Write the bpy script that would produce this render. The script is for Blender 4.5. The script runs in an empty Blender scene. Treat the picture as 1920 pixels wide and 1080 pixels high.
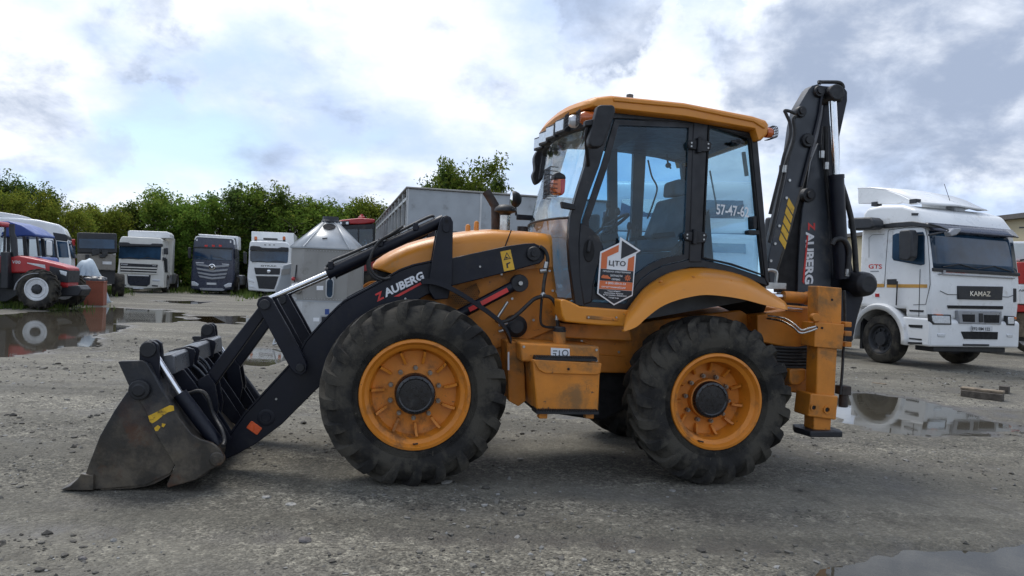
import bpy, bmesh, math, random
import numpy as np
from mathutils import Vector, Matrix

scene = bpy.context.scene
col = scene.collection
R = math.radians
rng = random.Random(11)

# ------------------------------------------------------------------ camera
F = 1420.0; CAM_H = 1.42; ROLL = R(2.4); PIT = 13.0 / F
cam = bpy.data.cameras.new('camera'); camo = bpy.data.objects.new('camera', cam); col.objects.link(camo)
cam.sensor_width = 36.0; cam.lens = 36.0 * F / 1920.0; cam.clip_start = 0.05; cam.clip_end = 3000
camo.matrix_world = (Matrix.Translation((0, 0, CAM_H)) @ Matrix.Rotation(math.pi / 2 - PIT, 4, 'X')
                     @ Matrix.Rotation(ROLL, 4, 'Z'))
scene.camera = camo
scene.render.resolution_x = 1024; scene.render.resolution_y = 576

# ------------------------------------------------------------------ sky and sun
SUN_EL, SUN_AZ = R(58), R(-32)          # azimuth clockwise from +Y
w = bpy.data.worlds.new('World'); scene.world = w; w.use_nodes = True
nt = w.node_tree; nt.nodes.clear()
def N(nt, typ, **kw):
    n = nt.nodes.new(typ)
    for k, v in kw.items():
        if k in n.inputs.keys() if hasattr(n.inputs, 'keys') else False: n.inputs[k].default_value = v
        else: setattr(n, k, v)
    return n
def L(nt, a, b): nt.links.new(a, b)
def math_node(nt, op, a, b=None, c=None, clamp=False):
    n = nt.nodes.new('ShaderNodeMath'); n.operation = op; n.use_clamp = clamp
    for i, x in enumerate((a, b, c)):
        if x is None: continue
        if isinstance(x, (int, float)): n.inputs[i].default_value = x
        else: nt.links.new(x, n.inputs[i])
    return n.outputs[0]
def maprange(nt, x, a, b, c=0.0, d=1.0, smooth=True):
    n = nt.nodes.new('ShaderNodeMapRange'); n.interpolation_type = 'SMOOTHSTEP' if smooth else 'LINEAR'
    nt.links.new(x, n.inputs['Value'])
    for k, v in (('From Min', a), ('From Max', b), ('To Min', c), ('To Max', d)): n.inputs[k].default_value = v
    return n.outputs[0]
def mixcol(nt, fac, a, b):
    n = nt.nodes.new('ShaderNodeMix'); n.data_type = 'RGBA'
    for sock, x in ((n.inputs[0], fac), (n.inputs[6], a), (n.inputs[7], b)):
        if isinstance(x, (int, float)): sock.default_value = x
        elif isinstance(x, tuple): sock.default_value = (*x[:3], 1)
        else: nt.links.new(x, sock)
    return n.outputs[2]
def noise(nt, vec, scale, detail=4, rough=0.55, dist=0.0):
    n = nt.nodes.new('ShaderNodeTexNoise'); n.inputs['Scale'].default_value = scale
    n.inputs['Detail'].default_value = detail; n.inputs['Roughness'].default_value = rough
    n.inputs['Distortion'].default_value = dist
    if vec is not None: nt.links.new(vec, n.inputs['Vector'])
    return n.outputs['Fac']

sky = nt.nodes.new('ShaderNodeTexSky'); sky.sky_type = 'NISHITA'; sky.sun_disc = False
sky.sun_elevation = SUN_EL; sky.sun_rotation = SUN_AZ; sky.altitude = 200; sky.air_density = 1.0; sky.dust_density = 1.5
tc = nt.nodes.new('ShaderNodeTexCoord'); sp = nt.nodes.new('ShaderNodeSeparateXYZ'); L(nt, tc.outputs['Generated'], sp.inputs[0])
zz = math_node(nt, 'MAXIMUM', sp.outputs['Z'], 0.0)
den = math_node(nt, 'ADD', zz, 0.42)
cx = math_node(nt, 'DIVIDE', sp.outputs['X'], den); cy = math_node(nt, 'DIVIDE', sp.outputs['Y'], den)
cmb = nt.nodes.new('ShaderNodeCombineXYZ'); L(nt, cx, cmb.inputs[0]); L(nt, cy, cmb.inputs[1]); cmb.inputs[2].default_value = 2.7
CLOUD_OFF = (-18.30, 3.59, -8.65)
off = nt.nodes.new('ShaderNodeVectorMath'); off.operation = 'ADD'; L(nt, cmb.outputs[0], off.inputs[0]); off.inputs[1].default_value = CLOUD_OFF
big = noise(nt, off.outputs[0], 1.5, 8, 0.55, 0.15)           # where cloud lies at all
lump = noise(nt, off.outputs[0], 3.0, 8, 0.52, 0.1)           # its thick grey undersides
cover = math_node(nt, 'MAXIMUM', maprange(nt, big, 0.36, 0.56), maprange(nt, zz, 0.02, 0.20, 0.92, 0.0))   # cloud closes up towards the horizon
# the larger grey clouds of the day, each a soft ragged mass in its own direction
def sky_dir(px, py):
    u = (px - 960) / F; v = (py - 540) / F; c, s = math.cos(ROLL), math.sin(ROLL); a = u * c + v * s; b = -u * s + v * c
    return Vector((a, math.cos(PIT) - b * math.sin(PIT), -math.sin(PIT) - b * math.cos(PIT))).normalized()
rag = nt.nodes.new('ShaderNodeTexNoise'); rag.inputs['Scale'].default_value = 7.0; rag.inputs['Detail'].default_value = 6; rag.inputs['Roughness'].default_value = 0.62
L(nt, tc.outputs['Generated'], rag.inputs['Vector'])
rv = nt.nodes.new('ShaderNodeVectorMath'); rv.operation = 'SUBTRACT'; L(nt, rag.outputs['Color'], rv.inputs[0]); rv.inputs[1].default_value = (0.5, 0.5, 0.5)
rw = nt.nodes.new('ShaderNodeVectorMath'); rw.operation = 'SCALE'; L(nt, rv.outputs[0], rw.inputs[0]); rw.inputs['Scale'].default_value = 0.26
ra = nt.nodes.new('ShaderNodeVectorMath'); ra.operation = 'ADD'; L(nt, tc.outputs['Generated'], ra.inputs[0]); L(nt, rw.outputs[0], ra.inputs[1])
rn = nt.nodes.new('ShaderNodeVectorMath'); rn.operation = 'NORMALIZE'; L(nt, ra.outputs[0], rn.inputs[0])
mass = None
for px, py, rad, st in ((1060, 30, 95, .22), (1130, 45, 110, .30), (1200, 20, 95, .24), (1600, 120, 230, .20), (1740, 60, 270, .20), (1860, 110, 200, .16), (1450, 150, 120, .16), (1690, 220, 150, .12), (300, 50, 80, .12), (350, 95, 60, .14), (590, 110, 70, .12), (880, 85, 120, .09), (80, 230, 130, .14), (20, 190, 110, .10), (390, 300, 150, .05), (690, 325, 100, .09), (955, 255, 90, .13), (1590, 300, 70, .20), (1900, 320, 90, .16)):
    dt = nt.nodes.new('ShaderNodeVectorMath'); dt.operation = 'DOT_PRODUCT'; L(nt, rn.outputs[0], dt.inputs[0]); dt.inputs[1].default_value = sky_dir(px, py)
    b_ = maprange(nt, dt.outputs['Value'], math.cos(1.25 * rad / F), 1.0, 0.0, st)
    mass = b_ if mass is None else math_node(nt, 'ADD', mass, b_)
lump2 = noise(nt, off.outputs[0], 6.5, 8, 0.6, 0.2)
mass_ = math_node(nt, 'MINIMUM', mass, 0.30)
thick = maprange(nt, math_node(nt, 'ADD', math_node(nt, 'ADD', math_node(nt, 'MULTIPLY', lump, 0.8), math_node(nt, 'MULTIPLY', lump2, 0.75)), math_node(nt, 'MULTIPLY', mass_, 0.85)), 0.78, 1.15)
cover = math_node(nt, 'MAXIMUM', cover, maprange(nt, mass, 0.03, 0.12))
veil = noise(nt, off.outputs[0], 2.2, 7, 0.55)
white_ = mixcol(nt, maprange(nt, veil, 0.38, 0.64), (6.9, 7.2, 7.7), (3.9, 4.8, 6.5))
ccol = mixcol(nt, thick, white_, (2.45, 2.95, 3.95))
skyc = nt.nodes.new('ShaderNodeMix'); skyc.data_type = 'RGBA'; skyc.blend_type = 'MULTIPLY'; skyc.inputs[0].default_value = 1
L(nt, sky.outputs[0], skyc.inputs[6]); skyc.inputs[7].default_value = (0.86, 0.94, 1.0, 1)
final = mixcol(nt, cover, skyc.outputs[2], ccol)
bg = nt.nodes.new('ShaderNodeBackground'); bg.inputs['Strength'].default_value = 0.10; L(nt, final, bg.inputs['Color'])
wo = nt.nodes.new('ShaderNodeOutputWorld'); L(nt, bg.outputs[0], wo.inputs['Surface'])

sun = bpy.data.lights.new('sun', 'SUN'); sun.energy = 1.5; sun.angle = R(34); sun.color = (1.0, 0.95, 0.88)
suno = bpy.data.objects.new('sun', sun); col.objects.link(suno)
sd = Vector((math.sin(SUN_AZ) * math.cos(SUN_EL), math.cos(SUN_AZ) * math.cos(SUN_EL), math.sin(SUN_EL)))
suno.rotation_euler = sd.to_track_quat('Z', 'Y').to_euler()

vs = scene.view_settings
vs.view_transform = 'Standard'; vs.look = 'None'; vs.exposure = 0.74; vs.gamma = 1.0; vs.use_curve_mapping = False

# ------------------------------------------------------------------ pixels to rays, local frames
def ray(px, py):
    u = (px - 960) / F; v = (py - 540) / F; c, s = math.cos(ROLL), math.sin(ROLL)
    a = u * c + v * s; b = -u * s + v * c
    return Vector((a, 0, 0)) - b * Vector((0, math.sin(PIT), math.cos(PIT))) + Vector((0, math.cos(PIT), -math.sin(PIT)))
CAM = Vector((0, 0, CAM_H))
def gnd(px, py, z=0.0):
    d = ray(px, py); return CAM + d * ((z - CAM_H) / d.z)
def at_depth(px, py, y):
    d = ray(px, py); return CAM + d * (y / d.y)
class Frame:
    """local frame: x along, y across/away, z up; turned by yaw about z"""
    def __init__(self, o, yaw):
        self.o = Vector(o); self.yaw = yaw
        self.ax = [Vector((math.cos(yaw), math.sin(yaw), 0)), Vector((-math.sin(yaw), math.cos(yaw), 0)), Vector((0, 0, 1))]
    def P(self, px, py, axis, val):
        d = ray(px, py); q = CAM - self.o
        k = (val - q.dot(self.ax[axis])) / d.dot(self.ax[axis])
        p = q + d * k
        return Vector([p.dot(a) for a in self.ax])
    def sz(self, pts, t):                # pixels on the plane y = t -> (x, z)
        return [(lambda p: (p.x, p.z))(self.P(x, y, 1, t)) for x, y in pts]
    def yz(self, pts, s):                # pixels on the plane x = s -> (y, z)
        return [(lambda p: (p.y, p.z))(self.P(x, y, 0, s)) for x, y in pts]

# ------------------------------------------------------------------ objects
def tag(o, label=None, cat=None, group=None, kind=None):
    for k, v in (('label', label), ('category', cat), ('group', group), ('kind', kind)):
        if v: o[k] = v
    return o
def empty(name, loc, rz=0.0, label=None, cat=None, group=None):
    o = bpy.data.objects.new(name, None); col.objects.link(o); o.location = loc; o.rotation_euler = (0, 0, rz)
    o.empty_display_size = 0.2
    return tag(o, label, cat, group)
def copy_tree(o, parent=None):
    c = o.copy(); col.objects.link(c); c.parent = parent
    for ch in [x for x in bpy.data.objects if x.parent == o]: copy_tree(ch, c)
    return c

class MB:
    def __init__(self): self.v = []; self.f = []
    def add(self, vs, fs):
        n = len(self.v); self.v += [tuple(p) for p in vs]; self.f += [tuple(i + n for i in f) for f in fs]; return self
    def box(self, x0, x1, y0, y1, z0, z1):
        return self.add([(x, y, z) for x in (x0, x1) for y in (y0, y1) for z in (z0, z1)],
                        [(0, 1, 3, 2), (4, 6, 7, 5), (0, 4, 5, 1), (2, 3, 7, 6), (0, 2, 6, 4), (1, 5, 7, 3)])
    def prism(self, poly, a, b, axis=1):
        """polygon in the plane normal to axis, from a to b along it"""
        n = len(poly)
        if axis == 1: mk = lambda p, t: (p[0], t, p[1])
        elif axis == 0: mk = lambda p, t: (t, p[0], p[1])
        else: mk = lambda p, t: (p[0], p[1], t)
        vs = [mk(p, a) for p in poly] + [mk(p, b) for p in poly]
        fs = [tuple(range(n)), tuple(range(2 * n - 1, n - 1, -1))] + [(i, i + n, (i + 1) % n + n, (i + 1) % n) for i in range(n)]
        return self.add(vs, fs)
    def strip(self, A, B, a, b, axis=1):
        """a band between two polylines of equal length, given thickness"""
        return self.prism(list(A) + list(reversed(B)), a, b, axis)
    def tube(self, pts, r, seg=8, cap=True):
        pts = [Vector(p) for p in pts]; n = len(pts); rs = r if isinstance(r, (list, tuple)) else [r] * n
        vs = []; prev = None
        for i, p in enumerate(pts):
            d = (pts[min(i + 1, n - 1)] - pts[max(i - 1, 0)]).normalized()
            if prev is None:
                up = Vector((0, 0, 1)) if abs(d.z) < 0.9 else Vector((0, 1, 0))
                a = d.cross(up).normalized()
            else: a = (prev - d * prev.dot(d)).normalized()
            prev = a; b = d.cross(a)
            for k in range(seg):
                w_ = 2 * math.pi * k / seg
                vs.append(p + (a * math.cos(w_) + b * math.sin(w_)) * rs[i])
        fs = [(i * seg + k, i * seg + (k + 1) % seg, (i + 1) * seg + (k + 1) % seg, (i + 1) * seg + k) for i in range(n - 1) for k in range(seg)]
        if cap: fs += [tuple(reversed(range(seg))), tuple((n - 1) * seg + k for k in range(seg))]
        return self.add(vs, fs)
    def cyl(self, p0, p1, r, seg=16): return self.tube([p0, p1], r, seg)
    def lathe(self, prof, c=(0, 0, 0), axis=1, seg=32, a0=0.0, a1=2 * math.pi):
        """profile of (radius, offset along axis)"""
        full = abs(a1 - a0 - 2 * math.pi) < 1e-6; m = seg if full else seg + 1; vs = []
        for i in range(m):
            w_ = a0 + (a1 - a0) * i / seg; cs, sn = math.cos(w_), math.sin(w_)
            for r, o in prof:
                if axis == 1: vs.append((c[0] + r * cs, c[1] + o, c[2] + r * sn))
                elif axis == 0: vs.append((c[0] + o, c[1] + r * cs, c[2] + r * sn))
                else: vs.append((c[0] + r * cs, c[1] + r * sn, c[2] + o))
        n = len(prof)
        fs = [(i * n + j, ((i + 1) % m) * n + j, ((i + 1) % m) * n + j + 1, i * n + j + 1) for i in range(seg) for j in range(n - 1)]
        return self.add(vs, fs)
    def grid(self, rows):
        n = len(rows[0]); vs = [p for r in rows for p in r]
        return self.add(vs, [(i * n + j, i * n + j + 1, (i + 1) * n + j + 1, (i + 1) * n + j) for i in range(len(rows) - 1) for j in range(n - 1)])
    def build(self, name, mat, parent=None, smooth=35, bevel=0.0, seg=2, solid=0.0, weld=False):
        me = bpy.data.meshes.new(name); me.from_pydata(self.v, [], self.f)
        bm = bmesh.new(); bm.from_mesh(me)
        if weld: bmesh.ops.remove_doubles(bm, verts=bm.verts, dist=1e-5)
        bmesh.ops.recalc_face_normals(bm, faces=bm.faces)
        bm.to_mesh(me); bm.free()
        me.materials.append(mat)
        if smooth:
            me.shade_smooth(); me.set_sharp_from_angle(angle=R(smooth))
        o = bpy.data.objects.new(name, me); col.objects.link(o); o.parent = parent
        if solid:
            m = o.modifiers.new('s', 'SOLIDIFY'); m.thickness = solid; m.offset = 0
        if bevel:
            m = o.modifiers.new('b', 'BEVEL'); m.width = bevel; m.segments = seg; m.limit_method = 'ANGLE'; m.angle_limit = R(32)
            m.harden_normals = False
        return o

def smoothline(pts, n=6, closed=False):
    """Catmull-Rom through points of any dimension"""
    pts = [Vector(p) for p in pts]; out = []; m = len(pts)
    for i in range(m if closed else m - 1):
        if closed: p0, p1, p2, p3 = pts[i - 1], pts[i], pts[(i + 1) % m], pts[(i + 2) % m]
        else: p0, p1, p2, p3 = pts[max(i - 1, 0)], pts[i], pts[i + 1], pts[min(i + 2, m - 1)]
        for k in range(n):
            t = k / n
            out.append(0.5 * (2 * p1 + (p2 - p0) * t + (2 * p0 - 5 * p1 + 4 * p2 - p3) * t * t + (3 * p1 - p0 - 3 * p2 + p3) * t ** 3))
    if not closed: out.append(pts[-1])
    return out
def rrect(cx_, cz, w_, h, r, n=4, rot=0.0):
    out = []
    for sx, sz, a in ((1, 1, 0), (-1, 1, 90), (-1, -1, 180), (1, -1, 270)):
        for k in range(n + 1):
            g = R(a + 90 * k / n); x = sx * (w_ / 2 - r) + r * math.cos(g); z = sz * (h / 2 - r) + r * math.sin(g)
            out.append((cx_ + x * math.cos(rot) - z * math.sin(rot), cz + x * math.sin(rot) + z * math.cos(rot)))
    return out
def circ(cx_, cz, r, n=16): return [(cx_ + r * math.cos(2 * math.pi * k / n), cz + r * math.sin(2 * math.pi * k / n)) for k in range(n)]

# ------------------------------------------------------------------ materials
MAT = {}
def pmat(name, base, rough=0.5, metal=0.0, var=0.12, vscale=6.0, dirt=None, dirt_amt=0.0, dscale=3.0, bump=0.0, bscale=60.0, coat=0.0, spec=None, rvar=0.1, dirt2=None, dirt2_amt=0.0, d2scale=20.0):
    m = bpy.data.materials.new(name); m.use_nodes = True; t = m.node_tree; b = t.nodes['Principled BSDF']
    c = t.nodes.new('ShaderNodeTexCoord').outputs['Object']
    n1 = noise(t, c, vscale, 5, 0.6)
    v = maprange(t, n1, 0.3, 0.7, 1 - var, 1 + var)
    mul = t.nodes.new('ShaderNodeVectorMath'); mul.operation = 'SCALE'; mul.inputs[0].default_value = base; L(t, v, mul.inputs['Scale'])
    cl = mul.outputs[0]
    r_ = maprange(t, noise(t, c, vscale * 2.3, 4, 0.6), 0.3, 0.7, max(rough - rvar, 0.02), min(rough + rvar, 1))
    if dirt:
        n2 = noise(t, c, dscale, 8, 0.68, 0.2)
        msk = maprange(t, n2, 0.62 - dirt_amt * 0.35, 0.80 - dirt_amt * 0.35)
        cl = mixcol(t, msk, cl, dirt)
        r_ = math_node(t, 'ADD', r_, math_node(t, 'MULTIPLY', msk, 0.3), clamp=True)
    if dirt2:
        n2 = noise(t, c, d2scale, 6, 0.7, 0.4)
        msk = maprange(t, n2, 0.66 - dirt2_amt * 0.3, 0.74 - dirt2_amt * 0.3)
        cl = mixcol(t, msk, cl, dirt2)
    L(t, cl, b.inputs['Base Color']); L(t, r_, b.inputs['Roughness']); b.inputs['Metallic'].default_value = metal
    if coat: b.inputs['Coat Weight'].default_value = coat; b.inputs['Coat Roughness'].default_value = 0.12
    if spec is not None: b.inputs['Specular IOR Level'].default_value = spec
    if bump:
        bn = t.nodes.new('ShaderNodeBump'); bn.inputs['Strength'].default_value = bump; bn.inputs['Distance'].default_value = 0.01
        L(t, noise(t, c, bscale, 5, 0.65), bn.inputs['Height']); L(t, bn.outputs[0], b.inputs['Normal'])
    MAT[name] = m; return m
def glass(name, tint, refl=0.06, rough=0.01, dust=0.0):
    m = bpy.data.materials.new(name); m.use_nodes = True; t = m.node_tree; t.nodes.clear()
    tr = t.nodes.new('ShaderNodeBsdfTransparent'); tr.inputs[0].default_value = (*tint, 1)
    gl = t.nodes.new('ShaderNodeBsdfGlossy'); gl.inputs['Roughness'].default_value = rough; gl.inputs['Color'].default_value = (1, 1, 1, 1)
    fr = t.nodes.new('ShaderNodeFresnel'); fr.inputs[0].default_value = 1.5
    f2 = math_node(t, 'MULTIPLY', fr.outputs[0], refl / 0.04, clamp=True)
    mx = t.nodes.new('ShaderNodeMixShader'); L(t, f2, mx.inputs[0]); L(t, tr.outputs[0], mx.inputs[1]); L(t, gl.outputs[0], mx.inputs[2])
    out = mx.outputs[0]
    if dust:
        c = t.nodes.new('ShaderNodeTexCoord').outputs['Object']
        df = t.nodes.new('ShaderNodeBsdfDiffuse'); df.inputs[0].default_value = (0.4, 0.38, 0.34, 1)
        m2 = t.nodes.new('ShaderNodeMixShader'); L(t, maprange(t, noise(t, c, 5, 6, 0.7), 0.35, 0.75, 0.0, dust), m2.inputs[0])
        L(t, out, m2.inputs[1]); L(t, df.outputs[0], m2.inputs[2]); out = m2.outputs[0]
    o = t.nodes.new('ShaderNodeOutputMaterial'); L(t, out, o.inputs[0])
    MAT[name] = m; return m

DUST = (0.20, 0.165, 0.115)
pmat('orange', (0.62, 0.228, 0.016), 0.40, 0, 0.06, 3, (0.34, 0.22, 0.10), 0.04, 2.2, 0.05, 140, coat=0.15, dirt2=(0.22, 0.12, 0.045), dirt2_amt=0.01, d2scale=26)
pmat('orange_dirty', (0.56, 0.195, 0.018), 0.52, 0, 0.14, 4, (0.25, 0.125, 0.042), 0.42, 3.0, 0.10, 90, dirt2=(0.085, 0.045, 0.02), dirt2_amt=0.14, d2scale=14)
pmat('rim_orange', (0.60, 0.200, 0.015), 0.48, 0, 0.10, 5, (0.24, 0.098, 0.028), 0.30, 4, 0.08, 120, dirt2=(0.10, 0.05, 0.022), dirt2_amt=0.10, d2scale=20)
pmat('black_paint', (0.0042, 0.0056, 0.0125), 0.42, 0, 0.25, 4, (0.022, 0.022, 0.024), 0.14, 4, 0.05, 120, spec=0.35, dirt2=(0.08, 0.075, 0.07), dirt2_amt=-0.04, d2scale=26)
pmat('grey_black', (0.030, 0.036, 0.046), 0.42, 0, 0.2, 3, (0.11, 0.105, 0.095), 0.15, 3, 0.05, 120)
pmat('black_plastic', (0.010, 0.011, 0.014), 0.55, 0, 0.2, 8, (0.10, 0.09, 0.08), 0.06, 5, 0.15, 300)
pmat('cab_frame', (0.006, 0.007, 0.011), 0.42, 0, 0.2, 6, (0.09, 0.08, 0.07), 0.06, 5)
pmat('hub_black', (0.006, 0.006, 0.008), 0.30, 0, 0.2, 14, (0.05, 0.045, 0.04), 0.05, 14, coat=0.3)
pmat('dark_gap', (0.008, 0.008, 0.009), 0.8)
pmat('rubber', (0.021, 0.020, 0.019), 0.82, 0, 0.25, 5, (0.066, 0.060, 0.049), 0.60, 4.0, 0.5, 70, spec=0.25, dirt2=(0.13, 0.115, 0.09), dirt2_amt=0.05, d2scale=24)
pmat('hose', (0.014, 0.014, 0.015), 0.55, 0, 0.2, 12, (0.09, 0.08, 0.065), 0.15, 8, 0.3, 250)
pmat('chrome', (0.75, 0.76, 0.78), 0.16, 1.0, 0.05, 20, rvar=0.05)
pmat('steel', (0.42, 0.42, 0.41), 0.38, 1.0, 0.15, 20, (0.12, 0.09, 0.07), 0.1, 12)
pmat('silver_pipe', (0.55, 0.53, 0.50), 0.30, 1.0, 0.12, 12, (0.22, 0.16, 0.11), 0.2, 10)
pmat('exhaust', (0.055, 0.045, 0.040), 0.7, 0.3, 0.3, 12, (0.10, 0.06, 0.04), 0.3, 9)
pmat('red_paint', (0.42, 0.018, 0.018), 0.4, 0, 0.12, 5, (0.12, 0.05, 0.04), 0.1, 4)
pmat('red_decal', (0.58, 0.035, 0.03), 0.45, 0, 0.1, 9, (0.16, 0.08, 0.07), 0.15, 12)
pmat('white_decal', (0.74, 0.75, 0.77), 0.5, 0, 0.08, 9, (0.35, 0.33, 0.31), 0.08, 12)
pmat('yellow_decal', (0.68, 0.40, 0.03), 0.5, 0, 0.1, 9, (0.25, 0.17, 0.06), 0.2, 12)
pmat('orange_reflector', (0.72, 0.10, 0.02), 0.3, 0, 0.08, 20, coat=0.4)
pmat('amber', (0.55, 0.12, 0.02), 0.22, 0, 0.15, 30, coat=0.6)
pmat('red_lens', (0.40, 0.02, 0.02), 0.2, 0, 0.1, 30, coat=0.6)
pmat('lamp_lens', (0.66, 0.69, 0.72), 0.12, 0.2, 0.12, 40, coat=0.6)
pmat('mirror_glass', (0.80, 0.82, 0.84), 0.03, 1.0, 0.02)
pmat('seat_cloth', (0.13, 0.15, 0.17), 0.85, 0, 0.2, 8, bump=0.3, bscale=200)
pmat('cab_grey', (0.10, 0.105, 0.11), 0.7, 0, 0.15, 6)
pmat('paper_white', (0.78, 0.79, 0.80), 0.55, 0, 0.03, 5)
pmat('sign_orange', (0.62, 0.15, 0.045), 0.5, 0, 0.05, 5)
pmat('sign_black', (0.016, 0.018, 0.024), 0.5, 0, 0.1, 5)
glass('cab_glass', (0.67, 0.825, 0.915), 0.024)
glass('clear_glass', (0.95, 0.98, 0.985), 0.013)
glass('truck_glass', (0.22, 0.33, 0.42), 0.06)

def text_mesh(body, name, mat, parent, p0, px_, pz, tight=1.0, shear=0.0, lift=0.0015, bold=0.018):
    """flat lettering filling the parallelogram p0 (bottom left), px_ (bottom right), pz (top left)"""
    cu = bpy.data.curves.new(name, 'FONT'); cu.body = body; cu.size = 1.0; cu.space_character = tight; cu.shear = shear
    cu.offset = bold; cu.resolution_u = 3
    tmp = bpy.data.objects.new('tmp_text', cu); col.objects.link(tmp)
    bpy.context.view_layer.update()
    me = bpy.data.meshes.new_from_object(tmp); bpy.data.objects.remove(tmp); bpy.data.curves.remove(cu)
    co = np.array([v.co[:] for v in me.vertices]); mn, mx = co.min(0), co.max(0)
    p0, px_, pz = Vector(p0), Vector(px_), Vector(pz); nrm = (px_ - p0).cross(pz - p0).normalized() * lift
    for v in me.vertices:
        a = (v.co.x - mn[0]) / (mx[0] - mn[0]); b = (v.co.y - mn[1]) / max(mx[1] - mn[1], 1e-6)
        v.co = p0 + (px_ - p0) * a + (pz - p0) * b + nrm
    me.materials.clear(); me.materials.append(mat); me.name = name
    o = bpy.data.objects.new(name, me); col.objects.link(o); o.parent = parent
    return o
# ------------------------------------------------------------------ ground, puddles, gravel
WATER = -0.026
def lattice(seed, n=256):
    return np.random.RandomState(seed).rand(n, n)
_lat = [lattice(s) for s in range(6)]
def vnoise(x, y, k=0):
    lat = _lat[k % 6]; n = lat.shape[0]
    xi = np.floor(x).astype(int); yi = np.floor(y).astype(int); fx = x - xi; fy = y - yi
    fx = fx * fx * (3 - 2 * fx); fy = fy * fy * (3 - 2 * fy)
    g = lambda a, b: lat[a % n, b % n]
    return (g(xi, yi) * (1 - fx) + g(xi + 1, yi) * fx) * (1 - fy) + (g(xi, yi + 1) * (1 - fx) + g(xi + 1, yi + 1) * fx) * fy - 0.5
def fbm(x, y, f, oct_=4, k=0):
    s = 0; a = 1.0
    for i in range(oct_): s = s + a * vnoise(x * f + 17.3 * i, y * f + 9.1 * i, k + i); a *= 0.5; f *= 2.03
    return s
PUD_PX = [
    [(-260, 604), (60, 585), (150, 576), (215, 575), (300, 580), (348, 592), (330, 604), (240, 606), (215, 625), (160, 640), (140, 655), (0, 661), (-260, 676)],
    [(362, 592), (455, 590), (478, 600), (440, 607), (378, 604)],
    [(436, 668), (468, 652), (530, 652), (540, 672), (492, 684), (450, 680)],
    [(278, 563), (345, 563), (415, 566), (345, 569)],
    [(1560, 742), (1620, 735), (1700, 742), (1780, 762), (1850, 781), (1903, 791), (1908, 804), (1840, 813), (1700, 811), (1620, 802), (1575, 792), (1535, 765)],
    [(1552, 1052), (1640, 1040), (1760, 1030), (1850, 1016), (1960, 992), (2120, 1000), (2140, 1160), (1700, 1180), (1560, 1150), (1545, 1090)],
]
PUDS = [np.array([(lambda p: (p.x, p.y))(gnd(a, b)) for a, b in poly]) for poly in PUD_PX]
def sdist(px, py, poly):
    """signed distance, positive inside"""
    d = np.full(px.shape, 1e9); ins = np.zeros(px.shape, bool); n = len(poly)
    for i in range(n):
        x0, y0 = poly[i]; x1, y1 = poly[(i + 1) % n]; ex, ey = x1 - x0, y1 - y0
        t = np.clip(((px - x0) * ex + (py - y0) * ey) / (ex * ex + ey * ey), 0, 1)
        d = np.minimum(d, np.hypot(px - x0 - t * ex, py - y0 - t * ey))
        c = ((y0 > py) != (y1 > py)) & (px < (x1 - x0) * (py - y0) / (y1 - y0 + 1e-12) + x0); ins ^= c
    return np.where(ins, d, -d)
RUTS = ((3.05, 0.05, 0.7), (3.95, 0.06, 1.9), (7.9, 0.10, 0.4), (9.5, 0.13, 2.2), (11.6, 0.02, 1.2), (13.4, 0.05, 3.0), (17.5, -0.06, 0.3), (19.4, -0.04, 4.0))
def ruts(x, y):
    s = np.zeros_like(x)
    for y0, sl, ph_ in RUTS:
        d = y - (y0 + sl * x + 0.22 * np.sin(x * 0.35 + ph_)) + 0.06 * fbm(x, y, 1.3, 2, 5); keep_ = np.clip(0.55 + 1.6 * fbm(x, y, 0.16, 2, 1), 0, 1)
        s += keep_ * (-0.016 * np.exp(-(d / 0.15) ** 2) + 0.008 * np.exp(-((np.abs(d) - 0.26) / 0.09) ** 2)) * (1 + 0.5 * np.sin(x * 21 + ph_) * np.exp(-(d / 0.12) ** 2))
    return s
def ground_z(x, y):
    x = np.asarray(x, float); y = np.asarray(y, float)
    r = np.hypot(x, y - 6); fade = np.clip(1.4 - r / 45, 0, 1)
    z = fade * (0.014 * fbm(x, y, 0.7, 3, 0) + 0.012 * fbm(x, y, 3.1, 4, 2))
    z = z + fade * 0.010 * fbm(x, y, 1.7, 3, 3) + ruts(x, y)
    for i, poly in enumerate(PUDS):
        c = poly.mean(0); ext = np.abs(poly - c).max() + 2
        m = (np.abs(x - c[0]) < ext) & (np.abs(y - c[1]) < ext)
        if not m.any(): continue
        sc = (0.9, 0.35, 0.25, 0.5, 0.28, 0.14)[i]
        sd_ = sdist(x[m], y[m], poly) + sc * 1.1 * fbm(x[m], y[m], 0.9 / sc ** 0.6, 4, 1)
        dz = np.clip(sd_ / (0.55 * sc + 0.1), -1, 1)
        z[m] = np.where(dz > -1, z[m] - 0.026 * (1 + dz) ** 1.0 * np.clip((1 + dz), 0, 1.4), z[m])
    return z
def axis_coords(lo, hi, step, far):
    c = list(np.arange(lo, hi + 1e-6, step)); s = step; a = lo; left = []
    while a > -far: s *= 1.16; a -= s; left.append(a)
    s = step; b = hi; right = []
    while b < far: s *= 1.16; b += s; right.append(b)
    return np.array(left[::-1] + c + right)
gx = axis_coords(-15, 12.5, 0.062, 900); gy = axis_coords(1.5, 24.5, 0.062, 900)
X, Y = np.meshgrid(gx, gy); Z = ground_z(X.ravel(), Y.ravel())
nx, ny = len(gx), len(gy)
co = np.stack([X.ravel(), Y.ravel(), Z], 1)
ii = np.arange(nx * ny).reshape(ny, nx)
fc = np.stack([ii[:-1, :-1].ravel(), ii[:-1, 1:].ravel(), ii[1:, 1:].ravel(), ii[1:, :-1].ravel()], 1)
me = bpy.data.meshes.new('ground')
me.vertices.add(len(co)); me.vertices.foreach_set('co', co.ravel())
me.loops.add(fc.size); me.loops.foreach_set('vertex_index', fc.ravel().astype(np.int32))
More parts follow.
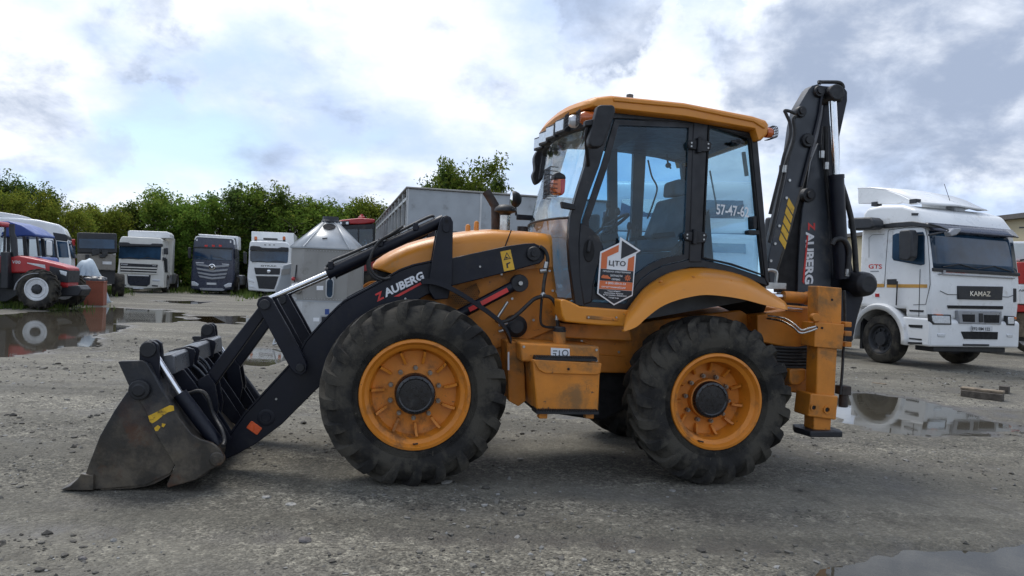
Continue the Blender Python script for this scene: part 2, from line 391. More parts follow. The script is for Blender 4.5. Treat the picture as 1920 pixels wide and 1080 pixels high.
me.polygons.add(len(fc)); me.polygons.foreach_set('loop_start', np.arange(0, fc.size, 4, dtype=np.int32)); me.polygons.foreach_set('loop_total', np.full(len(fc), 4, dtype=np.int32))
me.update(calc_edges=True); me.shade_smooth()
at = me.attributes.new('damp', 'FLOAT', 'POINT')
damp = np.clip((WATER + 0.024 - Z) / 0.022, 0, 1) * np.clip(0.75 + 1.2 * fbm(co[:, 0], co[:, 1], 0.5, 3, 2), 0.15, 1)
at.data.foreach_set('value', damp.astype(np.float32))
g_ob = bpy.data.objects.new('ground', me); col.objects.link(g_ob); tag(g_ob, kind='structure', label='grey beige gravel yard surface with damp patches')

m = bpy.data.materials.new('gravel'); m.use_nodes = True; t = m.node_tree; b = t.nodes['Principled BSDF']
c = t.nodes.new('ShaderNodeTexCoord').outputs['Object']
mp = t.nodes.new('ShaderNodeMapping'); L(t, c, mp.inputs[0]); mp.inputs['Scale'].default_value = (0.22, 1.0, 1)
big_ = noise(t, mp.outputs[0], 0.55, 6, 0.6, 0.6)
mid_ = noise(t, c, 2.6, 6, 0.65, 0.3)
fine = noise(t, c, 42, 4, 0.7)
vo = t.nodes.new('ShaderNodeTexVoronoi'); vo.inputs['Scale'].default_value = 75; L(t, c, vo.inputs['Vector'])
vo2 = t.nodes.new('ShaderNodeTexVoronoi'); vo2.inputs['Scale'].default_value = 26; L(t, c, vo2.inputs['Vector'])
sepc = t.nodes.new('ShaderNodeSeparateColor'); L(t, vo.outputs['Color'], sepc.inputs[0])
sep2 = t.nodes.new('ShaderNodeSeparateColor'); L(t, vo2.outputs['Color'], sep2.inputs[0])
base = mixcol(t, maprange(t, big_, 0.34, 0.66), (0.092, 0.085, 0.066), (0.178, 0.165, 0.131))
base = mixcol(t, maprange(t, mid_, 0.50, 0.72, 0, 0.75), base, (0.070, 0.062, 0.047))
base = mixcol(t, maprange(t, noise(t, c, 1.1, 5, 0.6), 0.55, 0.75, 0, 0.5), base, (0.145, 0.143, 0.134))
hs = maprange(t, sepc.outputs[0], 0, 1, 0.42, 1.58, False)
hs2 = maprange(t, sep2.outputs[1], 0.60, 1.0, 0.92, 1.7, False)
hs3 = maprange(t, fine, 0.3, 0.7, 0.62, 1.38)
k_ = math_node(t, 'MULTIPLY', math_node(t, 'MULTIPLY', hs, hs2), hs3)
lane = maprange(t, noise(t, mp.outputs[0], 0.8, 5, 0.55, 0.4), 0.42, 0.60, 0.35, 1.0)
k_ = math_node(t, 'ADD', 1.0, math_node(t, 'MULTIPLY', math_node(t, 'SUBTRACT', k_, 1.0), lane))      # compacted lanes are smoother
sc_ = t.nodes.new('ShaderNodeVectorMath'); sc_.operation = 'SCALE'; L(t, base, sc_.inputs[0]); L(t, k_, sc_.inputs['Scale'])
an = t.nodes.new('ShaderNodeAttribute'); an.attribute_name = 'damp'
wetf = math_node(t, 'MAXIMUM', an.outputs['Fac'], maprange(t, noise(t, mp.outputs[0], 0.42, 6, 0.62, 0.5), 0.60, 0.72, 0, 0.45))
wetc = mixcol(t, wetf, sc_.outputs[0], (0.055, 0.049, 0.042))
L(t, wetc, b.inputs['Base Color'])
L(t, maprange(t, wetf, 0, 1, 0.9, 0.35), b.inputs['Roughness'])
bn = t.nodes.new('ShaderNodeBump'); bn.inputs['Strength'].default_value = 1.0; bn.inputs['Distance'].default_value = 0.012
hh = math_node(t, 'ADD', math_node(t, 'MULTIPLY', vo.outputs['Distance'], -0.6), math_node(t, 'MULTIPLY', fine, 0.8))
hh = math_node(t, 'ADD', hh, math_node(t, 'MULTIPLY', vo2.outputs['Distance'], -0.7))
L(t, hh, bn.inputs['Height']); L(t, bn.outputs[0], b.inputs['Normal'])
g_ob.data.materials.append(m); MAT['gravel'] = m

m = bpy.data.materials.new('puddle_water'); m.use_nodes = True; t = m.node_tree; t.nodes.clear()
c = t.nodes.new('ShaderNodeTexCoord').outputs['Object']
bn = t.nodes.new('ShaderNodeBump'); bn.inputs['Strength'].default_value = 0.06; bn.inputs['Distance'].default_value = 0.01
L(t, noise(t, c, 4, 4), bn.inputs['Height'])
fr = t.nodes.new('ShaderNodeFresnel'); fr.inputs[0].default_value = 1.33; L(t, bn.outputs[0], fr.inputs['Normal'])
tr = t.nodes.new('ShaderNodeBsdfTransparent'); tr.inputs[0].default_value = (0.62, 0.55, 0.44, 1)
df = t.nodes.new('ShaderNodeBsdfDiffuse'); L(t, mixcol(t, noise(t, c, 0.9, 5), (0.070, 0.063, 0.048), (0.105, 0.095, 0.073)), df.inputs[0])
gl = t.nodes.new('ShaderNodeBsdfGlossy'); gl.inputs['Roughness'].default_value = 0.03; gl.inputs['Color'].default_value = (0.97, 0.97, 0.95, 1); L(t, bn.outputs[0], gl.inputs['Normal'])
m1 = t.nodes.new('ShaderNodeMixShader'); m1.inputs[0].default_value = 0.62; L(t, tr.outputs[0], m1.inputs[1]); L(t, df.outputs[0], m1.inputs[2])
m2 = t.nodes.new('ShaderNodeMixShader'); L(t, fr.outputs[0], m2.inputs[0]); L(t, m1.outputs[0], m2.inputs[1]); L(t, gl.outputs[0], m2.inputs[2])
oo = t.nodes.new('ShaderNodeOutputMaterial'); L(t, m2.outputs[0], oo.inputs[0])
MAT['water'] = m
for i, poly in enumerate(PUDS):
    cc = poly.mean(0); grow = (1.3, 0.5, 0.4, 0.8, 0.45, 0.3)[i]
    pts = [tuple(np.array(p) + (np.array(p) - cc) / np.linalg.norm(np.array(p) - cc) * grow) for p in poly]
    mb = MB(); mb.add([(p[0], p[1], WATER) for p in pts], [tuple(range(len(pts)))])
    o = mb.build('puddle', MAT['water'], smooth=0); 
    if o.data.polygons[0].normal.z < 0: o.data.flip_normals()
    tag(o, kind='structure', label='shallow rain puddle lying on the gravel')

# loose stones on the gravel: nobody could count them
ico = bmesh.new(); bmesh.ops.create_icosphere(ico, subdivisions=1, radius=1.0)
iv = np.array([v.co[:] for v in ico.verts]); ifc = np.array([[v.index for v in f.verts] for f in ico.faces]); ico.free()
rs = np.random.RandomState(5); NS = 60000
yy = 2.2 + 13 * rs.rand(NS) ** 1.7; xx = (rs.rand(NS) * 2 - 1) * (1.2 + yy * 0.85)
clump = fbm(xx, yy, 0.8, 3, 4) + 0.25 * rs.randn(NS)
keep = clump > 0.12; xx, yy = xx[keep], yy[keep]; NS = len(xx)
size = np.clip(np.exp(rs.randn(NS) * 0.68) * 0.0042, 0.0020, 0.026) * (0.8 + yy * 0.06)
zg = ground_z(xx, yy)
ok = zg > WATER - 0.004; xx, yy, zg, size = xx[ok], yy[ok], zg[ok], size[ok]; NS = len(xx)
sv = iv[None] * (1 + 0.28 * rs.randn(NS, 12, 1)) * (size[:, None, None] * (0.75 + 0.5 * rs.rand(NS, 1, 3)) * np.array([1.15, 1.0, 0.62]))
an_ = rs.rand(NS) * 6.283; ca, sa = np.cos(an_)[:, None], np.sin(an_)[:, None]
sx = sv[..., 0] * ca - sv[..., 1] * sa + xx[:, None]; sy = sv[..., 0] * sa + sv[..., 1] * ca + yy[:, None]; sz_ = sv[..., 2] + zg[:, None] + size[:, None] * 0.12
allv = np.stack([sx, sy, sz_], -1).reshape(-1, 3); allf = (ifc[None] + 12 * np.arange(NS)[:, None, None]).reshape(-1, 3)
me = bpy.data.meshes.new('loose_stones'); me.from_pydata(allv.tolist(), [], allf.tolist())
at = me.attributes.new('tone', 'FLOAT', 'POINT'); at.data.foreach_set('value', np.repeat(rs.rand(NS), 12).astype(np.float32))
m = bpy.data.materials.new('stone'); m.use_nodes = True; t = m.node_tree; b = t.nodes['Principled BSDF']
an = t.nodes.new('ShaderNodeAttribute'); an.attribute_name = 'tone'
cr = t.nodes.new('ShaderNodeValToRGB'); L(t, an.outputs['Fac'], cr.inputs[0])
el = cr.color_ramp.elements; el[0].color = (0.058, 0.053, 0.045, 1); el[1].color = (0.30, 0.295, 0.28, 1)
e = el.new(0.35); e.color = (0.080, 0.074, 0.062, 1); e = el.new(0.80); e.color = (0.135, 0.127, 0.11, 1)
L(t, cr.outputs[0], b.inputs['Base Color']); b.inputs['Roughness'].default_value = 0.85
me.materials.append(m); st = bpy.data.objects.new('loose_stones', me); col.objects.link(st)
tag(st, 'small loose grey stones strewn over the gravel', 'gravel', kind='stuff')
# ------------------------------------------------------------------ the backhoe loader
TH = R(10.5)
_l = Vector((-math.sin(TH), math.cos(TH), 0))
MF = Frame(gnd(772, 908) - 0.1 * _l, TH)
BH = empty('backhoe_loader', MF.o, TH, 'orange and black backhoe loader with lowered four-in-one bucket and folded rear boom', 'backhoe loader')
S = MF.sz; TC = 1.00                       # centre plane across the machine
def mir(t): return 2 * TC - t
def Pm(px, py, t): return MF.P(px, py, 1, t)
def part(mb, name, mat, parent=BH, **kw): return mb.build(name, MAT[mat], parent, **kw)
def sub_text(body, px0, px1, pxt, t, mat, name='lettering', parent=BH, **kw):
    return text_mesh(body, name, MAT[mat], parent, Pm(*px0, t), Pm(*px1, t), Pm(*pxt, t), **kw)
def edge_pad(poly, t, thick=0.004): return poly

# ---- wheels ---------------------------------------------------------------
def tyre_mb(Ro, W, Rr):
    """body of revolution; y from 0 (outer face) to W"""
    half = [(Rr, 0.035), (Rr + 0.02, 0.018), (Rr + 0.055, 0.010), (Rr + 0.10, 0.001), (Rr + 0.15, 0.0), (Ro - 0.115, 0.008), (Ro - 0.075, 0.030), (Ro - 0.045, 0.062), (Ro - 0.038, 0.12), (Ro - 0.034, W / 2)]
    prof = half + [(r, W - o) for r, o in reversed(half[:-1])]
    mb = MB(); mb.lathe(prof, axis=1, seg=72)
    for k in range(5):                       # fine bead rings on the side wall
        r0 = Rr + 0.012 + k * 0.009
        mb.lathe([(r0, 0.024 - k * 0.002), (r0 + 0.003, 0.014 - k * 0.0022), (r0 + 0.006, 0.024 - k * 0.002)], axis=1, seg=72)
    return mb
def lug_points(Ro, W, side, phase, pitch):
    """one traction bar, from the side wall over the shoulder to past the middle"""
    # stations: (y from outer face, radius, turn in pitches, half width)
    st = [(0.006, Ro - 0.165, 0.00, 0.020), (0.000, Ro - 0.125, 0.02, 0.036), (0.004, Ro - 0.085, 0.05, 0.044), (0.018, Ro - 0.040, 0.10, 0.046),
          (0.042, Ro - 0.012, 0.18, 0.043), (0.085, Ro - 0.004, 0.36, 0.036), (0.15, Ro, 0.66, 0.031), (W / 2 + 0.02, Ro, 0.98, 0.029)]
    dep = [0.012, 0.020, 0.034, 0.044, 0.046, 0.046, 0.048, 0.048]
    nrm = [(-1, .05), (-1, .2), (-1, .45), (-.8, .75), (-.5, .9), (-.15, 1), (0, 1), (0, 1)]
    out = []
    for (y, r, tu, hw), d, (ny, nr) in zip(st, dep, nrm):
        a = phase + tu * pitch; q = math.hypot(ny, nr); ny, nr = ny / q, nr / q
        row = []
        for sgn, inn in ((-1, 1), (-0.72, 0), (0.72, 0), (1, 1)):
            rr = r - inn * d * nr; yy_ = y - inn * d * ny - (0 if inn else 0.004)
            aa = a + sgn * hw / r
            yy2 = yy_ if side == 0 else W - yy_
            row.append((rr * math.cos(aa), yy2, rr * math.sin(aa)))
        out.append(row)
    return out
def make_wheel(Ro, W, Rr, disc, far=False):
    wroot = bpy.data.objects.new('wheel', None); col.objects.link(wroot); wroot.parent = BH; wroot.empty_display_size = 0.1
    ty = tyre_mb(Ro, W, Rr).build('tyre', MAT['rubber'], wroot, smooth=50)
    n = 21; pitch = 2 * math.pi / n; mb = MB()
    for k in range(n):
        for side in (0, 1):
            rows = lug_points(Ro, W, side, (k + 0.5 * side) * pitch, -pitch * 1.15)
            mb.grid(rows)
            for e in (rows[0], rows[-1]): mb.add(e, [(0, 1, 2, 3)])
    lg = mb.build('tread', MAT['rubber'], ty, smooth=28); lg['kind'] = 'stuff'
    rb = MB()
    rb.lathe([(Rr - 0.002, 0.060), (Rr + 0.012, 0.030), (Rr + 0.006, 0.012), (Rr - 0.012, 0.008), (Rr - 0.020, 0.020), (Rr - 0.030, 0.040), (Rr - 0.045, 0.048), (Rr - 0.058, 0.060),
              (Rr - 0.066, disc * 0.75), (Rr - 0.080, disc), (0.20, disc + 0.012), (0.13, disc - 0.004), (0.0, disc - 0.004)], axis=1, seg=64)
    rb.lathe([(Rr - 0.07, disc + 0.02), (Rr - 0.06, W - 0.02), (Rr + 0.01, W - 0.01)], axis=1, seg=48)
    rim = rb.build('rim', MAT['rim_orange'], wroot, smooth=35)
    for k in range(11):                                     # curved radial ribs of the dish
        a = 2 * math.pi * (k + 0.35) / 11; rw = []
        for j in range(6):
            r = 0.205 + (Rr - 0.075 - 0.205) * j / 5; aa = a + 0.03 * (j / 5) ** 2
            h = 0.022 + 0.040 * (j / 5); hw = 0.0105 / r
            rw.append([(r * math.cos(aa - hw), disc + 0.012, r * math.sin(aa - hw)), (r * math.cos(aa - hw * .8), disc - h, r * math.sin(aa - hw * .8)),
                       (r * math.cos(aa + hw * .8), disc - h, r * math.sin(aa + hw * .8)), (r * math.cos(aa + hw), disc + 0.012, r * math.sin(aa + hw))])
        q = MB(); q.grid(rw); q.add(rw[0], [(0, 1, 2, 3)]); q.build('rim_rib', MAT['rim_orange'], wroot, smooth=40)
    hd = disc - (0.125 if disc < 0.15 else 0.110)
    hub = MB(); hub.lathe([(0.137, disc + 0.01), (0.137, hd + 0.018), (0.129, hd + 0.006), (0.112, hd), (0.104, hd + 0.006), (0.060, hd + 0.004), (0.0, hd + 0.003)], axis=1, seg=36)
    for k in range(16):
        a = k * math.pi / 8; hub.cyl((0.115 * math.cos(a), hd - 0.005, 0.115 * math.sin(a)), (0.115 * math.cos(a), hd + 0.02, 0.115 * math.sin(a)), 0.005, 6)
    hub.build('hub', MAT['hub_black'], wroot, smooth=35)
    if disc > 0.15:
        q = MB(); q.lathe([(0.150, disc + 0.01), (0.146, hd + 0.05), (0.131, hd + 0.045)], axis=1, seg=36); q.build('hub_flange', MAT['orange_dirty'], wroot)
    for k in range(10):
        a = 2 * math.pi * (k + 0.5) / 10; q = MB()
        q.cyl((0.172 * math.cos(a), disc + 0.01, 0.172 * math.sin(a)), (0.172 * math.cos(a), disc - 0.028, 0.172 * math.sin(a)), 0.017, 6)
        q.cyl((0.172 * math.cos(a), disc + 0.01, 0.172 * math.sin(a)), (0.172 * math.cos(a), disc - 0.045, 0.172 * math.sin(a)), 0.009, 8)
        q.build('wheel_nut', MAT['nut_steel'] if 'nut_steel' in MAT else pmat('nut_steel', (0.26, 0.22, 0.18), 0.45, 0.7, 0.2, 20, (0.14, 0.07, 0.03), 0.3, 20), wroot, smooth=30)
    q = MB(); q.tube([(0, 0.05, -Rr + 0.03), (0.005, 0.02, -Rr + 0.035), (0.03, 0.012, -Rr + 0.04)], 0.006, 6); q.build('valve_stem', MAT['hose'], wroot)
    return wroot
RF, RRr = 0.640, 0.618
wf = make_wheel(RF, 0.40, 0.368, 0.135); wf.location = (-0.005, 0.0, RF - 0.014)
wr = make_wheel(RRr, 0.40, 0.345, 0.20); wr.location = (2.172, 0.0, RRr - 0.012); wr.rotation_euler = (0, R(23), 0)
for src, x, r in ((wf, -0.005, RF - 0.014), (wr, 2.172, RRr - 0.012)):
    c = copy_tree(src, BH); c.location = (x, 2 * TC, r); c.rotation_euler = (0, R(37), math.pi)
ax = MB(); ax.cyl((-0.005, 0.3, 0.61), (-0.005, mir(0.3), 0.61), 0.085, 14); ax.cyl((2.172, 0.3, 0.60), (2.172, mir(0.3), 0.60), 0.085, 14)
ax.lathe([(0.0, -0.25), (0.14, -0.22), (0.2, 0), (0.14, 0.22), (0, 0.25)], (-0.005, TC, 0.6), 1, 16); ax.lathe([(0.0, -0.25), (0.14, -0.22), (0.2, 0), (0.14, 0.22), (0, 0.25)], (2.172, TC, 0.6), 1, 16)
part(ax, 'axle', 'black_plastic')

# ---- chassis ----------------------------------------------------------------
fr = MB(); fr.prism(S([(735, 600), (760, 540), (900, 520), (1046, 560), (1060, 610), (1170, 612), (1230, 600), (1440, 575), (1512, 590), (1516, 650), (1420, 660), (1180, 700), (960, 695), (760, 690)], 0.62), 0.62, mir(0.62))
part(fr, 'chassis', 'orange_dirty', bevel=0.01)
fr = MB(); fr.prism(S([(960, 690), (1180, 695), (1190, 760), (1130, 790), (1000, 770)], 0.70), 0.70, mir(0.70)); part(fr, 'transmission_housing', 'dark_gap', bevel=0.02)

# ---- engine hood -----------------------------------------------------------------
HW = 0.57
top = S([(699, 498), (706, 489), (719, 480), (740, 468), (763, 458), (789, 450), (815, 444), (848, 437), (889, 431.5), (920, 429.5), (952, 430.5), (990, 433), (1034, 437.5)], HW + 0.05)
bot = S([(700, 503), (716, 508), (735, 513), (752, 516), (775, 520), (800, 522), (826, 522), (848, 520), (889, 516), (920, 512), (952, 508), (990, 505), (1037, 500)], HW)
rows = []
for i, ((s0, z0), (s1, z1)) in enumerate(zip(top, bot)):
    k = min(1.0, 0.80 + 0.2 * math.sin(min(i / 4.0, 1.0) * math.pi / 2)); hw = (TC - HW) * k; r = min(0.11, (z0 - z1) * 0.8) ; row = []
    half = [(-hw, z1), (-hw, z0 - r)]
    for j in range(1, 6):
        g = math.pi / 2 * j / 5; half.append((-hw + r * 1.25 * (1 - math.cos(g)), z0 - r + r * math.sin(g)))
    half.append((-hw * 0.35, z0 + 0.012))
    half = half + [(-y, z) for y, z in reversed(half)]
    rows.append([(s0 + (s1 - s0) * (0 if z > z0 - r * 1.01 else 1), TC + y, z) for y, z in half])
hd = MB(); hd.grid(rows); hd.add(rows[0], [tuple(range(len(rows[0])))]); hd.add(rows[-1], [tuple(range(len(rows[-1])))])
part(hd, 'hood', 'orange', smooth=40, bevel=0.004)
sp_ = MB(); sp_.prism(S([(760, 517), (905, 508), (1037, 497), (1046, 560), (1052, 612), (985, 640), (905, 660), (800, 640), (745, 600)], HW + 0.02), HW + 0.02, mir(HW + 0.02)); part(sp_, 'side_panel', 'orange_dirty', bevel=0.008)
# panel joints on the hood and side
q = MB(); q.prism(S([(958, 431), (960, 431), (945, 470), (943, 470)], HW - 0.004), HW - 0.004, HW + 0.004); part(q, 'panel_joint', 'dark_gap')
# nose: dark grille below the hood lip
q = MB(); q.prism(S([(704, 505), (770, 520), (770, 600), (735, 590), (722, 540)], HW + 0.08), HW + 0.08, mir(HW + 0.08)); nose = part(q, 'front_grille', 'dark_gap', bevel=0.01)
q = MB()
for k in range(10):
    x0, z0 = S([(706 + k * 2.0, 509 + k * 8)], HW + 0.08)[0]; q.box(x0 - 0.02, x0 + 0.02, HW + 0.12, mir(HW + 0.12), z0 - 0.006, z0 + 0.006)
q.build('grille_slat', MAT['black_plastic'], nose)
# honeycomb vent plate behind the lift arm
vp = S([(842, 556), (893, 531), (900, 548), (884, 572), (862, 572)], HW + 0.012); q = MB(); q.prism(vp, HW + 0.008, HW + 0.02); vent = part(q, 'vent_mesh', 'dark_gap')
x0 = min(p[0] for p in vp); z0 = min(p[1] for p in vp); q = MB()
for i in range(14):
    for j in range(12):
        cx_, cz = x0 + 0.016 * i + (0.008 if j % 2 else 0), z0 + 0.014 * j
        if not (cz < vp[0][1] + 0.1 and cx_ < vp[2][0] + 0.01 and cz < z0 + 0.02 + (cx_ - x0) * 0.62 + 0.05): continue
        h_ = circ(cx_, cz, 0.0088, 6); hi = circ(cx_, cz, 0.0065, 6)
        for a in range(6): q.prism([h_[a], h_[(a + 1) % 6], hi[(a + 1) % 6], hi[a]], HW + 0.003, HW + 0.009)
o = q.build('honeycomb', MAT['orange_dirty'], vent); o['kind'] = 'stuff'
for px, py in ((877, 425), (893, 419)):
    p = Pm(px, py + 8, 0.85); q = MB(); q.lathe([(0.0, 0.055), (0.014, 0.05), (0.020, 0.035), (0.020, -0.05)], (p.x, p.y, p.z), 2, 12); part(q, 'hood_latch', 'orange')
# exhaust, air intake
pts = [Pm(929, 440, 0.98), Pm(929, 392, 0.98), Pm(925, 381, 0.98), Pm(918, 369, 0.98), Pm(911, 358, 0.98)]
q = MB(); q.tube(smoothline(pts, 4), 0.036, 14, cap=False); q.tube([p for p in smoothline(pts, 4)], 0.031, 14, cap=False); part(q, 'exhaust_pipe', 'exhaust', smooth=60)
p = Pm(946, 436, 0.86); pt = Pm(946, 404, 0.86); q = MB(); q.cyl(p, (p.x, p.y, pt.z), 0.041, 20); ai = part(q, 'air_intake', 'silver_pipe')
q = MB(); q.lathe([(0.036, -0.012), (0.044, 0.015), (0.060, 0.022), (0.088, 0.030), (0.090, 0.040), (0.080, 0.062), (0.052, 0.082), (0.0, 0.089)], (p.x, p.y, pt.z), 2, 24); q.build('intake_cap', MAT['black_plastic'], ai, smooth=60)

# ---- loader arms, towers, levers, links, cylinders ---------------------------------
T_ARM = 0.45
arm_px = [(1015, 462), (1022, 473), (1021, 485), (1012, 494), (996, 498), (965, 507), (877, 529), (848, 536), (800, 553), (760, 577), (700, 622), (640, 690), (593, 731), (528, 796), (480, 832), (446, 851), (430, 858), (416, 864), (406, 860), (404, 850), (412, 840), (429, 819),
          (460, 776), (542, 687), (563, 661), (574, 640), (607, 603), (634, 576), (647, 565), (713, 530), (729, 520), (751, 507), (776, 498), (809, 491), (847, 484), (889, 474.5), (952, 461), (984, 456.5), (1002, 456)]
arm = S(arm_px, T_ARM)
tw = S([(804, 527), (810, 491), (820, 434), (825, 414), (829, 407), (837, 403.5), (845, 407), (849.5, 416), (848.5, 470), (848, 530), (840, 560), (815, 562), (804, 545)], T_ARM - 0.04)
lev = S([(485, 580), (481, 571), (484, 561), (492, 555.5), (501, 555), (510, 560), (515, 570), (541, 616), (569, 668), (576, 684), (574, 697), (565, 704), (553, 700), (544, 690), (513, 632)], T_ARM - 0.09)
lnk = S([(484, 577), (485, 566), (494, 560), (503, 564), (505, 578), (498, 592), (400, 727), (394, 738), (384, 742), (374, 738), (370, 728), (374, 718)], T_ARM + 0.02)
def bar(px0, px1, t, r, seg=18): return (Pm(*px0, t), Pm(*px1, t), r, seg)
for near in (True, False):
    T = (lambda t: t) if near else mir
    q = MB(); q.prism(arm, T(T_ARM), T(T_ARM + 0.11)); la = part(q, 'loader_arm', 'black_paint', bevel=0.006)
    # raised welded flange along the top edge of the arm
    q = MB(); e = arm[21:35]; ed = [(x, z + 0.001) for x, z in e]
    for (xa, za), (xb, zb) in zip(ed[:-1], ed[1:]):
        dx, dz = xb - xa, zb - za; ln = math.hypot(dx, dz) or 1; nx_, nz_ = -dz / ln * 0.011, dx / ln * 0.011
        q.prism([(xa, za), (xb, zb), (xb + nx_, zb + nz_), (xa + nx_, za + nz_)], T(T_ARM - 0.006), T(T_ARM + 0.116))
    q.build('arm_flange', MAT['black_paint'], la, weld=True)
    if near:
        c0 = S([(1000, 476)], T_ARM)[0]; q = MB(); q.lathe([(0.0, -0.045), (0.022, -0.045), (0.024, -0.03), (0.05, -0.03), (0.055, -0.02), (0.055, 0.01)], (c0[0], T_ARM, c0[1]), 1, 20); q.build('pivot_pin', MAT['black_plastic'], la)
        for i, (px_, py_, rr) in enumerate(((499, 783, 0.060), (412, 853, 0.034), (565, 688, 0.045))):
            c0 = S([(px_, py_)], T_ARM)[0]; q = MB(); q.lathe([(0.0, -0.006), (rr * 0.5, -0.007), (rr * 0.55, -0.003), (rr * 0.92, -0.005), (rr, -0.003), (rr, 0.01)], (c0[0], T_ARM, c0[1]), 1, 22); q.build('pin_boss', MAT['black_paint'], la)
        for px_, py_ in ((518, 748), (560, 696), (760, 560), (900, 500)):
            c0 = S([(px_, py_)], T_ARM)[0]; q = MB(); q.cyl((c0[0], T_ARM - 0.008, c0[1]), (c0[0], T_ARM + 0.01, c0[1]), 0.008, 8); q.build('grease_nipple', MAT['steel'], la)
        cc = S([(477, 802)], T_ARM)[0]; q = MB(); q.prism(rrect(cc[0], cc[1], 0.092, 0.060, 0.008, 3, R(-35)), T_ARM - 0.009, T_ARM + 0.002); rf = q.build('reflector', MAT['orange_reflector'], la, bevel=0.002)
        # lettering along the arm, red first letter and red underline
        sub_text('Z', (707, 566), (721, 559), (702, 552), T_ARM - 0.001, 'red_decal', parent=la, bold=0.045)
        sub_text('AUBERG', (723, 558), (796, 523), (718, 543), T_ARM - 0.001, 'white_decal', parent=la, bold=0.04)
        q = MB(); q.prism(S([(738, 556), (795, 526), (794, 531), (748, 556)], T_ARM), T_ARM - 0.003, T_ARM + 0.001); q.build('underline_stripe', MAT['red_decal'], la)
        # yellow warning sticker
        stp = S([(938, 472), (957, 468), (965, 505), (945, 509)], T_ARM); q = MB(); q.prism(stp, T_ARM - 0.003, T_ARM + 0.001); wst = q.build('warning_sticker', MAT['yellow_decal'], la)
        def tri_ring(pts, f):
            cx_ = sum(p[0] for p in pts) / 3; cz = sum(p[1] for p in pts) / 3; inn = [(cx_ + (x - cx_) * f, cz + (z - cz) * f) for x, z in pts]
            q = MB()
            for a in range(3): q.prism([pts[a], pts[(a + 1) % 3], inn[(a + 1) % 3], inn[a]], T_ARM - 0.0045, T_ARM - 0.002)
            return q
        q = tri_ring(S([(950, 473), (958, 485), (944, 488)], T_ARM), 0.72); q.prism(S([(949, 481), (954, 483.5), (947, 485)], T_ARM), T_ARM - 0.0045, T_ARM - 0.002); q.prism(S([(949, 494), (956, 491), (957, 493), (952, 496), (953, 502), (950, 503)], T_ARM), T_ARM - 0.0045, T_ARM - 0.002)
        q.build('warning_print', MAT['sign_black'], wst)
    q = MB(); q.prism(tw, T(T_ARM - 0.045), T(T_ARM - 0.002)); q.prism(tw, T(T_ARM + 0.112), T(T_ARM + 0.150)); twr = part(q, 'cylinder_tower', 'black_paint', bevel=0.005)
    if near:
        q = MB(); x0, z0 = S([(837, 421)], T_ARM - 0.05)[0]; q.prism(rrect(x0, z0, 0.052, 0.115, 0.024), T_ARM - 0.058, T_ARM - 0.04); q.build('pin_keeper', MAT['black_paint'], twr, bevel=0.003)
        q = MB(); x0, z0 = S([(837, 415)], T_ARM - 0.05)[0]; q.cyl((x0, T_ARM - 0.064, z0), (x0, T_ARM - 0.05, z0), 0.014, 12); q.build('pivot_pin', MAT['dark_gap'], twr)
    q = MB(); q.prism(lev, T(T_ARM - 0.095), T(T_ARM - 0.050)); q.prism(lev, T(T_ARM + 0.155), T(T_ARM + 0.195)); lv = part(q, 'bellcrank_lever', 'black_paint', bevel=0.005)
    pc = S([(497, 571)], T_ARM - 0.09)[0]; q = MB(); q.cyl((pc[0], T(T_ARM - 0.12), pc[1]), (pc[0], T(T_ARM + 0.21), pc[1]), 0.036, 18); q.build('pivot_pin', MAT['black_plastic'], lv, bevel=0.004)
    p2 = S([(563, 689)], T_ARM - 0.09)[0]; q = MB(); q.cyl((p2[0], T(T_ARM - 0.115), p2[1]), (p2[0], T(T_ARM + 0.21), p2[1]), 0.030, 18); q.build('pivot_pin', MAT['black_plastic'], lv, bevel=0.004)
    q = MB(); q.prism(lnk, T(T_ARM + 0.005), T(T_ARM + 0.10)); part(q, 'bucket_link', 'black_paint', bevel=0.008)
    # tilt cylinder
    tcl = T(T_ARM + 0.052); a, b_, c0 = Pm(832, 413, T_ARM + 0.05), Pm(613, 513, T_ARM + 0.05), Pm(503, 561, T_ARM + 0.05)
    f3 = lambda v: (v.x, tcl, v.z)
    q = MB(); q.tube([f3(a), f3(a + (b_ - a) * 0.985), f3(a + (b_ - a) * 0.986), f3(b_)], [0.043, 0.043, 0.049, 0.049], 20); tcb = part(q, 'tilt_cylinder', 'black_paint')
    q = MB(); q.cyl(f3(b_), f3(c0), 0.019, 16); q.build('piston_rod', MAT['chrome'], tcb)
    if near:
        off_ = Vector((-0.02, 0, 0.055))
        l1 = [f3(a + (b_ - a) * k + off_ + Vector((0, 0, h))) for k, h in ((0.06, -0.01), (0.12, 0.01), (0.45, 0.0), (0.80, 0.004), (0.93, 0.008), (0.985, -0.012))]
        q = MB(); q.tube(smoothline(l1, 4), 0.010, 8); q.build('hydraulic_line', MAT['hose'], tcb)
        q = MB(); q.tube([p + Vector((0, 0.028, 0.004)) for p in [Vector(x) for x in smoothline(l1, 4)]], 0.010, 8); q.build('hydraulic_line', MAT['hose'], tcb)
        for k in (0.25, 0.55, 0.97):
            p = a + (b_ - a) * k; q = MB(); q.box(p.x - 0.018, p.x + 0.018, tcl - 0.05, tcl + 0.05, p.z + 0.02, p.z + 0.075); q.build('line_clamp', MAT['black_paint'], tcb, bevel=0.004)
    # lift cylinder between the frame and the arm
    a, b_ = Pm(974, 531, T_ARM + 0.02), Pm(800, 622, T_ARM + 0.02); tl = T(T_ARM + 0.04); f3 = lambda v: (v.x, tl, v.z)
    q = MB(); q.tube([f3(a), f3(b_)], 0.040, 18); lc = part(q, 'lift_cylinder', 'black_paint')
